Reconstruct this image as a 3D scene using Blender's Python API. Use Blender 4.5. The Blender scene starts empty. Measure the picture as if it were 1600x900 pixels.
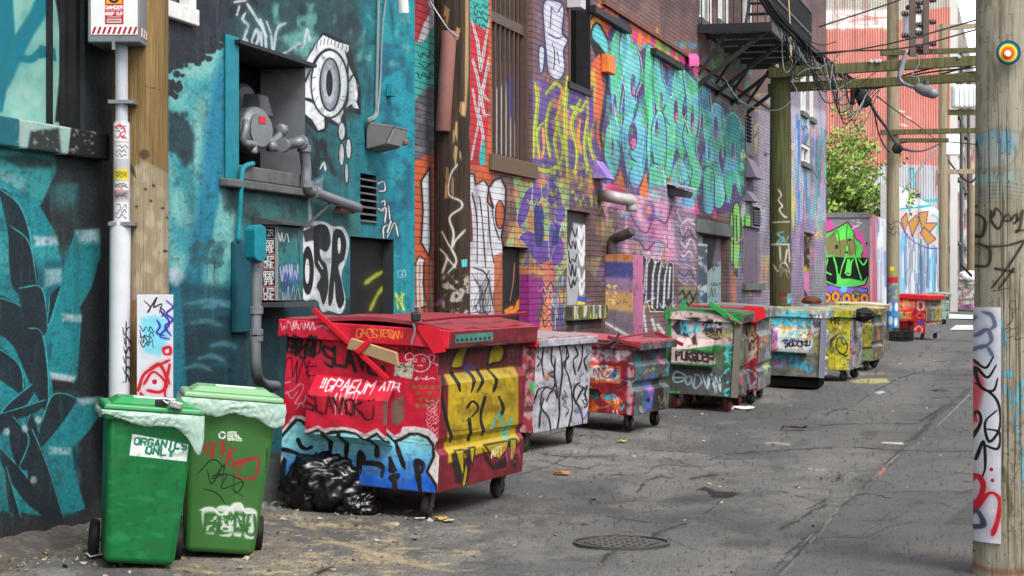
import bpy, bmesh, math, random
import numpy as np
from mathutils import Vector, Matrix, noise as mnoise
# ------------------------------------------------------------ camera, sky, sun, exposure
S = bpy.context.scene
COL = S.collection
F, HZ, CAMH = 3100.0, 447.0, 1.7          # focal length in photo pixels, horizon row, eye height
cam_d = bpy.data.cameras.new("camera")
cam_d.sensor_width = 36.0
cam_d.lens = 36.0 * F / 1600.0
cam_d.shift_y = -(450.0 - HZ) / 1600.0
cam_d.clip_start = 0.1
cam_d.clip_end = 3000.0
cam = bpy.data.objects.new("camera", cam_d)
cam.location = (0, 0, CAMH)
cam.rotation_euler = (math.radians(90), 0, 0)
COL.objects.link(cam)
S.camera = cam
SUN_EL, SUN_AZ = 50.0, 148.0               # azimuth clockwise from +Y
w = bpy.data.worlds.new("World")
S.world = w
w.use_nodes = True
nt = w.node_tree
bg = nt.nodes["Background"]
sky = nt.nodes.new("ShaderNodeTexSky")
sky.sky_type = 'NISHITA'
sky.sun_disc = False
sky.sun_elevation = math.radians(SUN_EL)
sky.sun_rotation = math.radians(SUN_AZ)
sky.dust_density = 1.5
sky.air_density = 1.0
hs = nt.nodes.new("ShaderNodeHueSaturation")
hs.inputs["Saturation"].default_value = 0.2
nt.links.new(sky.outputs[0], hs.inputs["Color"])
nt.links.new(hs.outputs[0], bg.inputs["Color"])
bg.inputs["Strength"].default_value = 0.15
sun_d = bpy.data.lights.new("sun", 'SUN')
sun_d.energy = 1.3
sun_d.angle = math.radians(24)
sun_d.color = (1.0, 0.96, 0.9)
sun = bpy.data.objects.new("sun", sun_d)
az, el = math.radians(SUN_AZ), math.radians(SUN_EL)
to_sun = Vector((math.sin(az) * math.cos(el), math.cos(az) * math.cos(el), math.sin(el)))
sun.rotation_euler = to_sun.to_track_quat('Z', 'Y').to_euler()
sun.location = (0, -5, 30)
COL.objects.link(sun)
vs = S.view_settings
vs.view_transform = 'Standard'
vs.look = 'None'
vs.gamma = 1.0
vs.use_curve_mapping = False
vs.exposure = 1.36
S.cycles.use_denoising = True
S.cycles.max_bounces = 6
S.cycles.diffuse_bounces = 3
S.cycles.glossy_bounces = 3
S.cycles.transmission_bounces = 4
S.cycles.transparent_max_bounces = 6
random.seed(7)
RNG = np.random.RandomState(11)
# ------------------------------------------------------------ places: photo pixel -> point of the real place
def PT(px, py, Y):
 return Vector(((px - 800) / F * Y, Y, CAMH + (HZ - py) / F * Y))
def edge_x(Y):
 return -0.35 + 0.2814 * (Y - 14.2)
def ground_z(X, Y):
 d = edge_x(Y) - X
 z = min(max(d, 0.0) * 0.055, 0.165)
 if Y > 68:
  z += 0.0088 * (Y - 68)
 return z
def G(px, py):
 Y = CAMH * F / (py - HZ)
 for _ in range(6):
  X = (px - 800) / F * Y
  Y = (CAMH - ground_z(X, Y)) * F / (py - HZ)
 X = (px - 800) / F * Y
 return Vector((X, Y, ground_z(X, Y)))
def ZC(ox, oy, s):
 """points read off an enlargement -> photo pixels"""
 return lambda *p: [(ox + p[i] / s, oy + p[i + 1] / s) for i in range(0, len(p), 2)]
class Wall:
 """vertical wall plane X = a + b*Y"""
 def __init__(s, vp, k):
  s.vp, s.k = vp, k
  s.b = (vp - 800) / F
  s.a = -k / F
  L = math.hypot(s.b, 1)
  s.along = Vector((s.b / L, 1 / L, 0))
  s.out = Vector((1 / L, -s.b / L, 0))
  s.L = L
 def t(s, px, out=0.0):
  q = (px - 800) / F
  return (s.a + out / s.L + q * out * s.b / s.L) / (q - s.b)
 def z(s, px, py, out=0.0): return CAMH + (HZ - py) / F * (s.t(px, out) - out * s.b / s.L)
 def pt(s, t, z, out=0.0): return Vector((s.a + s.b * t, t, z)) + s.out * out
 def at(s, px, py, out=0.0): return s.pt(s.t(px, out), s.z(px, py, out), out)
TEAL = Wall(1560.0, 18514.0)
BRICK = Wall(1640.0, 20138.0)
T_CORNER = 20.3
# ------------------------------------------------------------ paint: colour maps computed in code (no files)
FONT = {'A': '00 38 60|13 53', 'B': '00 08 48 57 55 44 04|44 63 61 50 00', 'C': '67 58 18 07 01 10 50 61', 'D': '00 08 38 66 62 30 00',
  'E': '60 00 08 68|04 44', 'F': '00 08 68|04 44', 'G': '67 58 18 07 01 10 50 61 63 43', 'H': '00 08|60 68|04 64', 'I': '30 38',
  'J': '58 51 40 10 01', 'K': '00 08|68 04 60', 'L': '08 00 60', 'M': '00 08 34 68 60', 'N': '00 08 60 68',
  'O': '18 07 01 10 50 61 67 58 18', 'P': '00 08 58 67 65 54 04', 'Q': '18 07 01 10 50 61 67 58 18|42 70', 'R': '00 08 58 67 65 54 04|34 60',
  'S': '67 58 18 07 05 14 54 63 61 50 10 01', 'T': '08 68|38 30', 'U': '08 01 10 50 61 68', 'V': '08 30 68', 'W': '08 20 35 40 68',
  'X': '00 68|08 60', 'Y': '08 34 68|34 30', 'Z': '08 68 00 60', '!': '38 33|31 30', '.': '30 31', '-': '14 54', '1': '16 38 30', '2': '07 18 58 67 65 00 60',
  '5': '68 08 05 55 64 61 50 00', '3': '08 58 67 55 35|55 63 61 50 00', '4': '50 58 03 63', ' ': ''}
def crom(p, n=6, closed=False):
 p = np.asarray(p, float)
 if len(p) < 3:
  return p
 if closed:
  q = np.vstack([p[-1], p, p[0], p[1]])
 else:
  q = np.vstack([2 * p[0] - p[1], p, 2 * p[-1] - p[-2]])
 out = []
 for i in range(1, len(q) - 2):
  a, b, c, d = q[i - 1], q[i], q[i + 1], q[i + 2]
  for k in range(n):
   t = k / n
   out.append(0.5 * (2 * b + (c - a) * t + (2 * a - 5 * b + 4 * c - d) * t * t + (3 * b - a - 3 * c + d) * t ** 3))
 if not closed:
  out.append(q[-2])
 return np.array(out)
def vnoise(X, Y, seed=0):
 """value noise on arrays"""
 xi, yi = np.floor(X).astype(np.int64), np.floor(Y).astype(np.int64)
 fx, fy = X - xi, Y - yi
 fx, fy = fx * fx * (3 - 2 * fx), fy * fy * (3 - 2 * fy)
 def h(a, b):
  v = (a * 374761393 + b * 668265263 + seed * 974634777) & 0x7fffffff
  v = ((v ^ (v >> 13)) * 1274126177) & 0x7fffffff
  return ((v ^ (v >> 16)) & 0xffff) / 65535.0
 return (h(xi, yi) * (1 - fx) + h(xi + 1, yi) * fx) * (1 - fy) + (h(xi, yi + 1) * (1 - fx) + h(xi + 1, yi + 1) * fx) * fy
def fbm(X, Y, seed=0, o=4):
 r, a, s = 0, 0.5, 0
 for i in range(o):
  r = r + a * vnoise(X * 2 ** i + 17.3 * i, Y * 2 ** i + 5.1 * i, seed + i)
  s += a
  a *= 0.55
 return r / s
def sst(e0, e1, x):
 t = np.clip((x - e0) / (e1 - e0 + 1e-9), 0, 1)
 return t * t * (3 - 2 * t)
class Canvas:
 """colour map on a flat patch O + u*U + v*V of the place; strokes are given in photo pixels (the patch is projected once to read them off)"""
 def __init__(s, W, H, O, U, V, base, local=None):
  s.W, s.H, s.O, s.U, s.V = W, H, Vector(O), Vector(U), Vector(V)
  u, v = np.meshgrid((np.arange(W) + .5) / W, (np.arange(H) + .5) / H)
  if local:
   s.PX, s.PY = u * local[0], (1 - v) * local[1]
  else:
   X = s.O.x + u * s.U.x + v * s.V.x
   Y = np.maximum(s.O.y + u * s.U.y + v * s.V.y, 1.0)
   Z = s.O.z + u * s.U.z + v * s.V.z
   s.PX = 800 + F * X / Y
   s.PY = HZ - F * (Z - CAMH) / Y
  s.C = np.empty((H, W, 3))
  s.C[:] = base
  s.A = None
  s.rng = np.random.RandomState(int(W * 7 + H))
 def sub(s, x0, y0, x1, y1):
  m = (s.PX >= x0) & (s.PX <= x1) & (s.PY >= y0) & (s.PY <= y1)
  r, c = np.where(m.any(1))[0], np.where(m.any(0))[0]
  if len(r) == 0 or len(c) == 0:
   return None
  return slice(r[0], r[-1] + 1), slice(c[0], c[-1] + 1)
 def blend(s, sl, a, col):
  c = s.C[sl]
  c += (np.asarray(col, float) - c) * a[..., None]
  if s.A is not None:
   s.A[sl] += (1 - s.A[sl]) * a
 def dist(s, sl, pts, closed=False, rad=None):
  x, y = s.PX[sl], s.PY[sl]
  d = np.full(x.shape, 1e9)
  n = len(pts)
  if rad is not None:
   for i in range(n if closed else n - 1):
    ax, ay = pts[i]
    vx, vy = pts[(i + 1) % n][0] - ax, pts[(i + 1) % n][1] - ay
    t = np.clip(((x - ax) * vx + (y - ay) * vy) / (vx * vx + vy * vy + 1e-9), 0, 1)
    np.minimum(d, np.sqrt((x - ax - t * vx) ** 2 + (y - ay - t * vy) ** 2) - rad[i] - (rad[(i + 1) % n] - rad[i]) * t, out=d)
   return d
  for i in range(n if closed else n - 1):
   ax, ay = pts[i]
   bx, by = pts[(i + 1) % n]
   vx, vy = bx - ax, by - ay
   L = vx * vx + vy * vy + 1e-9
   t = np.clip(((x - ax) * vx + (y - ay) * vy) / L, 0, 1)
   np.minimum(d, (x - ax - t * vx) ** 2 + (y - ay - t * vy) ** 2, out=d)
  return np.sqrt(d)
 def stroke(s, pts, width, col, soft=0.35, alpha=1.0, closed=False, smooth=True, vary=.3):
  pts = np.asarray(pts, float)
  if len(pts) == 1:
   pts = np.vstack([pts, pts + 0.01])
  if smooth and len(pts) > 2:
   pts = crom(pts, 5, closed)
  r = width / 2
  e = max(soft * width, 0.45)
  m = r * 1.4 + e + (width * .5 if soft >= .3 else 0)
  sl = s.sub(pts[:, 0].min() - m, pts[:, 1].min() - m, pts[:, 0].max() + m, pts[:, 1].max() + m)
  if sl is None:
   return
  n = len(pts)
  ph = pts[0, 0] * .7 + pts[0, 1]
  u = np.linspace(0, 1, n)
  rad = r * (1 + vary * np.sin(u * 5.1 + ph) * .6 + vary * np.sin(u * 13 + ph * 2) * .4)
  if not closed and n > 4 and vary:
   rad[0] *= .75; rad[-1] *= .55
  d = s.dist(sl, pts, closed, rad)
  s.blend(sl, alpha * (1 - sst(-e * .5, e * .5, d)), col)
  if soft >= .3 and width > 2:
   s.blend(sl, alpha * .14 * (1 - sst(0, m - r + e, d)), col)
 def poly(s, pts, col, soft=1.0, alpha=1.0, smooth=False, grad=None, outline=None):
  pts = np.asarray(pts, float)
  if smooth:
   pts = crom(pts, 6, True)
  sl = s.sub(pts[:, 0].min() - soft - 1, pts[:, 1].min() - soft - 1, pts[:, 0].max() + soft + 1, pts[:, 1].max() + soft + 1)
  if sl is None:
   return
  x, y = s.PX[sl], s.PY[sl]
  ins = np.zeros(x.shape, bool)
  n = len(pts)
  for i in range(n):
   ax, ay = pts[i]
   bx, by = pts[(i + 1) % n]
   if ay == by:
    continue
   ins ^= ((ay > y) != (by > y)) & (x < (bx - ax) * (y - ay) / (by - ay) + ax)
  d = s.dist(sl, pts, True)
  sd = np.where(ins, -d, d)
  a = alpha * (1 - sst(-soft * .5, soft * .5, sd))
  if grad is not None:
   (gx0, gy0), (gx1, gy1), col2 = grad
   L = (gx1 - gx0) ** 2 + (gy1 - gy0) ** 2
   t = np.clip(((x - gx0) * (gx1 - gx0) + (y - gy0) * (gy1 - gy0)) / L, 0, 1)
   t = np.clip(t + 0.25 * (vnoise(x * .15, y * .15, 3) - .5), 0, 1)[..., None]
   cc = np.asarray(col, float) * (1 - t) + np.asarray(col2, float) * t
   c = s.C[sl]
   c += (cc - c) * a[..., None]
  else:
   s.blend(sl, a, col)
  if outline:
   s.stroke(pts, outline[1], outline[0], closed=True, smooth=False)
 def ell(s, cx, cy, rx, ry, col, soft=1.0, alpha=1.0, rot=0):
  t = np.linspace(0, 2 * np.pi, 25)[:-1]
  c, n = math.cos(rot), math.sin(rot)
  X, Y = rx * np.cos(t), ry * np.sin(t)
  s.poly(np.stack([cx + X * c - Y * n, cy + X * n + Y * c], 1), col, soft, alpha)
 def mottle(s, col, scale, lo, hi, amt, seed, box=None, sx=1.0, sy=1.0, oct=3, wide=.05):
  sl = (slice(None), slice(None)) if box is None else s.sub(*box)
  if sl is None:
   return
  x, y = s.PX[sl], s.PY[sl]
  n = fbm(x * sx / scale, y * sy / scale, seed, oct)
  a = amt * sst(lo - wide, hi + wide, n)
  if box is not None:
   f = min(12.0, (box[2] - box[0]) * .2, (box[3] - box[1]) * .2)
   a = a * sst(box[0], box[0] + f, x) * (1 - sst(box[2] - f, box[2], x)) * sst(box[1], box[1] + f, y) * (1 - sst(box[3] - f, box[3], y))
  s.blend(sl, a, col)
 def text(s, t, x0, y0, x1, y1, h, wd, col, slant=0.0, smooth=False, jit=0.0, alpha=1.0, soft=.3, gap=1.28):
  dx, dy = x1 - x0, y1 - y0
  n = max(len(t), 1)
  adv = 1.0 / (n * gap - (gap - 1))
  for i, ch in enumerate(t):
   g = FONT.get(ch.upper(), '')
   for st in g.split('|'):
    p = []
    for q in st.split():
     fx, fy = int(q[0]) / 6.0, int(q[1]) / 8.0
     fx += s.rng.uniform(-jit, jit)
     fy += s.rng.uniform(-jit, jit)
     a = (i * gap + fx) * adv
     p.append((x0 + dx * a + slant * h * fy, y0 + dy * a - h * fy))
    if p:
     s.stroke(p, wd, col, soft, alpha, smooth=smooth)
 def scrib(s, x0, y0, x1, y1, n, wd, col, seed=0, alpha=1.0, loops=.5):
  """a quick hand tag: looping up-and-down line filling the box"""
  r = np.random.RandomState(seed + 91)
  p = []
  for i in range(n):
   f = (i + r.uniform(-.35, .5) * loops * 2) / max(n - 1, 1)
   up = (i % 2) if r.rand() < .8 else r.rand()
   yy = y0 + (y1 - y0) * (up * .8 + r.uniform(0, .2))
   p.append((x0 + (x1 - x0) * f, yy))
  s.stroke(p, wd, col, .3, alpha)
 def drips(s, x0, x1, y, ln, n, wd, col, seed=0, alpha=.8):
  r = np.random.RandomState(seed + 5)
  for i in range(n):
   x = r.uniform(x0, x1)
   l = ln * r.uniform(.3, 1)
   s.stroke([(x, y), (x + r.uniform(-.6, .6), y + l)], wd * r.uniform(.6, 1.2), col, .4, alpha, smooth=False)
 def throw(s, boxes, fill, line, lw, seed=0, grad=None, halo=None):
  """bubble letters: each box (x0,y0,x1,y1) one letter: wobbly lobe, outline and a hole or bar inside"""
  r = np.random.RandomState(seed + 3)
  shapes = []
  for (x0, y0, x1, y1) in boxes:
   cx, cy, rx, ry = (x0 + x1) / 2, (y0 + y1) / 2, (x1 - x0) / 2, (y1 - y0) / 2
   k = 11
   ph = r.uniform(0, 6)
   pts = []
   for i in range(k):
    a = 2 * math.pi * i / k
    q = (abs(math.cos(a)) ** 4 + abs(math.sin(a)) ** 4) ** -.25
    q *= r.uniform(.8, 1.08)
    pts.append((cx + rx * q * math.cos(a), cy + ry * q * math.sin(a)))
   shapes.append((pts, cx, cy, rx, ry))
  if halo:
   for p, *_ in shapes:
    s.stroke(crom(p, 6, True), halo[1] * 2, halo[0], .2, closed=True, smooth=False)
  for p, cx, cy, rx, ry in shapes:
   s.poly(p, fill, 1.0, smooth=True, grad=grad, outline=(line, lw))
   m = r.randint(3)
   if m == 0:
    s.ell(cx + rx * .05, cy - ry * .2, rx * .22, ry * .2, line)
    s.stroke([(cx, cy + ry * .3), (cx + rx * .15, cy + ry * .95)], lw, line)
   elif m == 1:
    s.stroke([(cx - rx * .5, cy - ry * .1), (cx + rx * .1, cy - ry * .25), (cx + rx * .3, cy + ry * .2), (cx - rx * .3, cy + ry * .3)], lw * .9, line)
   else:
    s.stroke([(cx - rx * .1, cy - ry * .95), (cx + rx * .05, cy - ry * .1)], lw * .9, line)
    s.stroke([(cx + rx * .15, cy + ry * .2), (cx + rx * .05, cy + ry * .95)], lw * .9, line)
 def crack(s, pts, wd, col, alpha=.9):
  p = crom(pts, 9)
  r = s.rng
  q = p + r.normal(0, .9, p.shape) * (np.array([2.2, .45]))
  w_ = wd * np.clip(.55 + .8 * vnoise(np.arange(len(q)) * .35, np.zeros(len(q)), int(pts[0][0])), .2, 2)
  for i in range(len(q) - 1):
   if r.rand() < .12: continue
   s.stroke([q[i], q[i + 1]], max(w_[i], .7), col, .6, alpha * r.uniform(.5, 1), vary=0)
   if r.rand() < .16:
    s.stroke([q[i], q[i] + r.normal(0, 1, 2) * (7, 2)], .8, col, .6, alpha * .7, vary=0)
 def wear(s, seed, k=1.0):
  s.mottle((84, 48, 36), 5, .67, .74, .6 * k, seed, oct=4, wide=.01)
  s.mottle((176, 168, 160), 4, .72, .78, .4 * k, seed + 3, oct=4, wide=.01)
  s.mottle((60, 44, 38), 13, .6, .76, .3 * k, seed + 5, sx=2.6, sy=.35)
  s.mottle((52, 46, 44), 30, .54, .74, .18 * k, seed + 7)
 def tags(s, n, seed):
  r = np.random.RandomState(seed)
  x0, x1, y0, y1 = s.PX.min(), s.PX.max(), s.PY.min(), s.PY.max()
  pal = [(28, 26, 30), (222, 220, 224), (70, 190, 206), (214, 90, 140), (226, 190, 70), (60, 70, 150), (110, 190, 100), (226, 120, 60)]
  for i in range(n):
   w_, h_ = (x1 - x0) * r.uniform(.1, .3), (y1 - y0) * r.uniform(.06, .16)
   x, y = r.uniform(x0, x1 - w_ * .6), r.uniform(y0, y1 - h_)
   s.scrib(x, y, x + w_, y + h_, r.randint(4, 9), max(1.0, h_ * r.uniform(.06, .14)), pal[r.randint(8)], seed + i, .75)
 def image(s, name, k=0.85):
  im = bpy.data.images.new(name, s.W, s.H, alpha=s.A is not None)
  if s.A is not None:
   im.alpha_mode = 'CHANNEL_PACKED'
  c = np.clip(s.C / 255.0, 0, 1)
  lin = np.where(c <= .04045, c / 12.92, ((c + .055) / 1.055) ** 2.4) * k
  c = np.where(lin <= .0031308, lin * 12.92, 1.055 * lin ** (1 / 2.4) - .055)
  px = np.ones((s.H, s.W, 4), np.float32)
  px[..., :3] = c
  if s.A is not None:
   px[..., 3] = s.A
  im.pixels.foreach_set(px.ravel())
  im.update()
  im.pack()
  return im
# ------------------------------------------------------------ materials
def s2l(c):
 return tuple((v / 255 / 12.92) if v / 255 <= .04045 else ((v / 255 + .055) / 1.055) ** 2.4 for v in c) + (1.0,)
MATS = {}
def N(nt, kind, **kw):
 n = nt.nodes.new(kind)
 for k, v in kw.items():
  if k in n.inputs:
   n.inputs[k].default_value = v
  else:
   setattr(n, k, v)
 return n
def mat(name, col, rough=.6, metal=0.0, dirt=.35, dirt_col=(60, 52, 44), scale=6.0, bump=.15, bscale=60.0, img=None, spec=.22, coat=0, brick=None, streak=0.0, dent=0.0, fold=False):
 """noise-weathered Principled material; img = colour map painted in code; brick = (width m, height m) of the mapped patch"""
 if name in MATS:
  return MATS[name]
 m = bpy.data.materials.new(name)
 m.use_nodes = True
 t = m.node_tree
 b = t.nodes["Principled BSDF"]
 b.inputs["Metallic"].default_value = metal
 b.inputs["Specular IOR Level"].default_value = spec
 if coat:
  b.inputs["Coat Weight"].default_value = coat
 tc = N(t, "ShaderNodeTexCoord")
 co = tc.outputs["Object"]
 if img is not None:
  ti = N(t, "ShaderNodeTexImage", image=img, extension='EXTEND', interpolation='Linear')
  t.links.new(tc.outputs["UV"], ti.inputs["Vector"])
  base = ti.outputs["Color"]
 else:
  rgb = N(t, "ShaderNodeRGB")
  rgb.outputs[0].default_value = s2l(col)
  base = rgb.outputs[0]
 hgt = None
 if brick:
  mp = N(t, "ShaderNodeMapping")
  mp.inputs["Scale"].default_value = (brick[0], brick[1], 1)
  t.links.new(tc.outputs["UV"], mp.inputs["Vector"])
  bt = N(t, "ShaderNodeTexBrick", Scale=1.0)
  bt.inputs["Mortar Size"].default_value = 0.0055
  bt.inputs["Mortar Smooth"].default_value = .3
  bt.inputs["Brick Width"].default_value = .42
  bt.inputs["Row Height"].default_value = .073
  bt.inputs["Color1"].default_value = (.78, .78, .78, 1)
  bt.inputs["Color2"].default_value = (1, 1, 1, 1)
  bt.inputs["Mortar"].default_value = (.16, .16, .17, 1)
  t.links.new(mp.outputs[0], bt.inputs["Vector"])
  mx = N(t, "ShaderNodeMix", data_type='RGBA', blend_type='MULTIPLY')
  nb = N(t, "ShaderNodeTexNoise", Scale=.9, Detail=5.0, Roughness=.7)
  t.links.new(co, nb.inputs["Vector"])
  rb_ = N(t, "ShaderNodeMapRange")
  for k_, v_ in (("From Min", .36), ("From Max", .62), ("To Min", .45), ("To Max", 1.0)):
   rb_.inputs[k_].default_value = v_
  t.links.new(nb.outputs["Fac"], rb_.inputs[0]); t.links.new(rb_.outputs[0], mx.inputs[0])
  nw = N(t, "ShaderNodeTexNoise", Scale=6.0, Detail=3.0)
  t.links.new(mp.outputs[0], nw.inputs["Vector"])
  va = N(t, "ShaderNodeVectorMath", operation='MULTIPLY_ADD')
  va.inputs[1].default_value = (.05, .014, 0)
  t.links.new(nw.outputs["Color"], va.inputs[0]); t.links.new(mp.outputs[0], va.inputs[2])
  t.links.new(va.outputs[0], bt.inputs["Vector"])
  t.links.new(base, mx.inputs[6])
  t.links.new(bt.outputs["Color"], mx.inputs[7])
  base = mx.outputs[2]
  inv = N(t, "ShaderNodeMath", operation='SUBTRACT')
  inv.inputs[0].default_value = 1.0
  t.links.new(bt.outputs["Fac"], inv.inputs[1])
  hgt = inv.outputs[0]
 if dirt > 0:
  no = N(t, "ShaderNodeTexNoise", Scale=scale, Detail=8.0, Roughness=.65)
  if streak:
   mp2 = N(t, "ShaderNodeMapping")
   mp2.inputs["Scale"].default_value = (1, 1, streak)
   t.links.new(co, mp2.inputs["Vector"])
   t.links.new(mp2.outputs[0], no.inputs["Vector"])
  else:
   t.links.new(co, no.inputs["Vector"])
  cr = N(t, "ShaderNodeValToRGB")
  cr.color_ramp.elements[0].position = .45
  cr.color_ramp.elements[1].position = .75
  t.links.new(no.outputs["Fac"], cr.inputs[0])
  sc = N(t, "ShaderNodeMath", operation='MULTIPLY')
  sc.inputs[1].default_value = dirt
  t.links.new(cr.outputs[0], sc.inputs[0])
  mx = N(t, "ShaderNodeMix", data_type='RGBA')
  mx.inputs[7].default_value = s2l(dirt_col)
  t.links.new(sc.outputs[0], mx.inputs[0])
  t.links.new(base, mx.inputs[6])
  base = mx.outputs[2]
  rr = N(t, "ShaderNodeMapRange")
  rr.inputs["To Min"].default_value = max(rough - .12, .05)
  rr.inputs["To Max"].default_value = min(rough + .18, 1)
  t.links.new(no.outputs["Fac"], rr.inputs[0])
  t.links.new(rr.outputs[0], b.inputs["Roughness"])
 else:
  b.inputs["Roughness"].default_value = rough
 t.links.new(base, b.inputs["Base Color"])
 if bump:
  n2 = N(t, "ShaderNodeTexNoise", Scale=bscale, Detail=4.0)
  if fold:
   n2.noise_type = 'RIDGED_MULTIFRACTAL'
   n2.inputs["Detail"].default_value = 3.0
   n2.inputs["Distortion"].default_value = 1.2
  t.links.new(co, n2.inputs["Vector"])
  h = n2.outputs["Fac"]
  if hgt is not None:
   ad = N(t, "ShaderNodeMath", operation='MULTIPLY_ADD')
   ad.inputs[1].default_value = .25
   t.links.new(h, ad.inputs[0])
   t.links.new(hgt, ad.inputs[2])
   h = ad.outputs[0]
  bp = N(t, "ShaderNodeBump", Strength=bump, Distance=.01)
  t.links.new(h, bp.inputs["Height"])
  if dent:
   n4 = N(t, "ShaderNodeTexNoise", Scale=3.2, Detail=2.0)
   t.links.new(co, n4.inputs["Vector"])
   b2 = N(t, "ShaderNodeBump", Strength=dent, Distance=.06)
   t.links.new(n4.outputs["Fac"], b2.inputs["Height"])
   t.links.new(b2.outputs[0], bp.inputs["Normal"])
  t.links.new(bp.outputs[0], b.inputs["Normal"])
 MATS[name] = m
 return m
# ------------------------------------------------------------ objects
def tag(o, label=None, cat=None, group=None, kind=None):
 if label: o["label"] = label
 if cat: o["category"] = cat
 if group: o["group"] = group
 if kind: o["kind"] = kind
 return o
def thing(name, loc, label, cat, group=None, mtx=None):
 o = bpy.data.objects.new(name, None)
 o.empty_display_size = .2
 if mtx is not None:
  o.matrix_world = mtx
 else:
  o.location = loc
 COL.objects.link(o)
 return tag(o, label, cat, group)
class MB:
 def __init__(s):
  s.v, s.f, s.m, s.uv = [], [], [], {}
 def add(s, vs, fs, mi=0):
  o = len(s.v)
  s.v += [Vector(p) for p in vs]
  for f in fs:
   s.f.append([i + o for i in f])
   s.m.append(mi)
  return s
 def hexa(s, p, mi=0):
  """8 points: bottom ring 0-3, top ring 4-7"""
  return s.add(p, [(3, 2, 1, 0), (4, 5, 6, 7), (0, 1, 5, 4), (1, 2, 6, 5), (2, 3, 7, 6), (3, 0, 4, 7)], mi)
 def box(s, x0, x1, y0, y1, z0, z1, mi=0):
  return s.hexa([(x0, y0, z0), (x1, y0, z0), (x1, y1, z0), (x0, y1, z0), (x0, y0, z1), (x1, y0, z1), (x1, y1, z1), (x0, y1, z1)], mi)
 def wbox(s, W, ta, tb, za, zb, o0, o1, mi=0):
  return s.hexa([W.pt(ta, za, o1), W.pt(tb, za, o1), W.pt(tb, za, o0), W.pt(ta, za, o0), W.pt(ta, zb, o1), W.pt(tb, zb, o1), W.pt(tb, zb, o0), W.pt(ta, zb, o0)], mi)
 def prism(s, poly, vec, mi=0):
  n = len(poly)
  vec = Vector(vec)
  vs = [Vector(p) for p in poly] + [Vector(p) + vec for p in poly]
  fs = [tuple(range(n - 1, -1, -1)), tuple(range(n, 2 * n))] + [(i, (i + 1) % n, n + (i + 1) % n, n + i) for i in range(n)]
  return s.add(vs, fs, mi)
 def tube(s, path, r, n=8, mi=0, smooth=True, sub=5):
  P = [Vector(p) for p in path]
  if smooth and len(P) > 2:
   P = [Vector(q) for q in crom([tuple(p) for p in P], sub)]
  rs = r if isinstance(r, (list, tuple)) else [r] * len(P)
  if len(rs) != len(P):
   rs = [np.interp(i / (len(P) - 1), np.linspace(0, 1, len(rs)), rs) for i in range(len(P))]
  vs, fs = [], []
  ref = None
  for i, p in enumerate(P):
   d = (P[min(i + 1, len(P) - 1)] - P[max(i - 1, 0)])
   if d.length < 1e-9:
    d = Vector((0, 0, 1))
   d.normalize()
   if ref is None:
    ref = Vector((0, 0, 1)) if abs(d.z) < .9 else Vector((1, 0, 0))
   a = ref - d * ref.dot(d)
   if a.length < 1e-6:
    a = Vector((1, 0, 0)) - d * d.x
   a.normalize()
   ref = a
   b = d.cross(a)
   for k in range(n):
    t = 2 * math.pi * k / n
    vs.append(p + (a * math.cos(t) + b * math.sin(t)) * rs[i])
  for i in range(len(P) - 1):
   for k in range(n):
    k2 = (k + 1) % n
    fs.append((i * n + k, i * n + k2, (i + 1) * n + k2, (i + 1) * n + k))
  fs.append(tuple(range(n - 1, -1, -1)))
  fs.append(tuple(range((len(P) - 1) * n, len(P) * n)))
  return s.add(vs, fs, mi)
 def cyl(s, p0, p1, r, n=20, mi=0, r1=None):
  return s.tube([p0, p1], [r, r if r1 is None else r1], n, mi, False)
 def lathe(s, prof, c, ax=(0, 0, 1), n=24, mi=0):
  """prof: (radius, height along ax)"""
  ax = Vector(ax).normalized()
  a = ax.orthogonal().normalized()
  b = ax.cross(a)
  c = Vector(c)
  vs, fs = [], []
  for r, h in prof:
   for k in range(n):
    t = 2 * math.pi * k / n
    vs.append(c + ax * h + (a * math.cos(t) + b * math.sin(t)) * max(r, 1e-4))
  for i in range(len(prof) - 1):
   for k in range(n):
    k2 = (k + 1) % n
    fs.append((i * n + k, i * n + k2, (i + 1) * n + k2, (i + 1) * n + k))
  fs.append(tuple(range(n - 1, -1, -1)))
  fs.append(tuple(range((len(prof) - 1) * n, len(prof) * n)))
  return s.add(vs, fs, mi)
 def build(s, name, mats, parent=None, world=True, smooth=False, bevel=0.0, uvf=None, mf=None, recalc=True, label=None, seg=2):
  me = bpy.data.meshes.new(name)
  off = Vector((0, 0, 0))
  if parent is not None and world:
   off = parent.location.copy()
   q = parent.parent
   while q is not None:
    off += q.location
    q = q.parent
  me.from_pydata([tuple(p - off) for p in s.v], [], s.f)
  if not isinstance(mats, (list, tuple)):
   mats = [mats]
  for m in mats:
   me.materials.append(m)
  for p, i in zip(me.polygons, s.m):
   p.material_index = i
  if recalc:
   bm = bmesh.new()
   bm.from_mesh(me)
   bmesh.ops.recalc_face_normals(bm, faces=bm.faces)
   bm.to_mesh(me)
   bm.free()
  me.update()
  if mf:
   for p in me.polygons:
    r = mf(p.normal, p.center + off)
    if r is not None:
     p.material_index = r
  if uvf:
   ul = me.uv_layers.new(name="UVMap")
   for p in me.polygons:
    for li in p.loop_indices:
     ul.data[li].uv = uvf(me.vertices[me.loops[li].vertex_index].co + off, p.material_index, p.normal)
  if smooth:
   for p in me.polygons:
    p.use_smooth = True
  o = bpy.data.objects.new(name, me)
  COL.objects.link(o)
  if parent is not None:
   o.parent = parent
  if bevel:
   b = o.modifiers.new("bevel", 'BEVEL')
   b.width = bevel
   b.segments = seg
   b.limit_method = 'ANGLE'
   b.angle_limit = math.radians(40)
  if label:
   o["label"] = label
  return o
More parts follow.
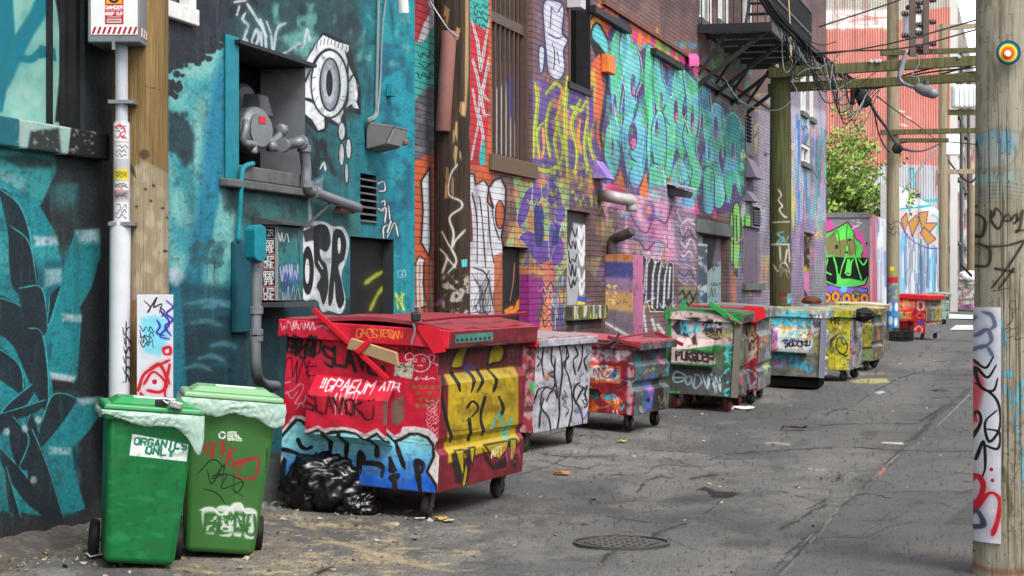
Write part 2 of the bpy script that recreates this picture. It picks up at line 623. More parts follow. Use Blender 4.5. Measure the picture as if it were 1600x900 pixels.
def uvplane(O, U, V):
 O, U, V = Vector(O), Vector(U), Vector(V)
 uu, vv = U.dot(U), V.dot(V)
 return lambda p, mi=0, n=None: ((p - O).dot(U) / uu, (p - O).dot(V) / vv)
def smooth_by_angle(o, deg=40):
 for p in o.data.polygons:
  p.use_smooth = True
 o.data.set_sharp_from_angle(angle=math.radians(deg))
 return o
# ------------------------------------------------------------ ground: one sheet, alley paint map
GO, GU, GV = Vector((-4.6, 10.0, 0)), Vector((9.4, 0, 0)), Vector((0.27 * 46, 46, 0))
cv = Canvas(1200, 1500, GO, GU, GV, (112, 110, 107))
cv.mottle((88, 87, 86), 90, .42, .62, .75, 1, sx=.5, sy=2.2, oct=4)
cv.mottle((80, 80, 81), 60, .56, .68, .6, 3, sx=.35, sy=2.6, oct=5)
cv.mottle((130, 127, 122), 120, .5, .72, .7, 5, sx=.4, sy=2.0)
cv.mottle((80, 78, 76), 16, .5, .7, .5, 9, sx=.5, sy=2.5, oct=4)
cv.mottle((140, 137, 131), 30, .58, .72, .5, 11, sx=.3, sy=2.2, oct=5)
# darker new strip on the right, patches, seams
z3 = ZC(1150, 560, 2.646)
cv.poly(z3(180, 900, 330, 740, 480, 590, 620, 430, 700, 360, 840, 210, 975, 120, 1300, 100, 1300, 900), (96, 96, 97), 6, .7)
cv.poly(z3(620, 545, 720, 440, 1300, 425, 1300, 555), (108, 107, 104), 3, .9)
cv.poly(z3(515, 730, 640, 640, 950, 580, 840, 700, 800, 735), (98, 98, 98), 3, .9)
cv.poly(z3(860, 690, 960, 590, 1300, 590, 1300, 705), (80, 80, 82), 3, .7)
cv.poly(z3(550, 790, 640, 755, 1300, 775, 1300, 820, 700, 810), (122, 113, 107), 8, .5)
cv.poly(z3(330, 270, 760, 270, 700, 370, 440, 375, 350, 320), (90, 89, 88), 6, .6)
cv.poly(z3(490, 180, 700, 60, 1300, 20, 1300, 60, 860, 200, 760, 190), (96, 95, 95), 6, .7)
z2 = ZC(850, 640, 3.462)
cv.poly(z2(490, 420, 610, 360, 880, 350, 960, 480, 850, 485, 600, 470), (116, 113, 109), 3, .8)
cv.poly(z2(0, 620, 300, 590, 690, 620, 650, 690, 300, 690, 0, 760), (106, 105, 103), 5, .7)
cv.poly(z2(660, 640, 800, 600, 1200, 700, 1000, 900, 480, 900, 380, 770, 690, 740), (126, 123, 118), 7, .7)
cv.poly(z2(540, 215, 950, 170, 1180, 190, 960, 245), (84, 84, 86), 5, .6)
for P, w_, c_ in (([(960, 930), (1180, 740), (1330, 610), (1440, 520)], 70, (84, 84, 85)), ([(1330, 930), (1420, 760), (1475, 640), (1500, 540)], 60, (88, 88, 89)), ([(1130, 930), (1290, 740), (1400, 610), (1470, 520)], 60, (128, 125, 120))):
 cv.stroke(P, w_, c_, .9, .3, vary=.2)
dk = (52, 51, 51)
for p, wd in ((z2(560, 218, 760, 230, 935, 246), 1.5), (z2(880, 284, 990, 240, 1160, 230, 1400, 215, 1558, 215), 1.6), (z2(500, 430, 560, 385, 630, 362, 680, 370), 1.6),
    (z2(790, 378, 850, 360, 940, 350), 3.0), (z2(700, 475, 800, 478, 900, 486), 1.5), (z2(840, 590, 920, 530, 965, 480), 1.6), (z2(310, 850, 330, 800, 380, 768), 2.6),
    (z2(580, 690, 640, 660, 780, 612), 2.2), (z2(1280, 640, 1390, 590, 1520, 520), 3.4), (z2(1240, 860, 1330, 760, 1440, 670), 1.8)):
 cv.crack(p, wd, dk)
for p, wd in ((z3(0, 390, 180, 380, 460, 368, 700, 385, 980, 380), 1.6), (z3(340, 275, 560, 268, 760, 272), 1.5), (z3(370, 235, 430, 208, 500, 215), 1.6), (z3(170, 890, 330, 720, 420, 620, 560, 500, 660, 410), 2.2),
    (z3(300, 625, 360, 590, 430, 480), 2.6), (z3(700, 350, 760, 310, 830, 220), 2.6), (z3(500, 180, 640, 100, 740, 60), 1.4), (z3(760, 260, 860, 200), 2.0),
    (z3(600, 552, 980, 556), 1.4), (z3(440, 580, 540, 560, 640, 580), 1.6), (z3(520, 730, 640, 640), 1.2)):
 cv.crack(p, wd, (48, 47, 47))
for i in range(10):
 y = 640 - i * 14
 cv.stroke([(1455, y + 24), (1500, y + 22), (1535, y + 26)], 1.3, (66, 66, 66), .6, .5)
for i in range(26):                                     # finer crazing
 x, y = cv.rng.uniform(760, 1520), 560 + 330 * cv.rng.rand()
 q = (y - 447) / 300
 P = [(x, y)]
 for k in range(4):
  P.append((P[-1][0] + cv.rng.uniform(10, 50) * q, P[-1][1] + cv.rng.normal(0, 7) * q))
 cv.crack(P, .9 + .5 * q, (58, 57, 57), .7)
for i in range(16):                                     # drips and oil
 x, y = cv.rng.uniform(640, 1480), 570 + 300 * cv.rng.rand()
 q = (y - 447) / 300
 cv.ell(x, y, cv.rng.uniform(8, 44) * q, cv.rng.uniform(2, 7) * q, (62, 61, 61), 9 * q, .5)
cv.crack(z3(160, 900, 330, 730, 430, 620, 570, 490, 680, 380, 850, 220, 960, 130), 5, (66, 65, 64), .7)
cv.crack(z3(190, 890, 340, 720, 440, 600, 600, 470), 4, (140, 136, 128), .6)
# pothole, stains, survey marks, yellow and white paint
cv.poly(z2(820, 430, 870, 415, 930, 440, 1060, 450, 1000, 478, 910, 472, 880, 440), (34, 34, 34), 3, .95)
cv.ell(1009, 775, 3, 1.6, (40, 120, 95), 1)
cv.poly(z3(440, 490, 480, 465, 510, 480, 450, 515), (128, 128, 124), 3, .8)
for p in (z3(670, 400, 620, 445), z3(320, 720, 285, 750), z3(965, 150, 835, 275)):
 cv.stroke(p, 2.0, (196, 188, 182), .6, .6)
cv.stroke(z3(610, 455, 592, 480), 4, (200, 120, 90), .5, .7)
cv.stroke(z3(605, 348, 690, 353), 2.4, (205, 203, 196), .4, .9)
cv.poly(z3(470, 92, 520, 82, 620, 84, 635, 98, 560, 104, 490, 102), (190, 180, 110), 4, .8)
cv.poly(z3(500, 60, 600, 56, 640, 66, 520, 70), (165, 160, 120), 4, .5)
cv.poly(z3(570, 140, 600, 132, 620, 140, 590, 147), (200, 200, 200), 2, .8)
cv.stroke(z2(1200, 184, 1260, 182, 1330, 190), 3, (170, 168, 162), .6, .7)
cv.stroke(z2(1430, 318, 1480, 325, 1520, 322), 3, (170, 168, 162), .6, .6)
# sawdust and grit at the lower left
a = ZC(400, 680, 3.2)
sand = (190, 168, 126)
cv.mottle((128, 118, 102), 22, .40, .62, .7, 21, (-200, 790, 640, 1005), sx=.35, sy=1.2)
cv.mottle(sand, 7, .58, .68, .6, 22, (260, 810, 640, 985), sx=.3, sy=1.9, oct=5)
cv.mottle(sand, 7, .58, .68, .6, 23, (430, 815, 760, 905), sx=.22, sy=2.0, oct=5)
cv.mottle((190, 180, 165), 5, .58, .68, .8, 24, (400, 760, 480, 830))
cv.mottle((185, 180, 170), 3, .72, .8, .7, 25, (0, 770, 700, 905), wide=.02)
cv.mottle((60, 59, 58), 4, .66, .76, .5, 26, wide=.03)
cv.stroke(a(600, 590, 680, 545, 720, 530), 2, (88, 78, 66), .6, .7)
cv.stroke(a(380, 560, 560, 590, 800, 640, 1000, 690), 5, sand, .8, .6)
cv.stroke(a(280, 700, 350, 672, 385, 668), 4, (44, 40, 36), .5, .9)
rr = np.random.RandomState(4)
for i in range(150):                                   # trodden specks of litter and gum
 y = 560 + 330 * rr.rand() ** 1.3
 x = rr.uniform(700, 1500) if rr.rand() < .7 else rr.uniform(430, 900)
 cv.ell(x, y, rr.uniform(.7, 1.9), .6, [(190, 188, 180), (225, 222, 215), (170, 150, 90), (60, 58, 56)][rr.randint(4)], .8, .8)
asphalt_map = cv.image("asphalt_map", .98)
m = mat("asphalt", None, .85, dirt=.28, dirt_col=(58, 57, 56), scale=2.2, bump=.0, img=asphalt_map, spec=.25)
t = m.node_tree
b = t.nodes["Principled BSDF"]
tc = N(t, "ShaderNodeTexCoord")
vo = N(t, "ShaderNodeTexVoronoi", Scale=95.0)
no = N(t, "ShaderNodeTexNoise", Scale=55.0, Detail=6.0, Roughness=.7)
n3 = N(t, "ShaderNodeTexNoise", Scale=3.0, Detail=6.0)
for q in (vo, no, n3):
 t.links.new(tc.outputs["Object"], q.inputs["Vector"])
ad = N(t, "ShaderNodeMath", operation='ADD')
t.links.new(vo.outputs["Distance"], ad.inputs[0]); t.links.new(no.outputs["Fac"], ad.inputs[1])
a2 = N(t, "ShaderNodeMath", operation='MULTIPLY_ADD'); a2.inputs[1].default_value = 2.0
t.links.new(n3.outputs["Fac"], a2.inputs[0]); t.links.new(ad.outputs[0], a2.inputs[2])
ti_ = [n for n in t.nodes if n.type == 'TEX_IMAGE'][0]
a4 = N(t, "ShaderNodeVectorMath", operation='DOT_PRODUCT'); a4.inputs[1].default_value = (2.6, 2.6, 2.6)
t.links.new(ti_.outputs["Color"], a4.inputs[0])
a3 = N(t, "ShaderNodeMath", operation='ADD'); t.links.new(a2.outputs[0], a3.inputs[0]); t.links.new(a4.outputs["Value"], a3.inputs[1])
bp = N(t, "ShaderNodeBump", Strength=.8, Distance=.014)
t.links.new(a3.outputs[0], bp.inputs["Height"]); t.links.new(bp.outputs[0], b.inputs["Normal"])
lk = b.inputs["Base Color"].links[0]
src = lk.from_socket
mr = N(t, "ShaderNodeMapRange"); mr.inputs["From Min"].default_value = .3; mr.inputs["From Max"].default_value = .7
mr.inputs["To Min"].default_value = .55; mr.inputs["To Max"].default_value = 1.4
t.links.new(no.outputs["Fac"], mr.inputs[0])
mm = N(t, "ShaderNodeVectorMath", operation='SCALE')
t.links.new(src, mm.inputs[0]); t.links.new(mr.outputs[0], mm.inputs["Scale"])
t.links.new(mm.outputs[0], b.inputs["Base Color"])
ys = list(np.arange(8.5, 30, .25)) + list(np.arange(30, 70, 1.0)) + list(np.arange(70, 140, 5)) + [160, 220, 400, 900, 1800]
ys = [-1500, -100, -10, 4] + ys
offs = [-1500, -200, -40, -10] + list(np.arange(-4, 6.01, .25)) + [9, 20, 60, 300, 1500]
vs_, fs_ = [], []
rn = np.random.RandomState(2)
for Y in ys:
 for o in offs:
  X = edge_x(Y) + o
  z = ground_z(X, Y)
  if 8 < Y < 70 and -5 < o < 7:
   z += .016 * (mnoise.noise((X * .9, Y * .9, 3)) ) + .012 * mnoise.noise((X * 3.1, Y * 2.1, 7))
   dd = (X - PT(1011, 771, 1).x * 16.2) ** 2 / .12 + (Y - 16.2) ** 2 / .5
   z -= .05 * math.exp(-dd)
  if Y > 140:
   z = ground_z(X, 140)
  vs_.append((X, Y, z))
nx = len(offs)
for j in range(len(ys) - 1):
 for i in range(nx - 1):
  k = j * nx + i
  fs_.append((k, k + 1, k + nx + 1, k + nx))
gm = MB().add(vs_, fs_)
def guv(p, mi, n):
 v = (p.y - 10.0) / 46.0
 return ((p.x + 4.6 - .27 * (p.y - 10)) / 9.4, v)
tag(gm.build("alley_ground", m, smooth=True, uvf=guv), kind="structure")
# ------------------------------------------------------------ teal painted building (left)
W = TEAL
TO = W.pt(11.2, -.2)
TU, TV = W.pt(T_CORNER, -.2) - TO, Vector((0, 0, 6.4))
cv = Canvas(1150, 1250, TO, TU, TV, (27, 31, 35))
K = (16, 18, 20)
tl = (24, 130, 140)
a, b = ZC(0, 0, 2), ZC(0, 450, 2)
c3, d3 = ZC(250, 0, 3), ZC(250, 280, 2.647)
cv.mottle((40, 44, 50), 20, .45, .7, .6, 2)
# left: ribbons and leaves
cv.poly([(-60, 200), (0, 218), (85, 233), (88, 268), (64, 320), (40, 330), (0, 290), (-60, 300)], (42, 138, 138), 5)
cv.poly([(0, 245), (40, 240), (85, 250), (80, 262), (30, 262)], (26, 44, 48), 10, .8)
cv.poly([(-60, 250), (0, 262), (40, 280), (36, 300), (-60, 290)], (120, 165, 172), 12, .7)
cv.poly([(-60, 280)] + a(0, 560, 110, 620, 170, 720, 195, 830, 205, 900) + b(200, 60, 160, 250, 170, 420, 230, 560, 260, 690, 180, 720, 60, 700) + [(-60, 800)], tl, 4)
cv.mottle((70, 170, 175), 50, .5, .7, .5, 6, (-60, 280, 130, 820), oct=2, wide=.12)
cv.mottle((10, 66, 80), 46, .5, .66, .7, 7, (-60, 400, 130, 820), oct=2, wide=.12)
cv.poly(a(235, 720, 310, 715, 315, 800, 285, 900) + b(250, 60, 255, 100, 240, 290, 155, 270, 165, 130, 180, 0), tl, 3)
cv.poly(a(235, 722, 310, 716, 312, 760, 250, 758), (190, 205, 212), 12, .8)
cv.poly(a(105, 738, 178, 740, 182, 765, 110, 770), (195, 208, 215), 8, .8)
cv.poly(a(140, 840, 195, 838, 195, 880, 140, 900), (170, 195, 200), 8, .7)
cv.poly(b(155, 262, 235, 275, 232, 295, 160, 285), (205, 215, 220), 6, .8)
cv.poly(b(192, 80, 256, 84, 254, 106, 196, 104), (190, 208, 212), 6, .8)
cv.poly(b(240, 345, 322, 338, 322, 385, 268, 460, 225, 500, 240, 600, 268, 690, 200, 705, 160, 560, 152, 470), (24, 128, 138), 4)
cv.poly(b(240, 345, 322, 338, 322, 360, 245, 366), (190, 205, 208), 8, .8)
cv.poly(b(155, 495, 222, 500, 218, 520, 155, 520), (190, 208, 212), 7, .7)
lf = (20, 34, 42)
hl = (60, 190, 195)
for P in (a(0, 590, 60, 640, 95, 740, 110, 900, 60, 900, 20, 700), a(32, 705, 92, 760, 118, 900, 40, 900), b(-30, 20, 70, 60, 135, 140, 155, 390, 100, 310, 40, 180, -30, 120),
   b(60, 0, 130, 0, 150, 110, 120, 160, 80, 100), b(90, 125, 130, 140, 150, 260, 152, 380, 110, 290, 85, 180), b(-30, 170, 60, 240, 75, 330, 20, 300, -30, 260),
   b(100, 300, 10, 380, -20, 470, 40, 420, 105, 330), b(240, 345, 200, 330, 160, 340, 130, 420, 120, 500, 180, 440), b(140, 350, 30, 385, -30, 400, 20, 415, 110, 390),
   b(95, 395, 60, 480, 40, 560, 110, 560, 125, 480), b(0, 500, 60, 560, 120, 640, 180, 720, 90, 680, 10, 560), b(100, 440, 150, 560, 200, 720, 150, 740, 90, 620), b(20, 560, 70, 740, 30, 700),
   b(190, 0, 150, 120, 155, 30), b(40, 400, 90, 470, 60, 560, 30, 480)):
 cv.poly(P, lf, 2.5, .95, smooth=True)
 cv.stroke(P[:max(3, len(P) // 2 + 1)], 2.0, hl, .5, .8)
for (x, y) in b(120, 412, 78, 440, 105, 600, 20, 450)[:4]:
 cv.ell(x, y, 5, 6, (205, 220, 222), 5, .8)
cv.poly(b(-60, 690, 150, 730, 260, 700, 330, 640, 330, 900, -60, 900), (44, 44, 46), 14, .9)
# right of the pole: misty trees
cv.poly([(262, -40), (660, -40), (660, 900), (262, 900)], (19, 108, 118), 3)
cv.poly([(262, -40), (372, -40), (372, 60), (330, 78), (262, 108)], (36, 38, 48), 8)
cv.poly([(262, 115), (300, 95), (345, 66), (375, 110), (375, 430), (320, 470), (262, 430)], (134, 194, 182), 26, .95)
cv.mottle((44, 146, 160), 46, .48, .7, .8, 31, (262, 90, 376, 470))
cv.mottle((150, 200, 186), 24, .56, .76, .5, 33, (262, 100, 376, 440))
cv.stroke([(286, 600), (302, 450), (318, 330), (336, 210), (358, 80)], 30, (22, 120, 152), .6, .95)
cv.stroke([(318, 400), (345, 260), (362, 170)], 12, (24, 126, 156), .6, .9)
cv.stroke([(300, 330), (285, 250), (268, 180)], 14, (40, 130, 140), .6, .7)
rl = np.random.RandomState(8)
for i in range(70):
 x = 262 + 85 * rl.rand(); y = 108 - (x - 262) * .5 + rl.normal(0, 9)
 cv.ell(x, y, rl.uniform(3, 7), rl.uniform(3, 6), (34, 37, 46), 2)
for i in range(18):
 cv.ell(262 + 20 * rl.rand(), 128 + 24 * rl.rand(), 4, 5, (30, 36, 44), 2)
cv.poly([(262, 172), (285, 180), (303, 210), (303, 245), (290, 262), (275, 240), (262, 236)], (34, 60, 66), 9, .95)
cv.mottle((18, 42, 48), 12, .45, .65, .7, 36, (262, 170, 305, 262))
for i in range(26):
 cv.ell(300 + 46 * rl.rand(), 380 + 34 * rl.rand(), 6, 6, (40, 96, 102), 4, .7)
for x in (312, 325, 336):
 cv.stroke([(x, 400), (x - 2, 436)], 1.5, (40, 90, 96), .5)
cv.poly([(262, 430), (300, 440), (374, 452), (374, 900), (262, 900)], (18, 74, 88), 18, .95)
cv.mottle((10, 40, 50), 40, .45, .65, .8, 41, (262, 480, 376, 640), sx=.5, sy=2)
cv.poly([(268, 430), (280, 436), (288, 520), (292, 640), (262, 640)], (22, 118, 140), 6, .9)
cv.ell(274, 432, 12, 14, (190, 205, 215), 10, .8)
for (y, x0, x1) in ((474, 290, 372), (480, 320, 372), (505, 300, 345), (540, 330, 370), (575, 290, 330), (560, 310, 350), (608, 300, 360)):
 cv.stroke([(x0, y), ((x0 + x1) / 2, y - 4), (x1, y + 3)], 7, (96, 160, 172), .9, .55)
# around the meter opening
cv.poly([(352, -40), (560, -40), (560, 330), (352, 330)], (34, 62, 68), 16, .9)
cv.mottle((20, 26, 32), 40, .45, .6, .9, 44, (350, -40, 480, 110))
cv.mottle((110, 176, 160), 30, .55, .7, .8, 45, (420, 0, 600, 110), sx=1.6)
cv.mottle((22, 44, 52), 34, .45, .62, .8, 46, (520, -40, 650, 160))
cv.mottle((24, 126, 138), 40, .45, .6, .8, 47, (480, 180, 600, 420))
cv.poly([(435, 60), (478, 96), (500, 60), (480, 40)], (110, 176, 164), 14, .8)
cv.poly([(372, 250), (480, 285), (560, 330), (560, 370), (372, 350)], (52, 104, 100), 12, .9)
cv.mottle((26, 40, 42), 30, .48, .64, .8, 48, (372, 262, 500, 350))
cv.poly([(590, -40), (660, -40), (660, 520), (596, 520), (600, 300), (580, 240)], (26, 142, 158), 12, .95)
cv.mottle((16, 86, 112), 34, .48, .66, .8, 49, (580, 60, 650, 420))
cv.mottle((110, 175, 165), 26, .6, .75, .6, 50, (540, 0, 650, 110), sx=1.8)
cv.poly([(372, 420), (560, 470), (560, 660), (372, 640)], (14, 54, 64), 14, .95)
wh = (212, 216, 220)
for P in (c3(400, 60, 388, 90, 412, 118, 404, 150, 384, 210), c3(384, 212, 400, 180, 412, 216), c3(430, 190, 452, 140, 462, 180, 440, 222, 430, 190), c3(470, 92, 492, 160, 496, 250, 478, 230, 474, 150),
   c3(500, 100, 520, 160, 530, 235, 545, 150, 560, 122, 590, 108), c3(410, 20, 460, 100, 500, 170), c3(545, 268, 600, 240, 655, 205, 672, 220, 690, 140, 702, 190), c3(360, 70, 372, 30), c3(350, 10, 400, 0)):
 cv.stroke(P, 4.2, (196, 204, 210), .6, .9)
# the eye
cv.poly(c3(690, 280, 705, 240, 765, 150, 800, 160, 850, 185, 888, 205, 900, 260, 920, 330, 942, 420, 940, 540, 870, 520, 872, 560, 880, 650, 850, 665, 830, 640, 832, 590, 790, 580, 775, 620, 735, 622, 670, 560, 668, 320), (18, 24, 28), 3)
cv.poly(c3(676, 300, 700, 262, 735, 200, 765, 165, 830, 195, 886, 212, 884, 240, 868, 252, 890, 320, 930, 400, 925, 470, 880, 500, 862, 520, 846, 560, 862, 600, 856, 650, 842, 645, 836, 580, 795, 552, 740, 505, 700, 465, 678, 458), (232, 234, 238), 1.5)
cv.poly(c3(676, 468, 720, 485, 770, 545, 772, 600, 742, 612, 712, 560, 676, 532), (226, 228, 232), 1.5)
cv.poly(c3(885, 440, 900, 420, 932, 510, 905, 505), (226, 228, 232), 1.5)
cv.stroke(c3(676, 390, 700, 340, 735, 270, 790, 232, 840, 270, 870, 350, 878, 450, 862, 520), 3.4, K)
cv.stroke(c3(676, 462, 712, 470, 750, 520), 3, K)
cv.stroke(c3(885, 250, 880, 380, 912, 350, 930, 440), 2.2, K)
for i in range(11):
 x = 700 + i * 17
 y = 250 - 70 * math.sin((i + 1.5) / 13 * 3.1)
 cv.stroke(c3(x + 4, y - 2, x, y + 26), 1.4, (70, 72, 78), .5, .8)
cv.ell(*c3(795, 393)[0], 29, 53, (236, 238, 240), 1.2, rot=-.05)
cv.stroke([(515 + 29 * math.cos(q), 131 + 53 * math.sin(q)) for q in np.linspace(0, 6.28, 20)[:-1]], 2.6, K, closed=True)
cv.ell(*c3(796, 396)[0], 15.5, 41, (140, 146, 156), 2)
cv.ell(*c3(796, 396)[0], 10, 30, (176, 180, 190), 6)
cv.stroke([(515.5 + 15.5 * math.cos(q), 132 + 41 * math.sin(q)) for q in np.linspace(0, 6.28, 20)[:-1]], 2.4, K, closed=True)
cv.ell(*c3(794, 390)[0], 5.2, 21, K, 1)
for i in range(9):
 q = rl.uniform(0, 6.28)
 cv.stroke([(515 + 28 * math.cos(q), 131 + 51 * math.sin(q)), (515 + 22 * math.cos(q + .1), 131 + 40 * math.sin(q + .1))], .9, (90, 70, 76), .4)
for (x, y, rx, ry) in ((851, 725, 11, 50), (884, 698, 11, 46), (875, 812, 7, 46), (852, 615, 14, 40)):
 p = c3(x, y)[0]
 cv.ell(p[0], p[1], rx / 3 + 1.6, ry / 3 + 2, K, 1)
 cv.ell(p[0], p[1], rx / 3, ry / 3, (230, 232, 236), 1)
for P in (c3(700, 620, 740, 700, 720, 820), c3(760, 660, 790, 760, 820, 820), c3(690, 760, 760, 860)):
 cv.stroke(P, 8, (16, 22, 26), .8, .9)
cv.stroke(c3(752, 790, 768, 762, 776, 800), 3, (220, 224, 228))
cv.poly(c3(730, 840, 770, 820, 760, 900, 700, 900), (150, 175, 180), 8, .8)
# black and white letters
cv.poly(d3(585, 240, 612, 185, 650, 172, 690, 180, 715, 195, 760, 200, 782, 255, 772, 330, 750, 400, 768, 500, 750, 555, 700, 545, 670, 548, 650, 505, 630, 498, 592, 495, 570, 400), (224, 226, 230), 2, smooth=True)
cv.poly(d3(590, 215, 640, 190, 650, 250, 600, 260), (20, 20, 22), 2, .8)
cv.ell(*d3(611, 378)[0], 9.5, 38, (16, 17, 19), 1.2)
cv.ell(*d3(609, 380)[0], 3.6, 20, (224, 226, 230), 1)
cv.poly(d3(636, 205, 664, 186, 694, 200, 706, 260, 688, 300, 662, 290, 668, 330, 690, 360, 696, 450, 676, 520, 660, 470, 648, 440, 664, 400, 640, 350, 636, 280), (16, 17, 19), 1.2, smooth=True)
cv.poly(d3(716, 222, 750, 212, 770, 260, 762, 330, 738, 360, 752, 430, 762, 500, 744, 535, 728, 500, 722, 420, 714, 500, 700, 525, 696, 480, 708, 360), (16, 17, 19), 1.2, smooth=True)
cv.ell(*d3(741, 275)[0], 2.6, 13, (224, 226, 230), 1)
cv.stroke(d3(655, 340, 672, 370), 2, (224, 226, 230))
cv.stroke(d3(615, 90, 622, 150, 618, 200), 5, (206, 210, 214), .5)
for P in (d3(900, 20, 925, 10, 930, 45, 905, 50), d3(915, 95, 930, 90, 925, 130, 900, 120), d3(912, 130, 935, 120, 930, 180), d3(945, 110, 950, 180, 925, 200, 925, 245), d3(940, 240, 970, 180, 985, 235), d3(955, 175, 940, 220)):
 cv.stroke(P, 5.0, (20, 22, 24), .3)
 cv.stroke(P, 2.4, (214, 218, 222), .3)
for P in (d3(975, 470, 985, 540), d3(1000, 470, 1005, 540), d3(980, 480, 1010, 540), d3(985, 500, 1010, 475)):
 cv.stroke(P, 2.4, (205, 215, 70), .5)
cv.text("GO", 622, 433, 634, 433, 10, 1.0, (190, 200, 205), jit=.1)
cv.mottle((30, 40, 44), 9, .66, .78, .3, 55, oct=2, wide=.1)
cv.mottle((60, 70, 72), 60, .5, .7, .25, 56, sx=2, sy=.4)
cv.mottle((14, 40, 48), 22, .58, .76, .16, 61, sx=2.4, sy=.25)
cv.mottle((120, 180, 178), 16, .64, .78, .13, 62, sx=2.4, sy=.3)
cv.mottle((90, 110, 112), 2.2, .62, .8, .12, 63, oct=2)
cv.mottle((8, 14, 18), 2.2, .62, .8, .14, 64, oct=2)
teal_map = cv.image("teal_mural_map", .84)
m_teal = mat("painted_stucco", None, .8, dirt=.10, dirt_col=(30, 34, 36), scale=5, bump=.8, bscale=34, img=teal_map, spec=.3)
m_teal_plain = mat("dark_stucco", (40, 44, 48), .85, bump=.5)
def facade(mb, W, t0, t1, z0, z1, holes, depth_body, mi_wall=0, mi_body=1, paint_reveal=False):
 """wall sheet with openings and reveals (depth), closed at the back by the building's body"""
 ts = sorted({t0, t1} | {h[0] for h in holes} | {h[1] for h in holes})
 zs = sorted({z0, z1} | {h[2] for h in holes} | {h[3] for h in holes})
 for i in range(len(ts) - 1):
  for j in range(len(zs) - 1):
   tm, zm = (ts[i] + ts[i + 1]) / 2, (zs[j] + zs[j + 1]) / 2
   if any(h[0] < tm < h[1] and h[2] < zm < h[3] for h in holes):
    continue
   mb.add([W.pt(ts[i], zs[j]), W.pt(ts[i + 1], zs[j]), W.pt(ts[i + 1], zs[j + 1]), W.pt(ts[i], zs[j + 1])], [(0, 1, 2, 3)], mi_wall)
 for (ta, tb, za, zb, d) in holes:
  p = [W.pt(ta, za), W.pt(tb, za), W.pt(tb, zb), W.pt(ta, zb)]
  q = [W.pt(ta, za, -d), W.pt(tb, za, -d), W.pt(tb, zb, -d), W.pt(ta, zb, -d)]
  for k in range(4):
   k2 = (k + 1) % 4
   mb.add([p[k], q[k], q[k2], p[k2]], [(0, 1, 2, 3)], mi_wall if paint_reveal else mi_body)
  mb.add(q, [(0, 1, 2, 3)], mi_body)
 A, B, C_, D_ = W.pt(t0, z0), W.pt(t1, z0), W.pt(t1, z0, -depth_body), W.pt(t0, z0, -depth_body)
 up = Vector((0, 0, z1 - z0))
 for p, q in ((B, C_), (C_, D_), (D_, A)):
  mb.add([p, q, q + up, p + up], [(0, 1, 2, 3)], mi_body)
 mb.add([A + up, B + up, C_ + up, D_ + up], [(0, 1, 2, 3)], mi_body)
teal_b = thing("painted_building", W.pt(16, 0), "teal painted stucco building with a big weeping eye mural", "building")
TH = dict(
 win=(W.t(-60), W.t(132), W.z(60, 195), 5.2, .16),
 meter=(W.t(370), W.t(477), W.z(372, 257), W.z(372, 72), .42),
 door=(W.t(547), W.t(615), .12, W.z(547, 369), .15),
 vent=(W.t(563), W.t(588), W.z(563, 346), W.z(563, 270), .08),
 small=(W.t(250), W.t(298), W.z(265, 10), 5.6, .10))
mb = MB()
facade(mb, W, 6.0, T_CORNER, -.3, 9.5, list(TH.values()), 9.0)
mb.build("wall", [m_teal, m_teal_plain], teal_b, uvf=uvplane(TO, TU, TV), recalc=False)
# upper window: boarded and painted, black frame, stone sill
ta, tb, za, zb, dd = TH['win']
bo = W.pt(ta, za, -.12)
cvw = Canvas(300, 300, bo, W.pt(tb, za, -.12) - bo, Vector((0, 0, zb - za)), (132, 182, 170))
cvw.mottle((104, 160, 152), 30, .45, .7, .7, 3)
cvw.mottle((160, 196, 184), 18, .5, .75, .5, 4)
cvw.poly([(-80, -30), (18, -30), (24, 60), (16, 110), (4, 175), (-80, 190)], (20, 112, 128), 5)
cvw.stroke([(10, 130), (30, 70), (60, 20), (75, -20)], 22, (22, 116, 132), .3)
cvw.stroke([(26, 90), (50, 92), (64, 78), (84, 90)], 11, (22, 112, 126), .4)
cvw.poly([(62, 70), (86, 76), (88, 96), (74, 90), (58, 92)], (24, 108, 120), 3)
cvw.poly([(80, -40), (90, 20), (95, 60), (94, 110), (86, 190), (150, 200), (150, -40)], (26, 30, 33), 4)
m_board = mat("painted_board", None, .75, dirt=.25, img=cvw.image("window_board_map"), bump=.2)
m_black = mat("black_paint", (28, 29, 32), .55, dirt=.4, dirt_col=(52, 52, 54), bump=.2)
win = MB().wbox(W, ta + .01, tb - .01, za + .01, zb, -.155, -.12).build("window", m_board, teal_b, uvf=uvplane(bo, W.pt(tb, za, -.12) - bo, Vector((0, 0, zb - za))), label="boarded window painted with a pale teal tree")
mb = MB()
tw = W.t(96)
for (x0, x1, o) in ((tb - .06, tb - .004, -.03), (tw + .2, tw + .26, -.08), (tw + .02, tw + .08, -.10)):
 mb.wbox(W, x0, x1, za + .012, zb - .01, -.118, o)
mb.build("frame", m_black, win)
tsl = W.t(157)
sl0 = W.pt(ta - .3, za - .17, .07)
cvs = Canvas(260, 40, sl0, W.pt(tsl, za - .17, .07) - sl0, Vector((0, 0, .2)), (28, 29, 31))
cvs.poly([(-80, 150), (32, 170), (32, 235), (-80, 240)], (24, 98, 110), 2)
cvs.poly([(30, 160), (112, 195), (105, 250), (30, 245)], (150, 180, 172), 3)
cvs.poly([(48, 205), (92, 200), (96, 245), (40, 250)], (44, 52, 54), 6)
cvs.mottle((150, 150, 146), 6, .62, .7, .7, 2, (20, 160, 160, 250))
m_sill = mat("painted_sill", None, .8, dirt=.3, img=cvs.image("sill_map"), bump=.3)
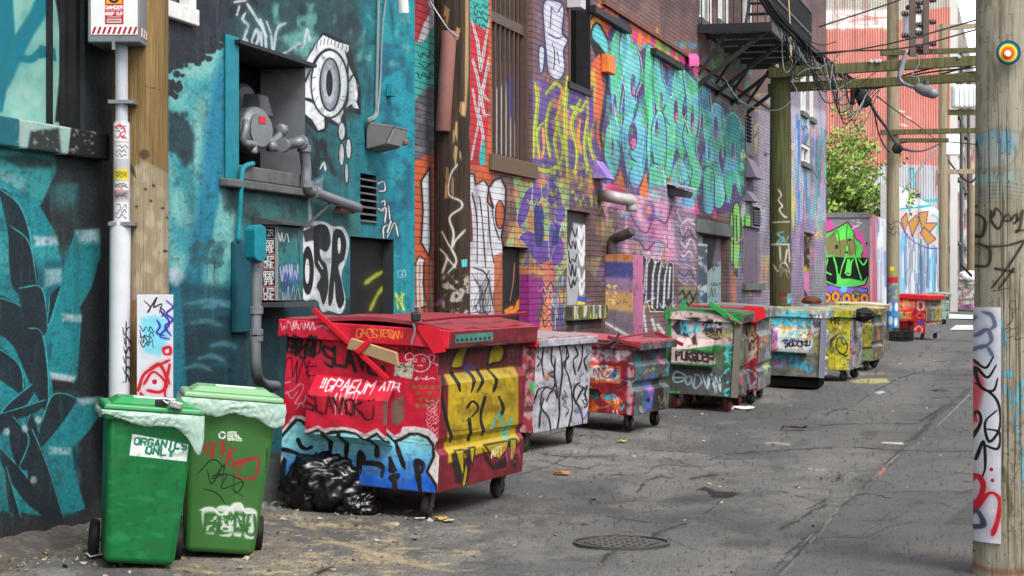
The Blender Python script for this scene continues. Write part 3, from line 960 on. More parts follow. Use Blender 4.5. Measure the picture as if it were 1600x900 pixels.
MB().wbox(W, ta - .3, tsl, za - .17, za + .006, -.1, .07).build("sill", m_sill, win, uvf=uvplane(sl0, W.pt(tsl, za - .17, .07) - sl0, Vector((0, 0, .2))), bevel=.012)
# small white-framed window high up
m_white = mat("white_paint", (206, 206, 204), .5, dirt=.35, dirt_col=(96, 92, 86), scale=9)
m_glass = mat("dark_glass", (44, 50, 56), .12, dirt=.2, bump=0, spec=.8)
ta, tb, za, zb, dd = TH['small']
w2 = MB().wbox(W, ta, tb, za, zb, -.098, -.07).build("window", m_glass, teal_b)
mb = MB().wbox(W, ta - .05, tb + .05, za - .09, za + .03, -.06, .05).wbox(W, tb - .07, tb + .04, za + .032, zb, -.065, .03).wbox(W, ta - .04, ta + .07, za + .032, zb, -.065, .03)
mb.build("frame", m_white, w2, bevel=.008)
# meter niche: steel lining, ledge, teal corner post and dark drip edge
ta, tb, za, zb, dd = TH['meter']
m_steel = mat("galvanised_sheet", (112, 116, 120), .5, metal=.25, dirt=.55, dirt_col=(60, 58, 56), scale=4, bump=.1)
m_dark = mat("dark_void", (14, 14, 15), .95, dirt=.3, dirt_col=(22, 22, 23), spec=.05)
mb = MB().wbox(W, tb - .012, tb - .003, za + .01, zb - .01, -.41, -.004)
mb.build("niche_lining", m_steel, teal_b)
MB().wbox(W, ta + .004, tb - .014, za + .004, zb - .004, -.415, -.405).build("niche_back", m_dark, teal_b)
m_tealp = mat("teal_gloss_paint", (22, 120, 134), .6, dirt=.4, dirt_col=(20, 60, 70), scale=9, bump=.2)
mb = MB().wbox(W, W.t(350), ta - .004, za - .12, zb + .06, .003, .022)
mb.build("corner_post", m_tealp, teal_b, bevel=.006)
mb = MB().wbox(W, ta - .1, tb + .1, zb + .005, zb + .035, -.02, .07)
mb.build("drip_edge", m_black, teal_b)
m_conc = mat("dark_concrete", (92, 96, 94), .85, dirt=.6, dirt_col=(40, 44, 44), scale=5, bump=.4)
MB().wbox(W, ta - .02, tb + .02, za - .12, za - .006, -.3, .05).wbox(W, ta - .36, tb + .06, za - .19, za - .126, .003, .08).build("ledge", m_conc, teal_b, bevel=.01)
# dark doorway with sprayed back panel
ta, tb, za, zb, dd = TH['door']
bo = W.pt(ta, za, -.11)
cvd = Canvas(120, 260, bo, W.pt(tb, za, -.11) - bo, Vector((0, 0, zb - za)), (20, 20, 22))
for P in (d3(870, 540, 905, 470, 960, 415), d3(935, 550, 950, 470, 965, 420), d3(850, 430, 890, 400, 945, 370), d3(952, 545, 962, 470)):
 cvd.stroke(P, 6, (190, 200, 50), .9, .75)
m_dp = mat("sprayed_black_door", None, .7, img=cvd.image("doorway_map", .9), dirt=.2, bump=.1)
MB().wbox(W, ta + .01, tb - .01, za, zb - .01, -.145, -.11).build("door", m_dp, teal_b, uvf=uvplane(bo, W.pt(tb, za, -.11) - bo, Vector((0, 0, zb - za))))
# louvre vent
ta, tb, za, zb, dd = TH['vent']
vb = MB().wbox(W, ta, tb, za, zb, -.078, -.07).build("vent", m_dark, teal_b)
mb = MB()
for i in range(7):
 z = za + (zb - za) * (i + .5) / 7
 mb.hexa([W.pt(ta, z - .035, .02), W.pt(tb, z - .035, .02), W.pt(tb, z - .02, -.05), W.pt(ta, z - .02, -.05), W.pt(ta, z - .022, .022), W.pt(tb, z - .022, .022), W.pt(tb, z - .005, -.05), W.pt(ta, z - .005, -.05)])
mb.build("louvre", m_steel, vb)
# --- things fixed to the teal wall
m_grey = mat("grey_metal", (120, 124, 128), .45, metal=.35, dirt=.4, dirt_col=(74, 70, 66), scale=8)
m_dgrey = mat("dark_grey_metal", (74, 76, 80), .5, metal=.3, dirt=.4, dirt_col=(46, 44, 42), scale=8)
gm_ = thing("gas_meter", W.pt(W.t(410), TH['meter'][2], -.3), "grey gas meter with round dial inside the wall niche", "gas meter")
p = W.at(402, 203, -.15)
MB().lathe([(.02, -.14), (.16, -.14), (.19, -.12), (.195, -.02), (.185, .0), (.165, .015), (.15, .03), (.03, .035)], p, W.out - W.along * .35, 28).build("meter_body", m_grey, gm_, smooth=False, bevel=.006)
m_plate = mat("pale_plate", (170, 172, 172), .5, dirt=.3)
ax = (W.out - W.along * .35).normalized()
MB().lathe([(.02, .036), (.135, .036), (.14, .048), (.02, .052)], p, ax, 28).build("dial", m_grey, gm_)
m_red = mat("red_sticker", (180, 46, 52), .5, dirt=.2)
q = p + ax * .058 + Vector((0, 0, .08))
sd = ax.cross(Vector((0, 0, 1))).normalized()
MB().hexa([q - sd * .04 - Vector((0, 0, .03)), q + sd * .04 - Vector((0, 0, .03)), q + sd * .04 - ax * .004 - Vector((0, 0, .03)), q - sd * .04 - ax * .004 - Vector((0, 0, .03)),
   q - sd * .04 + Vector((0, 0, .03)), q + sd * .04 + Vector((0, 0, .03)), q + sd * .04 - ax * .004 + Vector((0, 0, .03)), q - sd * .04 - ax * .004 + Vector((0, 0, .03))]).build("sticker", m_red, gm_)
p2 = W.at(377, 160, -.35)
MB().lathe([(.02, -.1), (.14, -.1), (.16, -.06), (.16, .03), (.13, .06), (.02, .07)], p2, ax, 24).build("regulator", m_dgrey, gm_, bevel=.006)
mb = MB()
c = W.at(402, 165, -.22)
u, v, z = W.along * .13, W.out * .1, Vector((0, 0, .09))
mb.hexa([c - u - v - z, c + u - v - z, c + u + v - z, c - u + v - z, c - u * .7 - v + z, c + u * .7 - v + z, c + u * .7 + v * .6 + z, c - u * .7 + v * .6 + z])
mb.build("index_box", m_dgrey, gm_, bevel=.012)
for (x0, y0, x1, y1) in ((386, 188, 392, 214), (390, 214, 378, 250)):
 pass
MB().tube([W.at(384, 190, -.12), W.at(384, 200, -.1), W.at(380, 222, -.12), W.at(396, 226, -.1), W.at(396, 240, -.1)], .03, 10).build("union", m_grey, gm_, smooth=True)
MB().tube([W.at(418, 222, -.12), W.at(430, 218, -.12), W.at(442, 205, -.1)], .032, 10).lathe([(.03, -.04), (.055, -.03), (.055, .03), (.03, .04)], W.at(440, 203, -.1), W.along, 8).build("valve", m_grey, gm_, smooth=True)
# grey outlet pipe
gp = thing("gas_pipe", W.at(480, 250, .1), "grey pipe elbowing out of the niche then along the wall", "pipe")
MB().tube([W.at(420, 229, -.1), W.at(445, 227, -.02), W.at(468, 222, .1), W.at(474, 224, .1), W.at(475, 232, .1), W.at(478, 262, .1), W.at(478, 285, .1), W.at(480, 294, .1), W.at(487, 299, .1), W.at(520, 311, .1), W.at(560, 325, .1)], .045, 12, sub=6).build("pipe", m_grey, gp, smooth=True)
for (x, y, d) in ((442, 227, W.along), (470, 222, W.along), (475, 232, Vector((0, 0, 1))), (479, 288, Vector((0, 0, 1))), (490, 300, W.along)):
 MB().lathe([(.046, -.03), (.06, -.028), (.06, .028), (.046, .03)], W.at(x, y, .1 if x > 450 else 0), d, 12).build("coupling", m_grey, gp)
m_rust = mat("rusty_pipe", (112, 88, 74), .7, dirt=.5, dirt_col=(84, 52, 36), scale=10)
MB().cyl(W.at(528, 327, .06), W.at(552, 328, .06), .035, 12).build("pipe_stub", m_rust, gp, smooth=False)
MB().cyl(W.at(520, 314, .1), W.at(478, 354, .06), .014, 8).build("strut", m_dgrey, gp)
# thin teal pipe down from the niche
tp = MB().tube([W.at(395, 256, .05), W.at(383, 260, .06), W.at(378, 270, .06), W.at(376, 300, .06), W.at(374, 340, .05), W.at(372, 378, .05)], .022, 8).build("thin_pipe", m_tealp, smooth=True)
tag(tp, "thin teal painted pipe running down from the meter niche", "pipe")
m_db = mat("teal_box_paint", (16, 78, 92), .6, dirt=.5, dirt_col=(14, 48, 58))
tb_ = MB().wbox(W, W.t(360), W.t(385), W.z(362, 520), W.z(362, 377), .004, .05).build("wall_duct", m_db, bevel=.01)
tag(tb_, "flat teal duct cover on the wall under the thin teal pipe", "duct")
# electrical cabinet with stickers, conduit below
o1 = .2
ta, tb, za, zb = W.t(398), W.t(474, .2), W.z(398, 470), W.z(398, 352)
ec = thing("electrical_cabinet", W.pt((ta + tb) / 2, za), "grey and teal electrical cabinet with a column of black stickers", "cabinet")
fo = W.pt(ta, za, o1)
cve = Canvas(220, 220, fo, W.pt(tb, za, o1) - fo, Vector((0, 0, zb - za)), (38, 120, 122))
cve.mottle((110, 128, 128), 24, .42, .6, .8, 4)
cve.mottle((40, 60, 64), 14, .5, .7, .7, 5)
cve.scrib(440, 360, 470, 400, 9, 1.2, (40, 40, 44), 3)
cve.scrib(438, 412, 468, 440, 14, 1.6, (170, 160, 200), 4)
cve.scrib(440, 425, 470, 460, 12, 1.3, (40, 60, 150), 5)
cve.scrib(440, 445, 470, 478, 8, 1.0, (150, 175, 175), 6)
cve.scrib(434, 362, 450, 380, 6, 1.2, (220, 224, 226), 7)
cve.text("LOE", 467, 395, 468, 430, 6, 1.0, (30, 30, 34))
so = W.pt(ta, za, 0.004)
cvx = Canvas(140, 260, so, W.pt(ta, za, o1) - so, Vector((0, 0, zb - za)), (146, 150, 152), local=(70, 130))
y = 4
for (h, bgc, l1, l2) in ((18, (28, 28, 30), "FZR", ""), (26, (30, 30, 32), "RESER", "SPOK"), (24, (168, 40, 40), "LEP", "ONE"), (28, (30, 30, 32), "RESER", "SPOK"), (24, (176, 42, 42), "LEP", "ONE")):
 x0, x1 = 22, 60
 cvx.poly([(x0, y), (x1, y), (x1, y + h), (x0, y + h)], bgc, .8)
 if bgc[0] > 100:
  cvx.poly([(x0 + 2, y + 3), (x1 - 2, y + 3), (x1 - 2, y + h - 3), (x0 + 2, y + h - 3)], (34, 32, 34), .8)
 if l2:
  cvx.text(l1, x0 + 4, y + h * .46, x1 - 4, y + h * .46, h * .34, 2.4, (226, 226, 226), soft=.2)
  cvx.text(l2, x0 + 5, y + h * .90, x1 - 5, y + h * .90, h * .34, 2.4, (226, 226, 226), soft=.2)
 else:
  cvx.text(l1, x0 + 6, y + h - 4, x1 - 6, y + h - 4, h - 8, 2, (200, 200, 200))
 y += h + 1.5
m_ef = mat("cabinet_front", None, .55, img=cve.image("cabinet_front_map"), dirt=.3, bump=.1)
m_es = mat("cabinet_side", None, .5, img=cvx.image("cabinet_side_map"), dirt=.2, bump=.05)
fuv, suv = uvplane(fo, W.pt(tb, za, o1) - fo, Vector((0, 0, zb - za))), uvplane(so, W.pt(ta, za, o1) - so, Vector((0, 0, zb - za)))
MB().wbox(W, ta, tb, za, zb, .004, o1).build("cabinet_body", [m_grey, m_ef, m_es], ec, bevel=.006,
 mf=lambda n, c: 1 if n.dot(W.out) > .8 else (2 if n.dot(W.along) < -.8 else 0), uvf=lambda p, mi, n: fuv(p) if mi == 1 else suv(p))
mb = MB().hexa([W.pt(ta - .06, zb + .004, o1 + .06), W.pt(tb + .06, zb + .004, o1 + .06), W.pt(tb + .06, zb + .004, .004), W.pt(ta - .06, zb + .004, .004),
    W.pt(ta - .06, zb + .022, o1 + .06), W.pt(tb + .06, zb + .022, o1 + .06), W.pt(tb + .06, zb + .07, .004), W.pt(ta - .06, zb + .07, .004)])
mb.build("rain_hood", m_dgrey, ec)
MB().wbox(W, ta - .12, tb + .1, za - .05, za - .012, .004, .3).build("bracket", m_dgrey, ec)
jb = thing("conduit", W.at(402, 470, .3), "grey conduit with a teal junction box bending into the wall", "conduit")
pj = W.at(400, 380, .32)
u, v = W.along * .10, W.out * .045
mb = MB()
for i in range(2):
 pass
prof = []
for k in range(24):
 q = 2 * math.pi * k / 24
 prof.append(pj - v + Vector((0, 0, 1)) * (.09 * (1 if math.sin(q) > 0 else -1) + .05 * math.sin(q)) + (W.along * .06 + W.out * .025) * math.cos(q))
mb.prism(prof, W.out * .1 - W.along * .04)
mb.build("junction_box", m_tealp, jb, bevel=.01)
MB().tube([W.at(400, 402, .3), W.at(400, 480, .3), W.at(399, 540, .3), W.at(400, 575, .3), W.at(404, 592, .28), W.at(414, 601, .2), W.at(432, 603, .05)], .042, 12).build("pipe", m_grey, jb, smooth=True)
for y in (404, 485, 520, 528):
 MB().lathe([(.043, -.03), (.055, -.026), (.055, .026), (.043, .03)], W.at(400, y, .3), (0, 0, 1), 12).build("coupling", m_grey, jb)
# floodlight
fl = thing("floodlight", W.at(590, 205), "grey angular floodlight bolted to the teal wall beside the eye", "floodlight")
m_lens = mat("floodlight_glass", (150, 152, 150), .25, dirt=.5, dirt_col=(90, 88, 84), spec=.6)
m_brz = mat("dull_grey_casting", (104, 102, 100), .6, dirt=.4, dirt_col=(70, 62, 56))
A0, A1, A2, A3 = W.at(570, 188, .03), W.at(572, 226, .03), W.at(624, 192, .42), W.at(622, 230, .36)
al = W.along
p0 = W.at(572, 190, .02); wd = al * .5
mb = MB()
h = Vector((0, 0, 1))
mb.hexa([p0 - h * .26, p0 - h * .26 + wd, p0 - h * .22 + wd + W.out * .18, p0 - h * .22 + W.out * .18, p0, p0 + wd, p0 + wd - h * .04 + W.out * .27, p0 - h * .04 + W.out * .27])
mb.build("lamp_body", m_brz, fl, bevel=.012)
mb = MB()
g = lambda o, zz, s_: p0 + wd * s_ + W.out * o - h * zz
mb.hexa([g(.204, .205, .08), g(.204, .205, .92), g(.19, .205, .92), g(.19, .205, .08), g(.27, .065, .08), g(.27, .065, .92), g(.258, .065, .92), g(.258, .065, .08)])
mb.build("lens", m_lens, fl)
MB().cyl(p0 + wd * .98 + W.out * .2 - h * .16, p0 + wd * 1.1 + W.out * .22 - h * .16, .035, 12).build("knob", m_rust, fl)
m_cab = mat("grey_cable", (110, 122, 124), .6, dirt=.2)
wc = MB()
wc.tube([W.at(592, -30, .03), W.at(590, 60, .03), W.at(588, 150, .03), W.at(587, 178, .04), W.at(575, 187, .06)], .016, 6)
o = wc.build("wall_conduit", m_cab, smooth=True); tag(o, "thin grey conduit dropping straight down to the floodlight", "conduit")
o = MB().tube([W.at(607, -30, .02), W.at(598, 40, .03), W.at(594, 130, .02), W.at(591, 165, .05), W.at(588, 182, .06), W.at(575, 190, .06)], .011, 6).build("lamp_cable", m_cab, smooth=True)
tag(o, "loose grey cable curving down the wall behind the floodlight conduit", "cable")
o = MB().cyl(W.at(628, -20, .14), W.at(630, 20, .14), .055, 14).build("pipe_stub", m_white); tag(o, "short white pipe end hanging at the top of the teal wall", "pipe")
o = MB().wbox(W, W.t(603), W.t(609), W.z(603, 150), W.z(603, 131), .004, .06).build("wall_bracket", m_tealp, bevel=.004); tag(o, "little teal bracket on the wall above the floodlight", "bracket")
# ------------------------------------------------------------ long brick building
W = BRICK
B_END, B_H = 57.7, 13.0
BO = W.pt(T_CORNER, -.2)
BU, BV = W.pt(B_END, -.2) - BO, Vector((0, 0, 10.6))
BLEN, BVH = BU.length, 10.6
cv = Canvas(2300, 1250, BO, BU, BV, (118, 90, 88))
cv.mottle((94, 72, 74), 30, .4, .65, .7, 1)
cv.mottle((136, 100, 94), 16, .5, .7, .6, 2)
z7, z8, q1, q2 = ZC(640, 0, 3), ZC(640, 250, 3.334), ZC(900, 0, 3), ZC(920, 250, 3.3333)
rl = np.random.RandomState(21)
def R(a, b): return rl.uniform(a, b)
BK = (26, 25, 28)
WHT = (218, 218, 224)
# --- strip between teal corner and burnt pole
cv.poly([(640, -60), (770, -60), (770, 560), (640, 560)], (196, 90, 50), 3)
cv.poly(z7(0, -60, 125, -60, 125, 90, 60, 200, 30, 200, 0, 200), (186, 42, 56), 2)
cv.poly(z7(75, -60, 105, -60, 128, 100, 70, 196, 38, 196, 62, 120, 95, 60), (214, 210, 214), 1.5)
cv.poly(z7(0, 200, 65, 196, 130, 90, 130, 400, 20, 480, 0, 500), (56, 170, 160), 2)
for i in range(3):
 cv.scrib(652, 80 + i * 16, 678, 92 + i * 16, 6, 1.4, BK, 40 + i)
cv.poly(z7(0, 500, 60, 430, 130, 380, 120, 700, 60, 740, 0, 760), (92, 90, 100), 5)
cv.mottle((130, 128, 136), 9, .5, .68, .6, 5, (640, 130, 684, 245))
cv.poly(z8(60, 110, 105, 40, 110, 430, 100, 500, 60, 430, 70, 260), WHT, 1.5, outline=(BK, 2.5))
cv.poly(z8(20, 560, 50, 500, 80, 520, 70, 640, 90, 760, 20, 780), WHT, 1.5, outline=(BK, 2))
for x, c_ in ((650, (120, 60, 40)), (656, (200, 110, 70)), (662, (60, 40, 36)), (668, (150, 70, 44)), (674, (210, 200, 200))):
 cv.stroke([(x, 410), (x + R(-1, 1), 440), (x + 1, 500)], 3, c_, .5, .8)
# --- between burnt pole and barred window
cv.poly(z7(280, -60, 372, -60, 372, 110, 285, 260), (60, 170, 160), 2)
for i in range(4):
 cv.scrib(738, 5 + i * 11, 764, 14 + i * 11, 7, 1.2, BK, 50 + i)
cv.poly(z7(285, 100, 370, 150, 370, 560, 355, 780, 285, 770), (190, 40, 52), 1.5)
for P in (z7(290, 90, 320, 200, 333, 330, 350, 230, 372, 100), z7(296, 280, 318, 360, 332, 440, 352, 370, 370, 270), z7(296, 420, 320, 560, 332, 440, 350, 540, 372, 540), z7(290, 745, 310, 640, 330, 545, 345, 640, 330, 745), z7(370, 300, 340, 440, 370, 470)):
 cv.stroke(P, 4.2, (214, 206, 208), .25, smooth=False)
 cv.stroke(P, .9, BK, .3, .6, smooth=False)
cv.poly(z7(325, 720, 352, 640, 358, 770, 330, 780), (60, 170, 165), 1)
# --- white letters on orange
cv.mottle((150, 62, 38), 9, .5, .7, .6, 9, (735, 255, 800, 480))
cv.poly(z8(306, 70, 335, 75, 345, 130, 385, 105, 412, 140, 404, 220, 436, 250, 410, 150, 440, 105, 476, 92, 502, 150, 498, 280, 478, 400, 492, 470, 470, 600, 440, 700, 452, 840, 300, 850), (208, 206, 212), 1.5, outline=(BK, 2.6))
for P in (z8(325, 170, 350, 300, 352, 540), z8(365, 190, 380, 330, 396, 560), z8(408, 240, 420, 420, 440, 540), z8(430, 250, 440, 330, 470, 420), z8(330, 560, 400, 600, 440, 780), z8(340, 620, 380, 700, 330, 780), z8(420, 600, 380, 760, 420, 820)):
 cv.stroke(P, 2.0, BK, .3)
cv.poly(z8(315, 200, 326, 300, 330, 420, 314, 430), (120, 50, 40), 1)
cv.ell(*z8(470, 285)[0], 6.5, 21, (190, 92, 52), 1); cv.stroke([(z8(470, 285)[0][0] + 7 * math.cos(q), z8(470, 285)[0][1] + 22 * math.sin(q)) for q in np.linspace(0, 6.28, 16)[:-1]], 2, BK, closed=True)
for i in range(9):
 cv.stroke([(R(735, 770), R(420, 440)), (R(735, 770), R(450, 500)), (R(735, 770), R(480, 510))], 1.5, (90, 92, 100), .4, .8)
cv.poly(z8(440, 500, 480, 480, 500, 640, 470, 840, 440, 840), (178, 96, 62), 2, .9)
# --- purple and pale green piece around the low dark opening
cv.poly(z8(540, 90, 600, 80, 650, 50, 830, 80, 830, 540, 760, 640, 600, 560, 500, 440, 560, 300), (150, 186, 120), 2)
cv.mottle((206, 130, 84), 12, .48, .64, .85, 12, (790, 265, 890, 440), sx=1.2, sy=.6)
pu = (108, 76, 160)
for P in (z8(655, 60, 700, 70, 760, 120, 800, 200, 812, 300, 770, 330, 740, 250, 690, 200, 650, 300, 640, 180), z8(600, 170, 640, 150, 620, 280, 575, 350, 560, 300), z8(570, 400, 630, 370, 700, 420, 790, 400, 800, 520, 720, 560, 650, 520, 600, 440), z8(690, 110, 720, 120, 715, 200, 690, 190), z8(730, 330, 790, 340, 760, 430, 730, 520)):
 cv.poly(P, pu, 1.8, smooth=True, outline=((176, 200, 130), 1.2))
for P in (z8(650, 250, 690, 230, 700, 330, 690, 440, 655, 430), z8(760, 330, 780, 360, 770, 440, 740, 430)):
 cv.poly(P, (52, 56, 120), 1.5, smooth=True)
cv.mottle((70, 50, 120), 8, .55, .72, .5, 14, (800, 265, 890, 420))
cv.poly(z8(610, 600, 700, 625, 690, 720, 660, 800, 690, 900, 605, 900), (150, 36, 128), 2)
cv.poly(z8(690, 540, 740, 520, 770, 600, 740, 720, 745, 900, 670, 900, 700, 740), (222, 128, 100), 2)
for i in range(7):
 cv.scrib(846, 440 + i * 10, 864, 452 + i * 10, 4, 1.4, (40, 34, 40), 60 + i)
for i in range(34):
 x = R(862, 886); y = R(430, 510)
 cv.stroke([(x, y), (x + R(-2, 2), y + R(10, 26))], R(1.5, 3), [(110, 190, 205), (60, 90, 170), (220, 180, 190), (150, 60, 110), (90, 170, 150), (226, 170, 90)][rl.randint(6)], .5, .85)
cv.mottle((120, 50, 90), 7, .55, .7, .7, 15, (820, 400, 886, 470))
# --- purple and lime piece
cv.poly([(832, -40), (950, -40), (950, 130), (832, 130)], (110, 82, 92), 6)
cv.mottle((150, 118, 130), 12, .5, .7, .6, 16, (832, -20, 950, 130))
cv.poly([(832, 120), (905, 145), (950, 110), (950, 335), (920, 262), (832, 262)], (98, 78, 146), 5)
cv.mottle((216, 126, 84), 14, .52, .66, .8, 17, (832, 110, 950, 330), sx=1.6, sy=.6)
cv.mottle((70, 56, 124), 16, .45, .65, .8, 18, (832, 130, 950, 330))
lim = (188, 200, 64)
for P in (z7(590, 390, 600, 470, 588, 600, 582, 740), z7(640, 440, 690, 390, 722, 460, 690, 560, 722, 690, 700, 790), z7(742, 360, 728, 560, 744, 860), z7(800, 470, 760, 580, 785, 700, 775, 820), z7(850, 340, 876, 480, 842, 640, 872, 780), z7(640, 560, 600, 620, 610, 740),
   z7(660, 480, 640, 600, 660, 740), z7(700, 580, 680, 660, 700, 760), z7(760, 500, 800, 520, 830, 470), z7(900, 440, 890, 560, 915, 680), z7(830, 560, 820, 700, 840, 800), z7(590, 780, 640, 800, 700, 780), z7(845, 360, 905, 400, 880, 470)):
 cv.stroke(P, R(3.2, 5.4), lim, .3)
 cv.stroke([(x + 1, y) for x, y in P], 1.2, (90, 120, 60), .4, .7)
for P in (z7(720, 420, 700, 500, 715, 560), z7(625, 600, 630, 690, 620, 740), z7(800, 560, 790, 640, 805, 720)):
 cv.stroke(P, 4, (226, 150, 70), .4)
cv.stroke(z7(925, 380, 895, 520, 888, 640, 905, 720), 6, (224, 110, 62), .4)
cv.stroke(z7(936, 340, 910, 520, 896, 640, 930, 800), 5, (52, 40, 62), .4)
cv.mottle((170, 186, 70), 6, .56, .7, .8, 19, (840, 250, 960, 330), sx=1.5, sy=.6)
# --- white throw-up with blue edge
for P in (z7(630, 10, 690, 5, 724, 40, 716, 150, 742, 190, 722, 240, 728, 320, 706, 370, 676, 366, 650, 340, 640, 250, 630, 140), z7(606, 230, 626, 214, 634, 250, 626, 330, 610, 334)):
 cv.poly(P, (204, 204, 216), 1.5, smooth=True, outline=((48, 50, 96), 2.2))
for P in (z7(660, 30, 690, 60, 715, 20), z7(668, 200, 680, 250, 676, 330), z7(692, 240, 702, 300), z7(650, 160, 690, 180, 720, 170), z7(664, 40, 660, 130)):
 cv.stroke(P, 1.5, (48, 50, 96), .3)
# --- flames above and under the big piece
cv.poly(q1(60, 40, 130, 0, 330, 120, 580, 290, 640, 400, 560, 420, 60, 160), (196, 92, 72), 8)
for i in range(26):
 f = i / 25
 x = 60 + 540 * f + R(-6, 6)
 y = 110 + 260 * f * .92 + R(-8, 14)
 h = R(60, 150) * (1.05 - .3 * f)
 c_ = [(236, 116, 46), (224, 62, 130), (240, 160, 60), (232, 90, 100), (214, 70, 150), (246, 130, 40)][rl.randint(6)]
 cv.poly(q1(x - 16, y + 40, x - 10, y - h * .4, x + R(-4, 6), y - h, x + 12, y - h * .35, x + 20, y + 40), c_, 2.5, .95)
cv.stroke(q1(70, 90, 90, 60, 130, 40), 3, BK, .4)
cv.poly(q1(72, 170, 90, 110, 120, 130, 160, 220, 150, 270, 120, 230), (100, 200, 205), 1.5, smooth=True, outline=(BK, 2.5))
cv.poly(q1(60, 180, 110, 210, 130, 260, 136, 300, 90, 260), BK, 2)
cv.poly(q1(70, 300, 110, 250, 130, 300, 128, 420, 100, 560, 60, 560), (218, 100, 70), 4)
cv.poly(q1(50, 340, 90, 320, 96, 420, 80, 560, 50, 600), (214, 190, 60), 5, .8)
cv.poly(q1(60, 420, 80, 400, 84, 560, 60, 640), (96, 70, 150), 4)
# --- big letters: dark bed, then letters
cv.poly(q1(150, 150, 200, 80, 240, 60, 265, 180, 300, 240, 345, 205, 372, 235, 440, 330, 490, 285, 545, 330, 580, 400, 640, 500, 690, 480, 745, 560, 790, 640, 800, 900, 780, 980, 640, 1010, 320, 920, 230, 920, 130, 860, 118, 720, 150, 560), (82, 62, 108), 3)
aq, gr, bl = (122, 206, 202), (92, 190, 142), (112, 184, 216)
LET = [  # (outline, colour low, colour high, holes)
 (q1(168, 180, 190, 140, 214, 200, 224, 330, 214, 440, 205, 520, 214, 640, 200, 780, 180, 830, 150, 790, 132, 720, 142, 600, 170, 560, 160, 420, 160, 280), gr, aq, [(182, 500, 8, 60), (172, 690, 5, 40)]),
 (q1(205, 190, 232, 120, 262, 190, 296, 260, 304, 360, 276, 450, 312, 520, 330, 640, 322, 800, 290, 880, 252, 860, 226, 760, 214, 640, 226, 520, 222, 380, 206, 280), aq, bl, [(268, 400, 12, 55), (266, 640, 22, 66)]),
 (q1(326, 230, 352, 215, 362, 300, 356, 440, 366, 560, 352, 700, 345, 780, 330, 700, 336, 560, 318, 420), gr, aq, []),
 (q1(362, 290, 392, 250, 402, 350, 440, 450, 452, 370, 470, 300, 492, 300, 520, 400, 500, 520, 520, 600, 500, 760, 470, 700, 440, 830, 400, 800, 424, 640, 392, 560, 370, 480), aq, gr, [(400, 470, 7, 40), (468, 520, 10, 60)]),
 (q1(352, 620, 380, 520, 410, 540, 424, 640, 420, 770, 396, 812, 366, 760), bl, gr, [(378, 600, 7, 40)]),
 (q1(345, 790, 380, 770, 420, 830, 430, 900, 420, 1000, 372, 990, 346, 900), gr, aq, []),
 (q1(500, 330, 540, 360, 572, 420, 576, 560, 560, 700, 590, 820, 570, 900, 545, 960, 520, 880, 530, 760, 500, 640, 520, 520), aq, gr, [(545, 560, 8, 70)]),
 (q1(440, 850, 480, 740, 520, 800, 545, 900, 560, 1000, 480, 990), aq, bl, [(490, 880, 9, 40)]),
 (q1(585, 400, 620, 420, 632, 520, 640, 480, 680, 500, 690, 620, 672, 740, 700, 860, 690, 960, 650, 960, 640, 800, 610, 780, 600, 640), bl, aq, [(655, 600, 9, 55)]),
 (q1(690, 560, 730, 520, 770, 580, 794, 700, 790, 860, 770, 930, 742, 860, 720, 960, 694, 860, 700, 720), (40, 130, 140), gr, [(735, 720, 8, 60)]),
 (q1(600, 800, 640, 790, 650, 900, 640, 1000, 600, 980), gr, bl, []),
]
for P, c0, c1, holes in LET:
 ys_ = [p[1] for p in P]
 cv.poly(P, c0, 1.5, smooth=True, grad=((P[0][0], min(ys_)), (P[0][0] + 8, max(ys_)), c1), outline=((70, 58, 110), 1.7))
 cv.stroke([(x + 2, y + 3) for x, y in P[:len(P) // 2]], 1.3, (206, 236, 226), .3, .8)
 for (hx, hy, hr, hh) in holes:
  p = q1(hx, hy)[0]
  cv.ell(p[0], p[1], hr / 3, hh / 3, (96, 66, 122), 1)
  cv.ell(p[0] + 1, p[1] + hh / 6, hr / 5, hh / 8, (214, 110, 150), 1)
cv.mottle((70, 180, 110), 12, .55, .7, .7, 24, (940, 60, 1180, 330), sx=1.4, sy=.7)
cv.mottle((90, 170, 214), 10, .58, .72, .7, 25, (940, 60, 1180, 330), sx=1.4, sy=.7)
cv.stroke(q1(352, 240, 350, 500, 342, 780), 3.2, (90, 230, 160), .5, .9)
for i in range(46):
 x = R(945, 1165)
 y = 90 + (x - 945) * .3 + R(10, 180)
 P = [(x, y), (x + R(-5, 5), y + R(6, 18)), (x + R(-6, 8), y + R(18, 44))]
 cv.stroke(P, R(1.2, 2.4), [(208, 236, 228), (30, 90, 100), (54, 48, 80), (150, 222, 170), (70, 140, 190)][rl.randint(5)], .3, .75)
cv.mottle((50, 90, 110), 16, .58, .75, .35, 26, (1080, 130, 1180, 330))
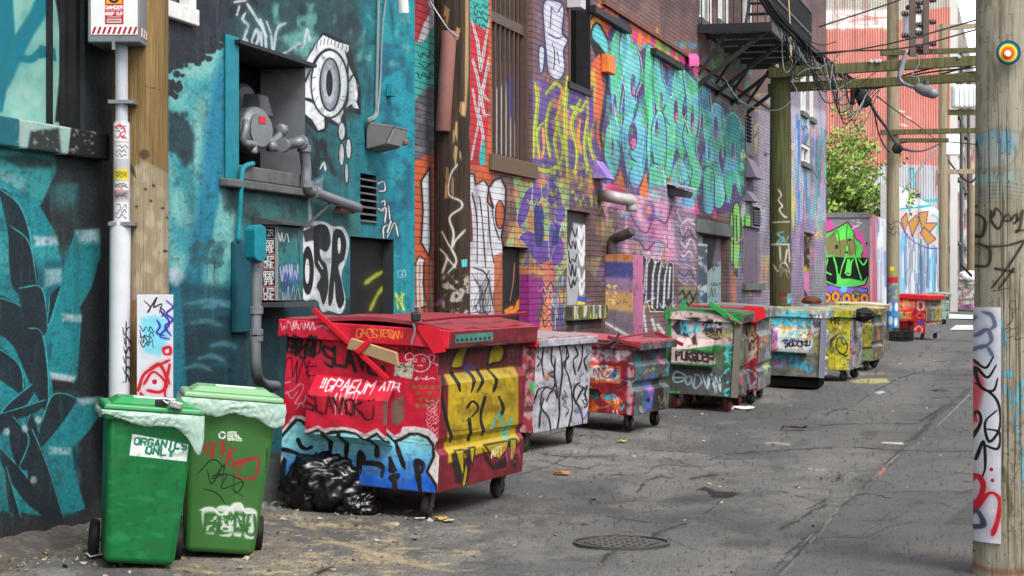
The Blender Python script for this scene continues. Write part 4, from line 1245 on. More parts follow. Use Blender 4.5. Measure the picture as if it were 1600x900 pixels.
# --- pink zone below
cv.poly(q2(70, 120, 200, 170, 420, 230, 560, 250, 560, 500, 440, 520, 200, 520, 150, 400, 100, 400), (208, 144, 178), 5)
cv.mottle((226, 168, 196), 16, .48, .68, .8, 27, (960, 290, 1090, 400))
cv.mottle((170, 90, 140), 14, .5, .7, .6, 28, (950, 280, 1090, 420))
cv.mottle((120, 150, 190), 12, .58, .72, .7, 29, (960, 290, 1090, 410))
for P in (q2(165, 40, 192, 150, 178, 180, 130, 150), q2(296, 60, 312, 170, 290, 200, 262, 165), q2(430, 80, 440, 160, 415, 150)):
 cv.poly(P, (230, 120, 60), 3)
for P in (q2(560, 190, 580, 290, 545, 300), q2(655, 230, 670, 310, 640, 310), q2(90, 130, 140, 110, 190, 170, 160, 230, 80, 200)):
 cv.poly(P, (222, 72, 130), 3, .9)
cv.ell(*q2(312, 265)[0], 9, 17, (90, 70, 160), 8); cv.ell(*q2(314, 262)[0], 4, 7, (226, 110, 150), 4)
for P in (q2(185, 190, 240, 330, 300, 380, 340, 300, 400, 330, 430, 240), q2(200, 400, 260, 420, 300, 470, 360, 420, 430, 470)):
 cv.stroke(P, 2.4, (110, 60, 110), .4, .9)
cv.poly(q2(100, 250, 190, 300, 190, 420, 150, 500, 90, 480), (116, 92, 84), 6, .9)
cv.mottle((60, 46, 44), 9, .48, .66, .7, 30, (945, 320, 980, 400))
# black letters with white edges
for P in (q2(218, 500, 240, 460, 262, 500, 276, 460, 300, 520, 298, 700, 268, 900, 218, 900), q2(306, 540, 330, 500, 346, 540, 372, 520, 390, 560, 404, 520, 440, 540, 438, 790, 320, 790, 300, 720)):
 cv.poly(P, (44, 43, 48), 1.5, outline=((206, 204, 210), 1.4))
for P in (q2(236, 880, 246, 680, 268, 500), q2(262, 700, 275, 560), q2(286, 690, 300, 540), q2(330, 770, 334, 600, 348, 530), q2(356, 770, 366, 600, 378, 540), q2(390, 770, 396, 620, 410, 540), q2(414, 720, 424, 560), q2(222, 560, 250, 600), q2(300, 740, 340, 720)):
 cv.stroke(P, 2.6, (206, 204, 210), .3, smooth=False)
for P in (q2(280, 760, 300, 900), q2(330, 830, 350, 900), q2(360, 860, 390, 900)):
 cv.stroke(P, 5, (200, 198, 204), .3, smooth=False)
# grey and white scribbles left of the door
cv.poly(q2(440, 300, 480, 260, 556, 280, 560, 640, 500, 660, 450, 600), (132, 118, 140), 6, .9)
for i in range(16):
 cv.scrib(1052 + R(0, 8), 330 + i * 7, 1086, 346 + i * 7, 4, 2.0, [(220, 218, 222), (60, 58, 66), (206, 150, 180), (110, 160, 190)][rl.randint(4)], 100 + i, .85)
cv.poly(q2(470, 660, 560, 650, 560, 780, 470, 780), (132, 128, 96), 4)
cv.stroke(q2(470, 700, 490, 680, 505, 720, 525, 685, 545, 730, 560, 690), 3, BK, .3, smooth=False)
cv.stroke(q2(470, 740, 495, 720, 520, 760, 545, 730), 2.4, BK, .3, smooth=False)
# door surround, green letters
cv.poly(q2(560, 280, 735, 330, 735, 380, 560, 350), (66, 50, 52), 3)
cv.mottle((160, 80, 90), 6, .55, .7, .6, 31, (1085, 334, 1140, 362), sx=1.5)
cv.poly(q2(735, 330, 760, 240, 900, 200, 960, 160, 960, 760, 735, 780), (118, 112, 132), 6, .9)
for P in (q2(752, 250, 785, 240, 790, 400, 778, 560, 760, 580, 745, 470), q2(792, 235, 838, 225, 846, 330, 826, 420, 846, 560, 820, 622, 800, 560, 800, 400), q2(736, 300, 752, 290, 752, 520, 738, 520)):
 cv.poly(P, (128, 196, 88), 1.5, smooth=True, outline=((40, 44, 48), 2))
for P in (q2(768, 290, 772, 420), q2(815, 280, 810, 360), q2(815, 440, 822, 540), q2(842, 400, 860, 360, 852, 470)):
 cv.stroke(P, 2.4, (44, 48, 56), .3)
cv.poly(q2(742, 580, 768, 560, 770, 760, 742, 760), (198, 120, 80), 4, .9)
cv.poly(q2(860, 240, 890, 250, 890, 480, 868, 500), (60, 140, 176), 5, .8)
cv.mottle((170, 150, 190), 12, .48, .68, .7, 32, (1182, 250, 1206, 480))
cv.mottle((60, 60, 78), 10, .5, .68, .7, 33, (1150, 200, 1206, 350))
cv.poly(q1(800, 560, 905, 640, 905, 900, 800, 900), (96, 84, 108), 8, .8)
cv.poly(q1(835, 590, 858, 570, 850, 700, 836, 740), (222, 196, 50), 1.5); cv.poly(q1(836, 440, 876, 440, 874, 540, 838, 520), (206, 186, 60), 2, .9)
cv.stroke(q1(842, 500, 870, 450), 4, BK, .3); cv.stroke(q1(840, 640, 856, 600), 3, BK, .3)
cv.stroke(q1(870, 720, 852, 760, 866, 800, 846, 860), 2.4, (60, 52, 66), .3)
# --- far end beyond the pole: soft drips
cv.poly([(1180, 150), (1300, 130), (1300, 560), (1180, 560)], (146, 136, 150), 20, .95)
cv.poly([(1228, 165), (1300, 175), (1300, 345), (1228, 345)], (178, 172, 194), 10)
for i in range(60):
 x = R(1234, 1292); y = R(165, 320)
 cv.stroke([(x, y), (x + R(-1, 1), y + R(15, 70))], R(1.4, 3.4), [(60, 126, 190), (226, 200, 90), (90, 186, 176), (214, 120, 160), (120, 100, 170), (206, 206, 220), (214, 90, 70)][rl.randint(7)], .5, .7)
cv.stroke([(1262, 210), (1256, 240), (1262, 330)], 5, (60, 130, 190), .4, .9); cv.stroke([(1284, 200), (1276, 300), (1266, 350)], 4, (90, 180, 170), .4, .9)
for i in range(50):
 x = R(1234, 1258); y = R(330, 470)
 cv.stroke([(x, y), (x, y + R(10, 40))], 1.8, [(130, 90, 156), (160, 130, 180), (110, 90, 130), (180, 150, 190)][rl.randint(4)], .5, .6)
for i in range(50):
 x = R(1270, 1292); y = R(330, 480)
 cv.stroke([(x, y), (x, y + R(10, 30))], 1.6, [(150, 190, 150), (120, 160, 130), (170, 160, 190), (140, 130, 150)][rl.randint(4)], .5, .6)
for i in range(70):                                     # small overlapping tags all over the lower wall
 x, y = R(800, 1200), R(300, 500)
 if 885 < x < 925 or 1088 < x < 1140: continue
 k_ = (1640 - x) / 700
 cv.scrib(x, y, x + R(12, 34) * k_, y + R(8, 20) * k_, int(R(4, 9)), R(.9, 2.0), [(30, 28, 32), (220, 218, 224), (110, 190, 200), (206, 110, 160), (110, 90, 170), (226, 200, 120), (160, 210, 120)][rl.randint(7)], 300 + i, .7)
for i in range(40):
 x, y = R(1142, 1290), R(170, 460)
 cv.scrib(x, y, x + R(6, 16), y + R(6, 16), int(R(3, 7)), R(.9, 1.8), [(40, 38, 46), (226, 224, 230), (110, 170, 200), (206, 130, 170), (226, 206, 140)][rl.randint(5)], 400 + i, .7)
for i in range(40):                                     # faded blocks of older colour between the tags
 x, y = R(890, 1290), R(300, 500)
 if 1088 < x < 1142: continue
 w_ = (1640 - x) / 700
 cv.poly([(x, y), (x + R(8, 22) * w_, y + R(-3, 3)), (x + R(8, 22) * w_, y + R(14, 40)), (x + R(-4, 3), y + R(14, 40))], [(214, 150, 186), (150, 120, 190), (226, 160, 110), (222, 206, 120), (150, 190, 206), (196, 176, 206)][rl.randint(6)], 5, .45)
# wide weathering: soot runs, plain brick showing high up and low down
cv.mottle((46, 42, 44), 50, .58, .75, .3, 34, sx=2.5, sy=.4)
for i in range(60):
 x = R(740, 1200); y = R(200, 420)
 cv.stroke([(x, y), (x + R(-.5, .5), y + R(20, 70))], R(.8, 1.6), [(40, 36, 40), (216, 212, 216)][rl.rand() < .4], .6, .28)
brick_map = cv.image("brick_mural_map", .88)
m_brick = mat("painted_brick", None, .82, dirt=.25, dirt_col=(50, 42, 42), scale=3.5, bump=.8, bscale=50, img=brick_map, brick=(BLEN, BVH), spec=.3)
m_brickp = mat("plain_brick", (104, 72, 64), .88, dirt=.5, dirt_col=(58, 46, 44), scale=4, bump=.4)
brick_b = thing("brick_building", W.pt(38, 0), "long brick building covered in bright graffiti letters", "building")
def opening(x0, x1, pxz, ytop, ybot, d):
 zt = ytop if ytop < 20 and ytop > 0 and False else None
 return None
BH = dict(
 bars=(W.t(768), W.t(832), W.z(768, 240), 6.3, .26),
 win2=(W.t(888), W.t(922), W.z(888, 128), 6.2, .24),
 low=(W.t(785), W.t(826), .25, W.z(785, 384), .3),
 white=(W.t(886), W.t(922), W.z(886, 478), W.z(886, 327), .22),
 door=(W.t(1091), W.t(1139), .02, W.z(1091, 364), .34),
 block=(W.t(1161), W.t(1188), W.z(1161, 442), W.z(1161, 352), .1),
 far=(W.t(1256), W.t(1273), .4, W.z(1256, 362), .2),
 up1=(W.t(1092), W.t(1116), W.z(1092, 28), 9.2, .16),
 up2=(W.t(1120), W.t(1142), W.z(1120, 30), 9.2, .16),
 up3=(W.t(1160), W.t(1178), W.z(1120, 30), 9.2, .16),
 far1=(W.t(1251), W.t(1260), W.z(1251, 173), W.z(1251, 90), .16),
 far2=(W.t(1265), W.t(1272), W.z(1251, 173), W.z(1251, 90), .16),
 far3=(W.t(1252), W.t(1270), 10.2, 12.0, .16),
 far4=(W.t(1252), W.t(1266), W.z(1252, 252), W.z(1252, 222), .12))
mb = MB()
facade(mb, W, T_CORNER + .003, B_END, -.3, B_H, list(BH.values()), 16.0, paint_reveal=True)
def buv(p, mi, n):
 u_, v_ = uvplane(BO, BU, BV)(p)
 d = (p - W.pt(p.y, 0)).dot(W.out)
 if abs(n.dot(W.along)) > .7:
  u_ += d / BLEN
 return (u_, v_)
mb.build("wall", [m_brick, m_brickp], brick_b, uvf=buv, recalc=False)
def wpanel(name, h, o, mats, parent, canvas=None, size=(120, 200), base=(90, 90, 90), paint=None, k=.85, rough=.6, label=None, pad=.006, th=.03):
 ta, tb, za, zb = h[:4]
 ta += pad; tb -= pad; za += pad; zb -= pad
 bo = W.pt(ta, za, o)
 U_, V_ = W.pt(tb, za, o) - bo, Vector((0, 0, zb - za))
 m_ = mats
 if paint:
  c_ = Canvas(size[0], size[1], bo, U_, V_, base)
  paint(c_)
  m_ = mat(canvas, None, rough, img=c_.image(canvas + "_map", k), dirt=.3, bump=.15)
 return MB().wbox(W, ta, tb, za, zb, o - th, o).build(name, m_, parent, uvf=uvplane(bo, U_, V_), label=label)
# barred window: corrugated panel with blue and white paint, vertical bars, angle frame, sill
def p_bars(c):
 c.mottle((96, 78, 70), 20, .4, .6, .8, 2, sx=3, sy=.3)
 c.poly([(788, 130), (806, 110), (830, 175), (846, 220), (806, 225), (790, 190)], (30, 60, 190), 6, .95)
 c.poly([(770, 140), (790, 130), (796, 180), (812, 200), (820, 250), (770, 240)], (196, 196, 200), 8, .9)
 c.poly([(775, 95), (808, 100), (806, 60), (780, 70)], (24, 22, 24), 10, .8)
wb = wpanel("window", BH['bars'], -.2, None, brick_b, "barred_window_panel", (140, 260), (58, 48, 44), p_bars, label="barred window with blue and white paint behind rusty bars")
m_bar = mat("brown_steel_bar", (86, 70, 63), .55, metal=.3, dirt=.5, dirt_col=(62, 44, 36), scale=12)
ta, tb, za, zb, dd = BH['bars']
for i in range(9):
 t_ = ta + .1 + (tb - ta - .2) * i / 8
 MB().wbox(W, t_ - .018, t_ + .018, za + .03, zb - .02, -.13, -.095).build("bar", m_bar, wb)
m_brs = mat("bricked_sill", (96, 74, 60), .85, dirt=.6, dirt_col=(60, 90, 70), scale=7, bump=.5)
MB().wbox(W, ta + .02, tb - .02, za + (zb - za) * .52, za + (zb - za) * .56, -.092, -.08).build("crossbar", m_bar, wb)
MB().wbox(W, tb - .10, tb - .01, za + .012, zb - .02, -.19, -.05).build("frame", m_bar, wb)
MB().wbox(W, ta - .12, tb + .1, za - .2, za - .005, -.1, .05).build("sill", m_brs, wb, bevel=.01)
# tall dark window
m_bwin = mat("brown_window_frame", (84, 54, 44), .6, dirt=.4, dirt_col=(40, 32, 30))
h_ = BH['win2']
wb = wpanel("window", h_, -.2, m_dark, brick_b)
MB().wbox(W, h_[0] + .5, h_[0] + .62, h_[2] + .01, h_[3] - .02, -.198, -.12).build("frame", m_bwin, wb)
MB().wbox(W, h_[0] - .05, h_[1] + .03, h_[2] - .08, h_[2] + .006, -.2, .03).build("sill", m_black, wb)
MB().wbox(W, h_[1] - .05, h_[1] - .008, h_[2] + .02, h_[3] - .02, -.195, .012).build("shutter", m_black, wb)
# low dark opening with orange spray
def p_low(c):
 c.stroke([(792, 490), (806, 484), (812, 470), (818, 478), (824, 470)], 7, (226, 130, 40), .5)
 c.stroke([(790, 486), (800, 480)], 4, (230, 140, 50), .5)
 c.stroke([(797, 470), (802, 440), (804, 410)], 1.4, (170, 120, 90), .5)
wpanel("hatch", BH['low'], -.12, None, brick_b, "low_hatch", (100, 200), (26, 24, 26), p_low, label="black hatch with an orange splash of spray paint")
# white tagged shutter with coloured sill
def p_white(c):
 c.poly([(880, 320), (903, 320), (903, 500), (880, 500)], (168, 168, 172), 1)
 c.poly([(880, 320), (926, 320), (926, 352), (896, 348), (884, 400)], (40, 38, 40), 4, .9)
 for i in range(5):
  c.scrib(888, 352 + i * 20, 901, 372 + i * 20, 5, 2, BK, 8 + i)
  c.scrib(904, 350 + i * 22, 921, 374 + i * 22, 5, 4.2, (226, 226, 228), 18 + i)
 c.poly([(903, 463), (922, 466), (922, 480), (900, 480)], (60, 90, 170), 2); c.poly([(903, 470), (922, 474), (922, 480), (900, 480)], (214, 200, 60), 1)
ws = wpanel("shutter", BH['white'], -.07, None, brick_b, "tagged_shutter", (110, 220), (120, 118, 122), p_white, label="pale shutter scrawled with white and black tags")
ta, tb, za, zb, dd = BH['white']
s0 = W.pt(ta - .1, za - .2, .1)
cs = Canvas(90, 40, s0, W.pt(tb + .7, za - .2, .1) - s0, Vector((0, 0, .22)), (90, 88, 60))
for i in range(50):
 x = R(878, 948)
 cs.stroke([(x, R(472, 480)), (x + R(-2, 2), R(486, 500))], 2.2, [(206, 200, 190), (60, 60, 60), (196, 180, 60), (110, 120, 60), (40, 60, 120)][rl.randint(5)], .4, .9)
m_sl2 = mat("striped_sill", None, .8, img=cs.image("striped_sill_map"), dirt=.3, bump=.3)
MB().wbox(W, ta - .1, tb + .7, za - .2, za - .004, -.06, .1).build("sill", m_sl2, ws, uvf=uvplane(s0, W.pt(tb + .7, za - .2, .1) - s0, Vector((0, 0, .22))), bevel=.01)
# door with pale slab
def p_door(c):
 c.poly([(1098, 360), (1140, 366), (1140, 395), (1098, 430)], (24, 23, 26), 3)
 c.poly([(1120, 372), (1140, 366), (1140, 410), (1112, 415)], (150, 140, 160), 6, .7)
 c.scrib(1112, 410, 1124, 426, 5, 1.3, BK, 3)
 c.text("LEXIT", 1112, 446, 1126, 447, 4, .8, BK)
 c.scrib(1106, 450, 1120, 466, 6, 1, (60, 64, 70), 5)
 c.ell(1118, 474, 2.4, 4, (40, 90, 190), 1)
dr = wpanel("door", BH['door'], -.16, None, brick_b, "grey_door", (130, 240), (152, 176, 178), p_door, label="pale blue grey door set back under a dark lintel")
def p_leaf(c):
 c.mottle((40, 90, 130), 10, .45, .6, .9, 2); c.mottle((200, 206, 210), 8, .55, .68, .9, 3)
 c.poly([(1085, 370), (1110, 370), (1110, 384), (1085, 384)], (190, 196, 204), 3)
h_ = BH['door']
wpanel("door_leaf", (W.t(1089, -.02), W.t(1106, -.02), .05, W.z(1089, 379)), -.03, None, brick_b, "sprayed_leaf", (60, 200), (70, 78, 86), p_leaf)
MB().wbox(W, h_[0] - .3, h_[1] + .25, h_[3] + .008, h_[3] + .26, -.2, .04).build("lintel", m_conc, brick_b, bevel=.012)
m_bf = mat("blocked_window", (96, 84, 98), .85, dirt=.6, dirt_col=(60, 56, 60), bump=.4)
h_ = BH['block']
bw = wpanel("blocked_window", h_, -.06, m_bf, brick_b)
MB().wbox(W, h_[0] - .15, h_[1] + .15, h_[2] - .16, h_[2] - .005, -.05, .09).build("sill", m_conc, bw, bevel=.01)
def p_far(c):
 c.mottle((206, 180, 40), 12, .35, .5, .95, 2); c.mottle((24, 22, 24), 8, .5, .62, .9, 3)
 c.poly([(1250, 425), (1276, 425), (1276, 480), (1250, 480)], (206, 120, 170), 4)
 c.stroke([(1256, 455), (1264, 470), (1274, 478)], 5, (50, 60, 60), .4)
 c.ell(1260, 476, 3, 4, (110, 190, 200), 1)
wpanel("archway_panel", BH['far'], -.15, None, brick_b, "far_archway", (70, 200), (60, 50, 30), p_far)
# upper sash windows, white frames
for key in ('up1', 'up2', 'up3', 'far1', 'far2', 'far3', 'far4'):
 h_ = BH[key]
 wb = wpanel("window", h_, -.12, m_glass, brick_b)
 ta, tb, za, zb, dd = h_
 fr = MB()
 fw = .11 if key[0] == 'u' else .2
 for (x0, x1, y0, y1) in ((ta, ta + fw, za, zb), (tb - fw, tb, za, zb), (ta + fw, tb - fw, za, za + .1), (ta + fw, tb - fw, zb - .1, zb), ((ta + tb) / 2 - .05, (ta + tb) / 2 + .05, za + .1, zb - .1)):
  fr.wbox(W, x0 + .007, x1 - .007, y0 + .007, y1 - .007, -.115, -.02 if x1 - x0 > .15 else -.05)
 fr.build("frame", m_white, wb)
 MB().wbox(W, ta - .08, tb + .08, za - .12, za + .005, -.1, .08).build("sill", m_conc, wb)
# string course / cable tray and bricked-up window ledges
for (x0, x1, y0) in ((920, 978, 8), (1016, 1060, 75), (1096, 1152, 122)):
 MB().wbox(W, W.t(x0), W.t(x1), W.z(x0, y0) - .1, W.z(x0, y0), .003, .1).build("ledge", m_black, brick_b)
zc = W.z(1087, 93)
MB().wbox(W, W.t(940), W.t(1206), zc - .07, zc, .003, .05).build("string_course", m_brickp, brick_b)
# --- things on the brick wall
m_pale = mat("pale_paint_metal", (176, 172, 180), .5, dirt=.5, dirt_col=(70, 64, 66))
def hood(px, py, px1, h, out, label, mat_, name="vent_hood"):
 ta, tb = W.t(px), W.t(px1)
 z1 = W.z(px, py)
 mb = MB().hexa([W.pt(ta, z1 - h, out), W.pt(tb, z1 - h, out), W.pt(tb, z1 - h, .004), W.pt(ta, z1 - h, .004), W.pt(ta, z1, .05), W.pt(tb, z1, .05), W.pt(tb, z1, .004), W.pt(ta, z1, .004)])
 tag(mb.build(name, mat_, bevel=.006), label, "vent hood")
m_purp = mat("purple_paint_metal", (120, 90, 170), .5, dirt=.5, dirt_col=(190, 200, 70), scale=5)
hood(926, 250, 938, .26, .22, "slanted vent hood sprayed purple and yellow", m_purp)
m_lav = mat("lavender_metal", (112, 102, 122), .6, dirt=.5)
hood(1164, 246, 1176, .42, .24, "lavender slanted box on the brick wall near the far pole", m_lav)
hood(1164, 298, 1174, .22, .2, "smaller lavender hood beneath the slanted box", m_lav)
def duct(pts, r, label, mt, name="duct_pipe"):
 o = MB().tube(pts, r, 12, sub=4).build(name, mt, smooth=True)
 tag(o, label, "pipe")
m_duct = mat("weathered_duct", (170, 164, 162), .5, metal=.3, dirt=.6, dirt_col=(96, 84, 70), scale=7)
duct([W.at(938, 306, .0), W.at(946, 306, .1), W.at(958, 308, .25), W.at(974, 311, .38), W.at(985, 313, .46), W.at(987, 318, .47), W.at(987, 330, .47)], .085, "silver duct elbow poking out and turning down", m_duct)
m_ddk = mat("sooty_duct", (66, 60, 60), .6, dirt=.5, dirt_col=(110, 96, 84))
duct([W.at(956, 402, .08), W.at(957, 382, .08), W.at(959, 374, .1), W.at(968, 370, .2), W.at(978, 366, .3), W.at(988, 361, .4)], .075, "sooty black elbow pipe above the sunset painted box", m_ddk)
wl = thing("wall_lamp", W.at(1050, 295), "broken grey wall lamp under the turquoise letters", "lamp")
p0 = W.at(1045, 290, .01)
al, ou, h = W.along * .5, W.out, Vector((0, 0, 1))
MB().hexa([p0 - h * .16, p0 - h * .16 + al, p0 - h * .2 + al + ou * .3, p0 - h * .2 + ou * .3, p0, p0 + al, p0 + al - h * .1 + ou * .34, p0 - h * .1 + ou * .34]).build("lamp_body", m_dgrey, wl, bevel=.01)
MB().hexa([p0 + h * .02 - al * .3, p0 + h * .02 + al * 1.3, p0 - h * .06 + al * 1.3 + ou * .36, p0 - h * .06 - al * .3 + ou * .36, p0 + h * .05 - al * .3, p0 + h * .05 + al * 1.3, p0 - h * .03 + al * 1.3 + ou * .36, p0 - h * .03 - al * .3 + ou * .36]).build("cover_plate", m_pale, wl)
m_or = mat("orange_paint_metal", (206, 116, 52), .5, dirt=.6, dirt_col=(50, 44, 42), scale=4)
o = MB().wbox(W, W.t(944, .05), W.t(955, .05), W.z(944, 115), W.z(944, 87), .004, .12).build("junction_box", m_or, bevel=.01); tag(o, "small orange box in the flames left of the turquoise letters", "junction box")
o = MB().wbox(W, W.t(885), W.t(893), W.z(885, 12), W.z(885, -12), .004, .2).build("lamp_box", m_pale, bevel=.01); tag(o, "cream lamp box at the top of the tall dark window", "lamp")
cam_t = thing("wall_camera", W.at(1082, 95), "pink sprayed security camera by the fire escape bracket", "camera")
m_pink = mat("pink_paint_metal", (224, 96, 156), .5, dirt=.4, dirt_col=(60, 40, 50))
c0 = W.at(1082, 92, .12)
MB().hexa([c0 + d for d in (Vector((-.08, -.2, -.16)), Vector((.1, -.2, -.16)), Vector((.1, .2, -.06)), Vector((-.08, .2, -.06)), Vector((-.08, -.2, .0)), Vector((.1, -.2, .0)), Vector((.1, .2, .12)), Vector((-.08, .2, .12)))]).build("housing", m_pink, cam_t, bevel=.02)
MB().cyl(c0, W.at(1083, 104, .0), .03, 8).build("mount", m_dgrey, cam_t)
o = MB()
for i in range(6):
 z_ = W.z(1176, 350) + i * .055
 o.wbox(W, W.t(1176), W.t(1187), z_, z_ + .035, .004, .03)
vt = thing("wall_vent", W.at(1182, 338), "little slatted vent beside the green letters", "vent")
MB().wbox(W, W.t(1176), W.t(1187), W.z(1176, 352), W.z(1176, 322), -.01, .006).build("back_plate", m_dark, vt)
o.build("slats", m_dgrey, vt)
hv = thing("wall_vent", W.at(1165, 200), "yellow streaked grey louvre high on the brick wall", "vent")
MB().wbox(W, W.t(1164), W.t(1176), W.z(1164, 240), W.z(1164, 180), .003, .02).build("back_plate", m_dgrey, hv)
o = MB()
for i in range(8):
 z_ = W.z(1164, 220) + i * .075
 o.wbox(W, W.t(1165), W.t(1171), z_, z_ + .04, .021, .05)
o.build("slats", m_dark, hv)
# painted box standing against the wall: sunset on one face, pink face on the other
ta, tb = W.t(945), W.t(962)
o1 = .42
za, zb = .1, W.z(950, 398)
pb = thing("painted_cupboard", W.pt(ta, 0, .2), "tall wall cupboard painted with a sunset and pink figures", "cupboard")
fo = W.pt(ta, za, o1)
fU, V_ = W.pt(tb, za, o1) - fo, Vector((0, 0, zb - za))
cA = Canvas(110, 240, W.pt(ta, za, .0), W.pt(ta, za, o1) - W.pt(ta, za, 0), V_, (206, 160, 104))
cA.poly([(920, 390), (1010, 390), (1010, 408), (920, 404)], (196, 116, 72), 6); cA.poly([(920, 407), (1010, 410), (1010, 440), (920, 436)], (70, 72, 130), 8)
cA.poly([(920, 432), (1010, 436), (1010, 458), (920, 452)], (150, 120, 160), 10); cA.poly([(920, 480), (1010, 490), (1010, 540), (920, 530)], (120, 110, 120), 8)
cA.stroke([(930, 496), (960, 512), (990, 530)], 4, (226, 210, 220), .3)
for i in range(26):
 cA.ell(R(948, 964), R(445, 475), 1.8, 1.6, (240, 214, 130), .8)
cB = Canvas(90, 240, fo, fU, V_, (186, 108, 146))
for i in range(7):
 cB.ell(R(964, 984), 410 + i * 15, 6, 9, [(206, 140, 170), (160, 84, 126)][i % 2], 3)
 cB.scrib(964, 405 + i * 15, 984, 420 + i * 15, 4, 1.1, (110, 50, 84), i)
cA.wear(3, .8); cB.wear(5, .8)
mA, mB_ = mat("sunset_panel", None, .6, img=cA.image("sunset_map"), dirt=.2), mat("pink_panel", None, .6, img=cB.image("pink_map"), dirt=.25)
uA, uB = uvplane(W.pt(ta, za, .0), W.pt(ta, za, o1) - W.pt(ta, za, 0), V_), uvplane(fo, fU, V_)
MB().wbox(W, ta, tb, za, zb, .004, o1).build("carcass", [m_lav, mA, mB_], pb, mf=lambda n, c: 2 if n.dot(W.out) > .8 else (1 if n.dot(W.along) < -.8 else 0), uvf=lambda p, mi, n: uA(p) if mi == 1 else uB(p), bevel=.004)
MB().wbox(W, tb - .08, tb - .05, za + .7, za + .85, o1 + .001, o1 + .03).build("handle", m_dgrey, pb)
# ------------------------------------------------------------ utility poles and what hangs on them
def wood_mat(name, c1, c2, dark, k=1.0, stain=None, img=None):
 m = bpy.data.materials.new(name)
 m.use_nodes = True
 t = m.node_tree
 b = t.nodes["Principled BSDF"]
 b.inputs["Roughness"].default_value = .85
 b.inputs["Specular IOR Level"].default_value = .15
 tc = N(t, "ShaderNodeTexCoord")
 mp = N(t, "ShaderNodeMapping"); mp.inputs["Scale"].default_value = (9, 9, .45)
 t.links.new(tc.outputs["Object"], mp.inputs["Vector"])
 n1 = N(t, "ShaderNodeTexNoise", Scale=2.2, Detail=9.0, Roughness=.7); t.links.new(mp.outputs[0], n1.inputs["Vector"])
 mp2 = N(t, "ShaderNodeMapping"); mp2.inputs["Scale"].default_value = (30, 30, .8)
 t.links.new(tc.outputs["Object"], mp2.inputs["Vector"])
 n2 = N(t, "ShaderNodeTexNoise", Scale=2.0, Detail=6.0, Roughness=.75); t.links.new(mp2.outputs[0], n2.inputs["Vector"])
 r1 = N(t, "ShaderNodeValToRGB")
 r1.color_ramp.elements[0].position, r1.color_ramp.elements[1].position = .35, .65
 r1.color_ramp.elements[0].color, r1.color_ramp.elements[1].color = s2l(c1), s2l(c2)
 t.links.new(n1.outputs["Fac"], r1.inputs[0])
 base = r1.outputs[0]
 if img is not None:
  ti = N(t, "ShaderNodeTexImage", image=img, extension='EXTEND'); t.links.new(tc.outputs["UV"], ti.inputs["Vector"])
  mi = N(t, "ShaderNodeMix", data_type='RGBA'); mi.inputs[0].default_value = 1.0
  t.links.new(base, mi.inputs[6]); t.links.new(ti.outputs["Color"], mi.inputs[7])
  t.links.new(ti.outputs["Alpha"], mi.inputs[0])
  base = mi.outputs[2]
 cr = N(t, "ShaderNodeMapRange"); cr.inputs["From Min"].default_value = .34; cr.inputs["From Max"].default_value = .5; cr.inputs["To Min"].default_value = dark; cr.inputs["To Max"].default_value = 1.0
 t.links.new(n2.outputs["Fac"], cr.inputs[0])
 sc = N(t, "ShaderNodeVectorMath", operation='SCALE'); t.links.new(base, sc.inputs[0]); t.links.new(cr.outputs[0], sc.inputs["Scale"])
 t.links.new(sc.outputs[0], b.inputs["Base Color"])
 bp = N(t, "ShaderNodeBump", Strength=.8, Distance=.02); t.links.new(n2.outputs["Fac"], bp.inputs["Height"]); t.links.new(bp.outputs[0], b.inputs["Normal"])
 return m
KEY = (110, 96, 74)
def bare(c):
 c.A = np.zeros((c.H, c.W))       # unpainted wood shows through
 return c
def pole_mesh(x, y, r, z1, mt, parent, z0=None, n=24, lean=(0, 0), name="trunk", img_span=None):
 """round tapered trunk; UV: u = angle seen from the alley camera side (0..1 across the front half), v = height over img_span"""
 z0 = ground_z(x, y) - .05 if z0 is None else z0
 mb = MB()
 H = z1 - z0
 k = 14
 vs, fs = [], []
 for i in range(k + 1):
  f = i / k
  for j in range(n):
   q = 2 * math.pi * j / n
   rr = r * (1 - .012 * H * f) * (1 + .014 * mnoise.noise((math.cos(q) * 2 + x, math.sin(q) * 2 + y, f * 9)) - .03 * max(0, mnoise.noise((math.cos(q) * 7 + x, math.sin(q) * 7, f * 1.6)) - .25)) + .008 * math.sin(f * 5 + x)
   vs.append((x + lean[0] * f + rr * math.cos(q), y + lean[1] * f + rr * math.sin(q), z0 + H * f))
 for i in range(k):
  for j in range(n):
   j2 = (j + 1) % n
   fs.append((i * n + j, i * n + j2, (i + 1) * n + j2, (i + 1) * n + j))
 fs.append(tuple(range(k * n, (k + 1) * n)))
 mb.add(vs, fs)
 sp = img_span or (z0, z1)
 def uvf(p, mi, nn):
  return (.5 + (p.x - x) / (2 * r), (p.z - sp[0]) / (sp[1] - sp[0]))
 o = mb.build(name, mt, parent, uvf=uvf)
 return smooth_by_angle(o, 50)
def pole_canvas(x, y, r, z0, z1, W_=120, H_=500):
 return bare(Canvas(W_, H_, (x - r, y - r * .6, z0), (2 * r, 0, 0), (0, 0, z1 - z0), KEY))
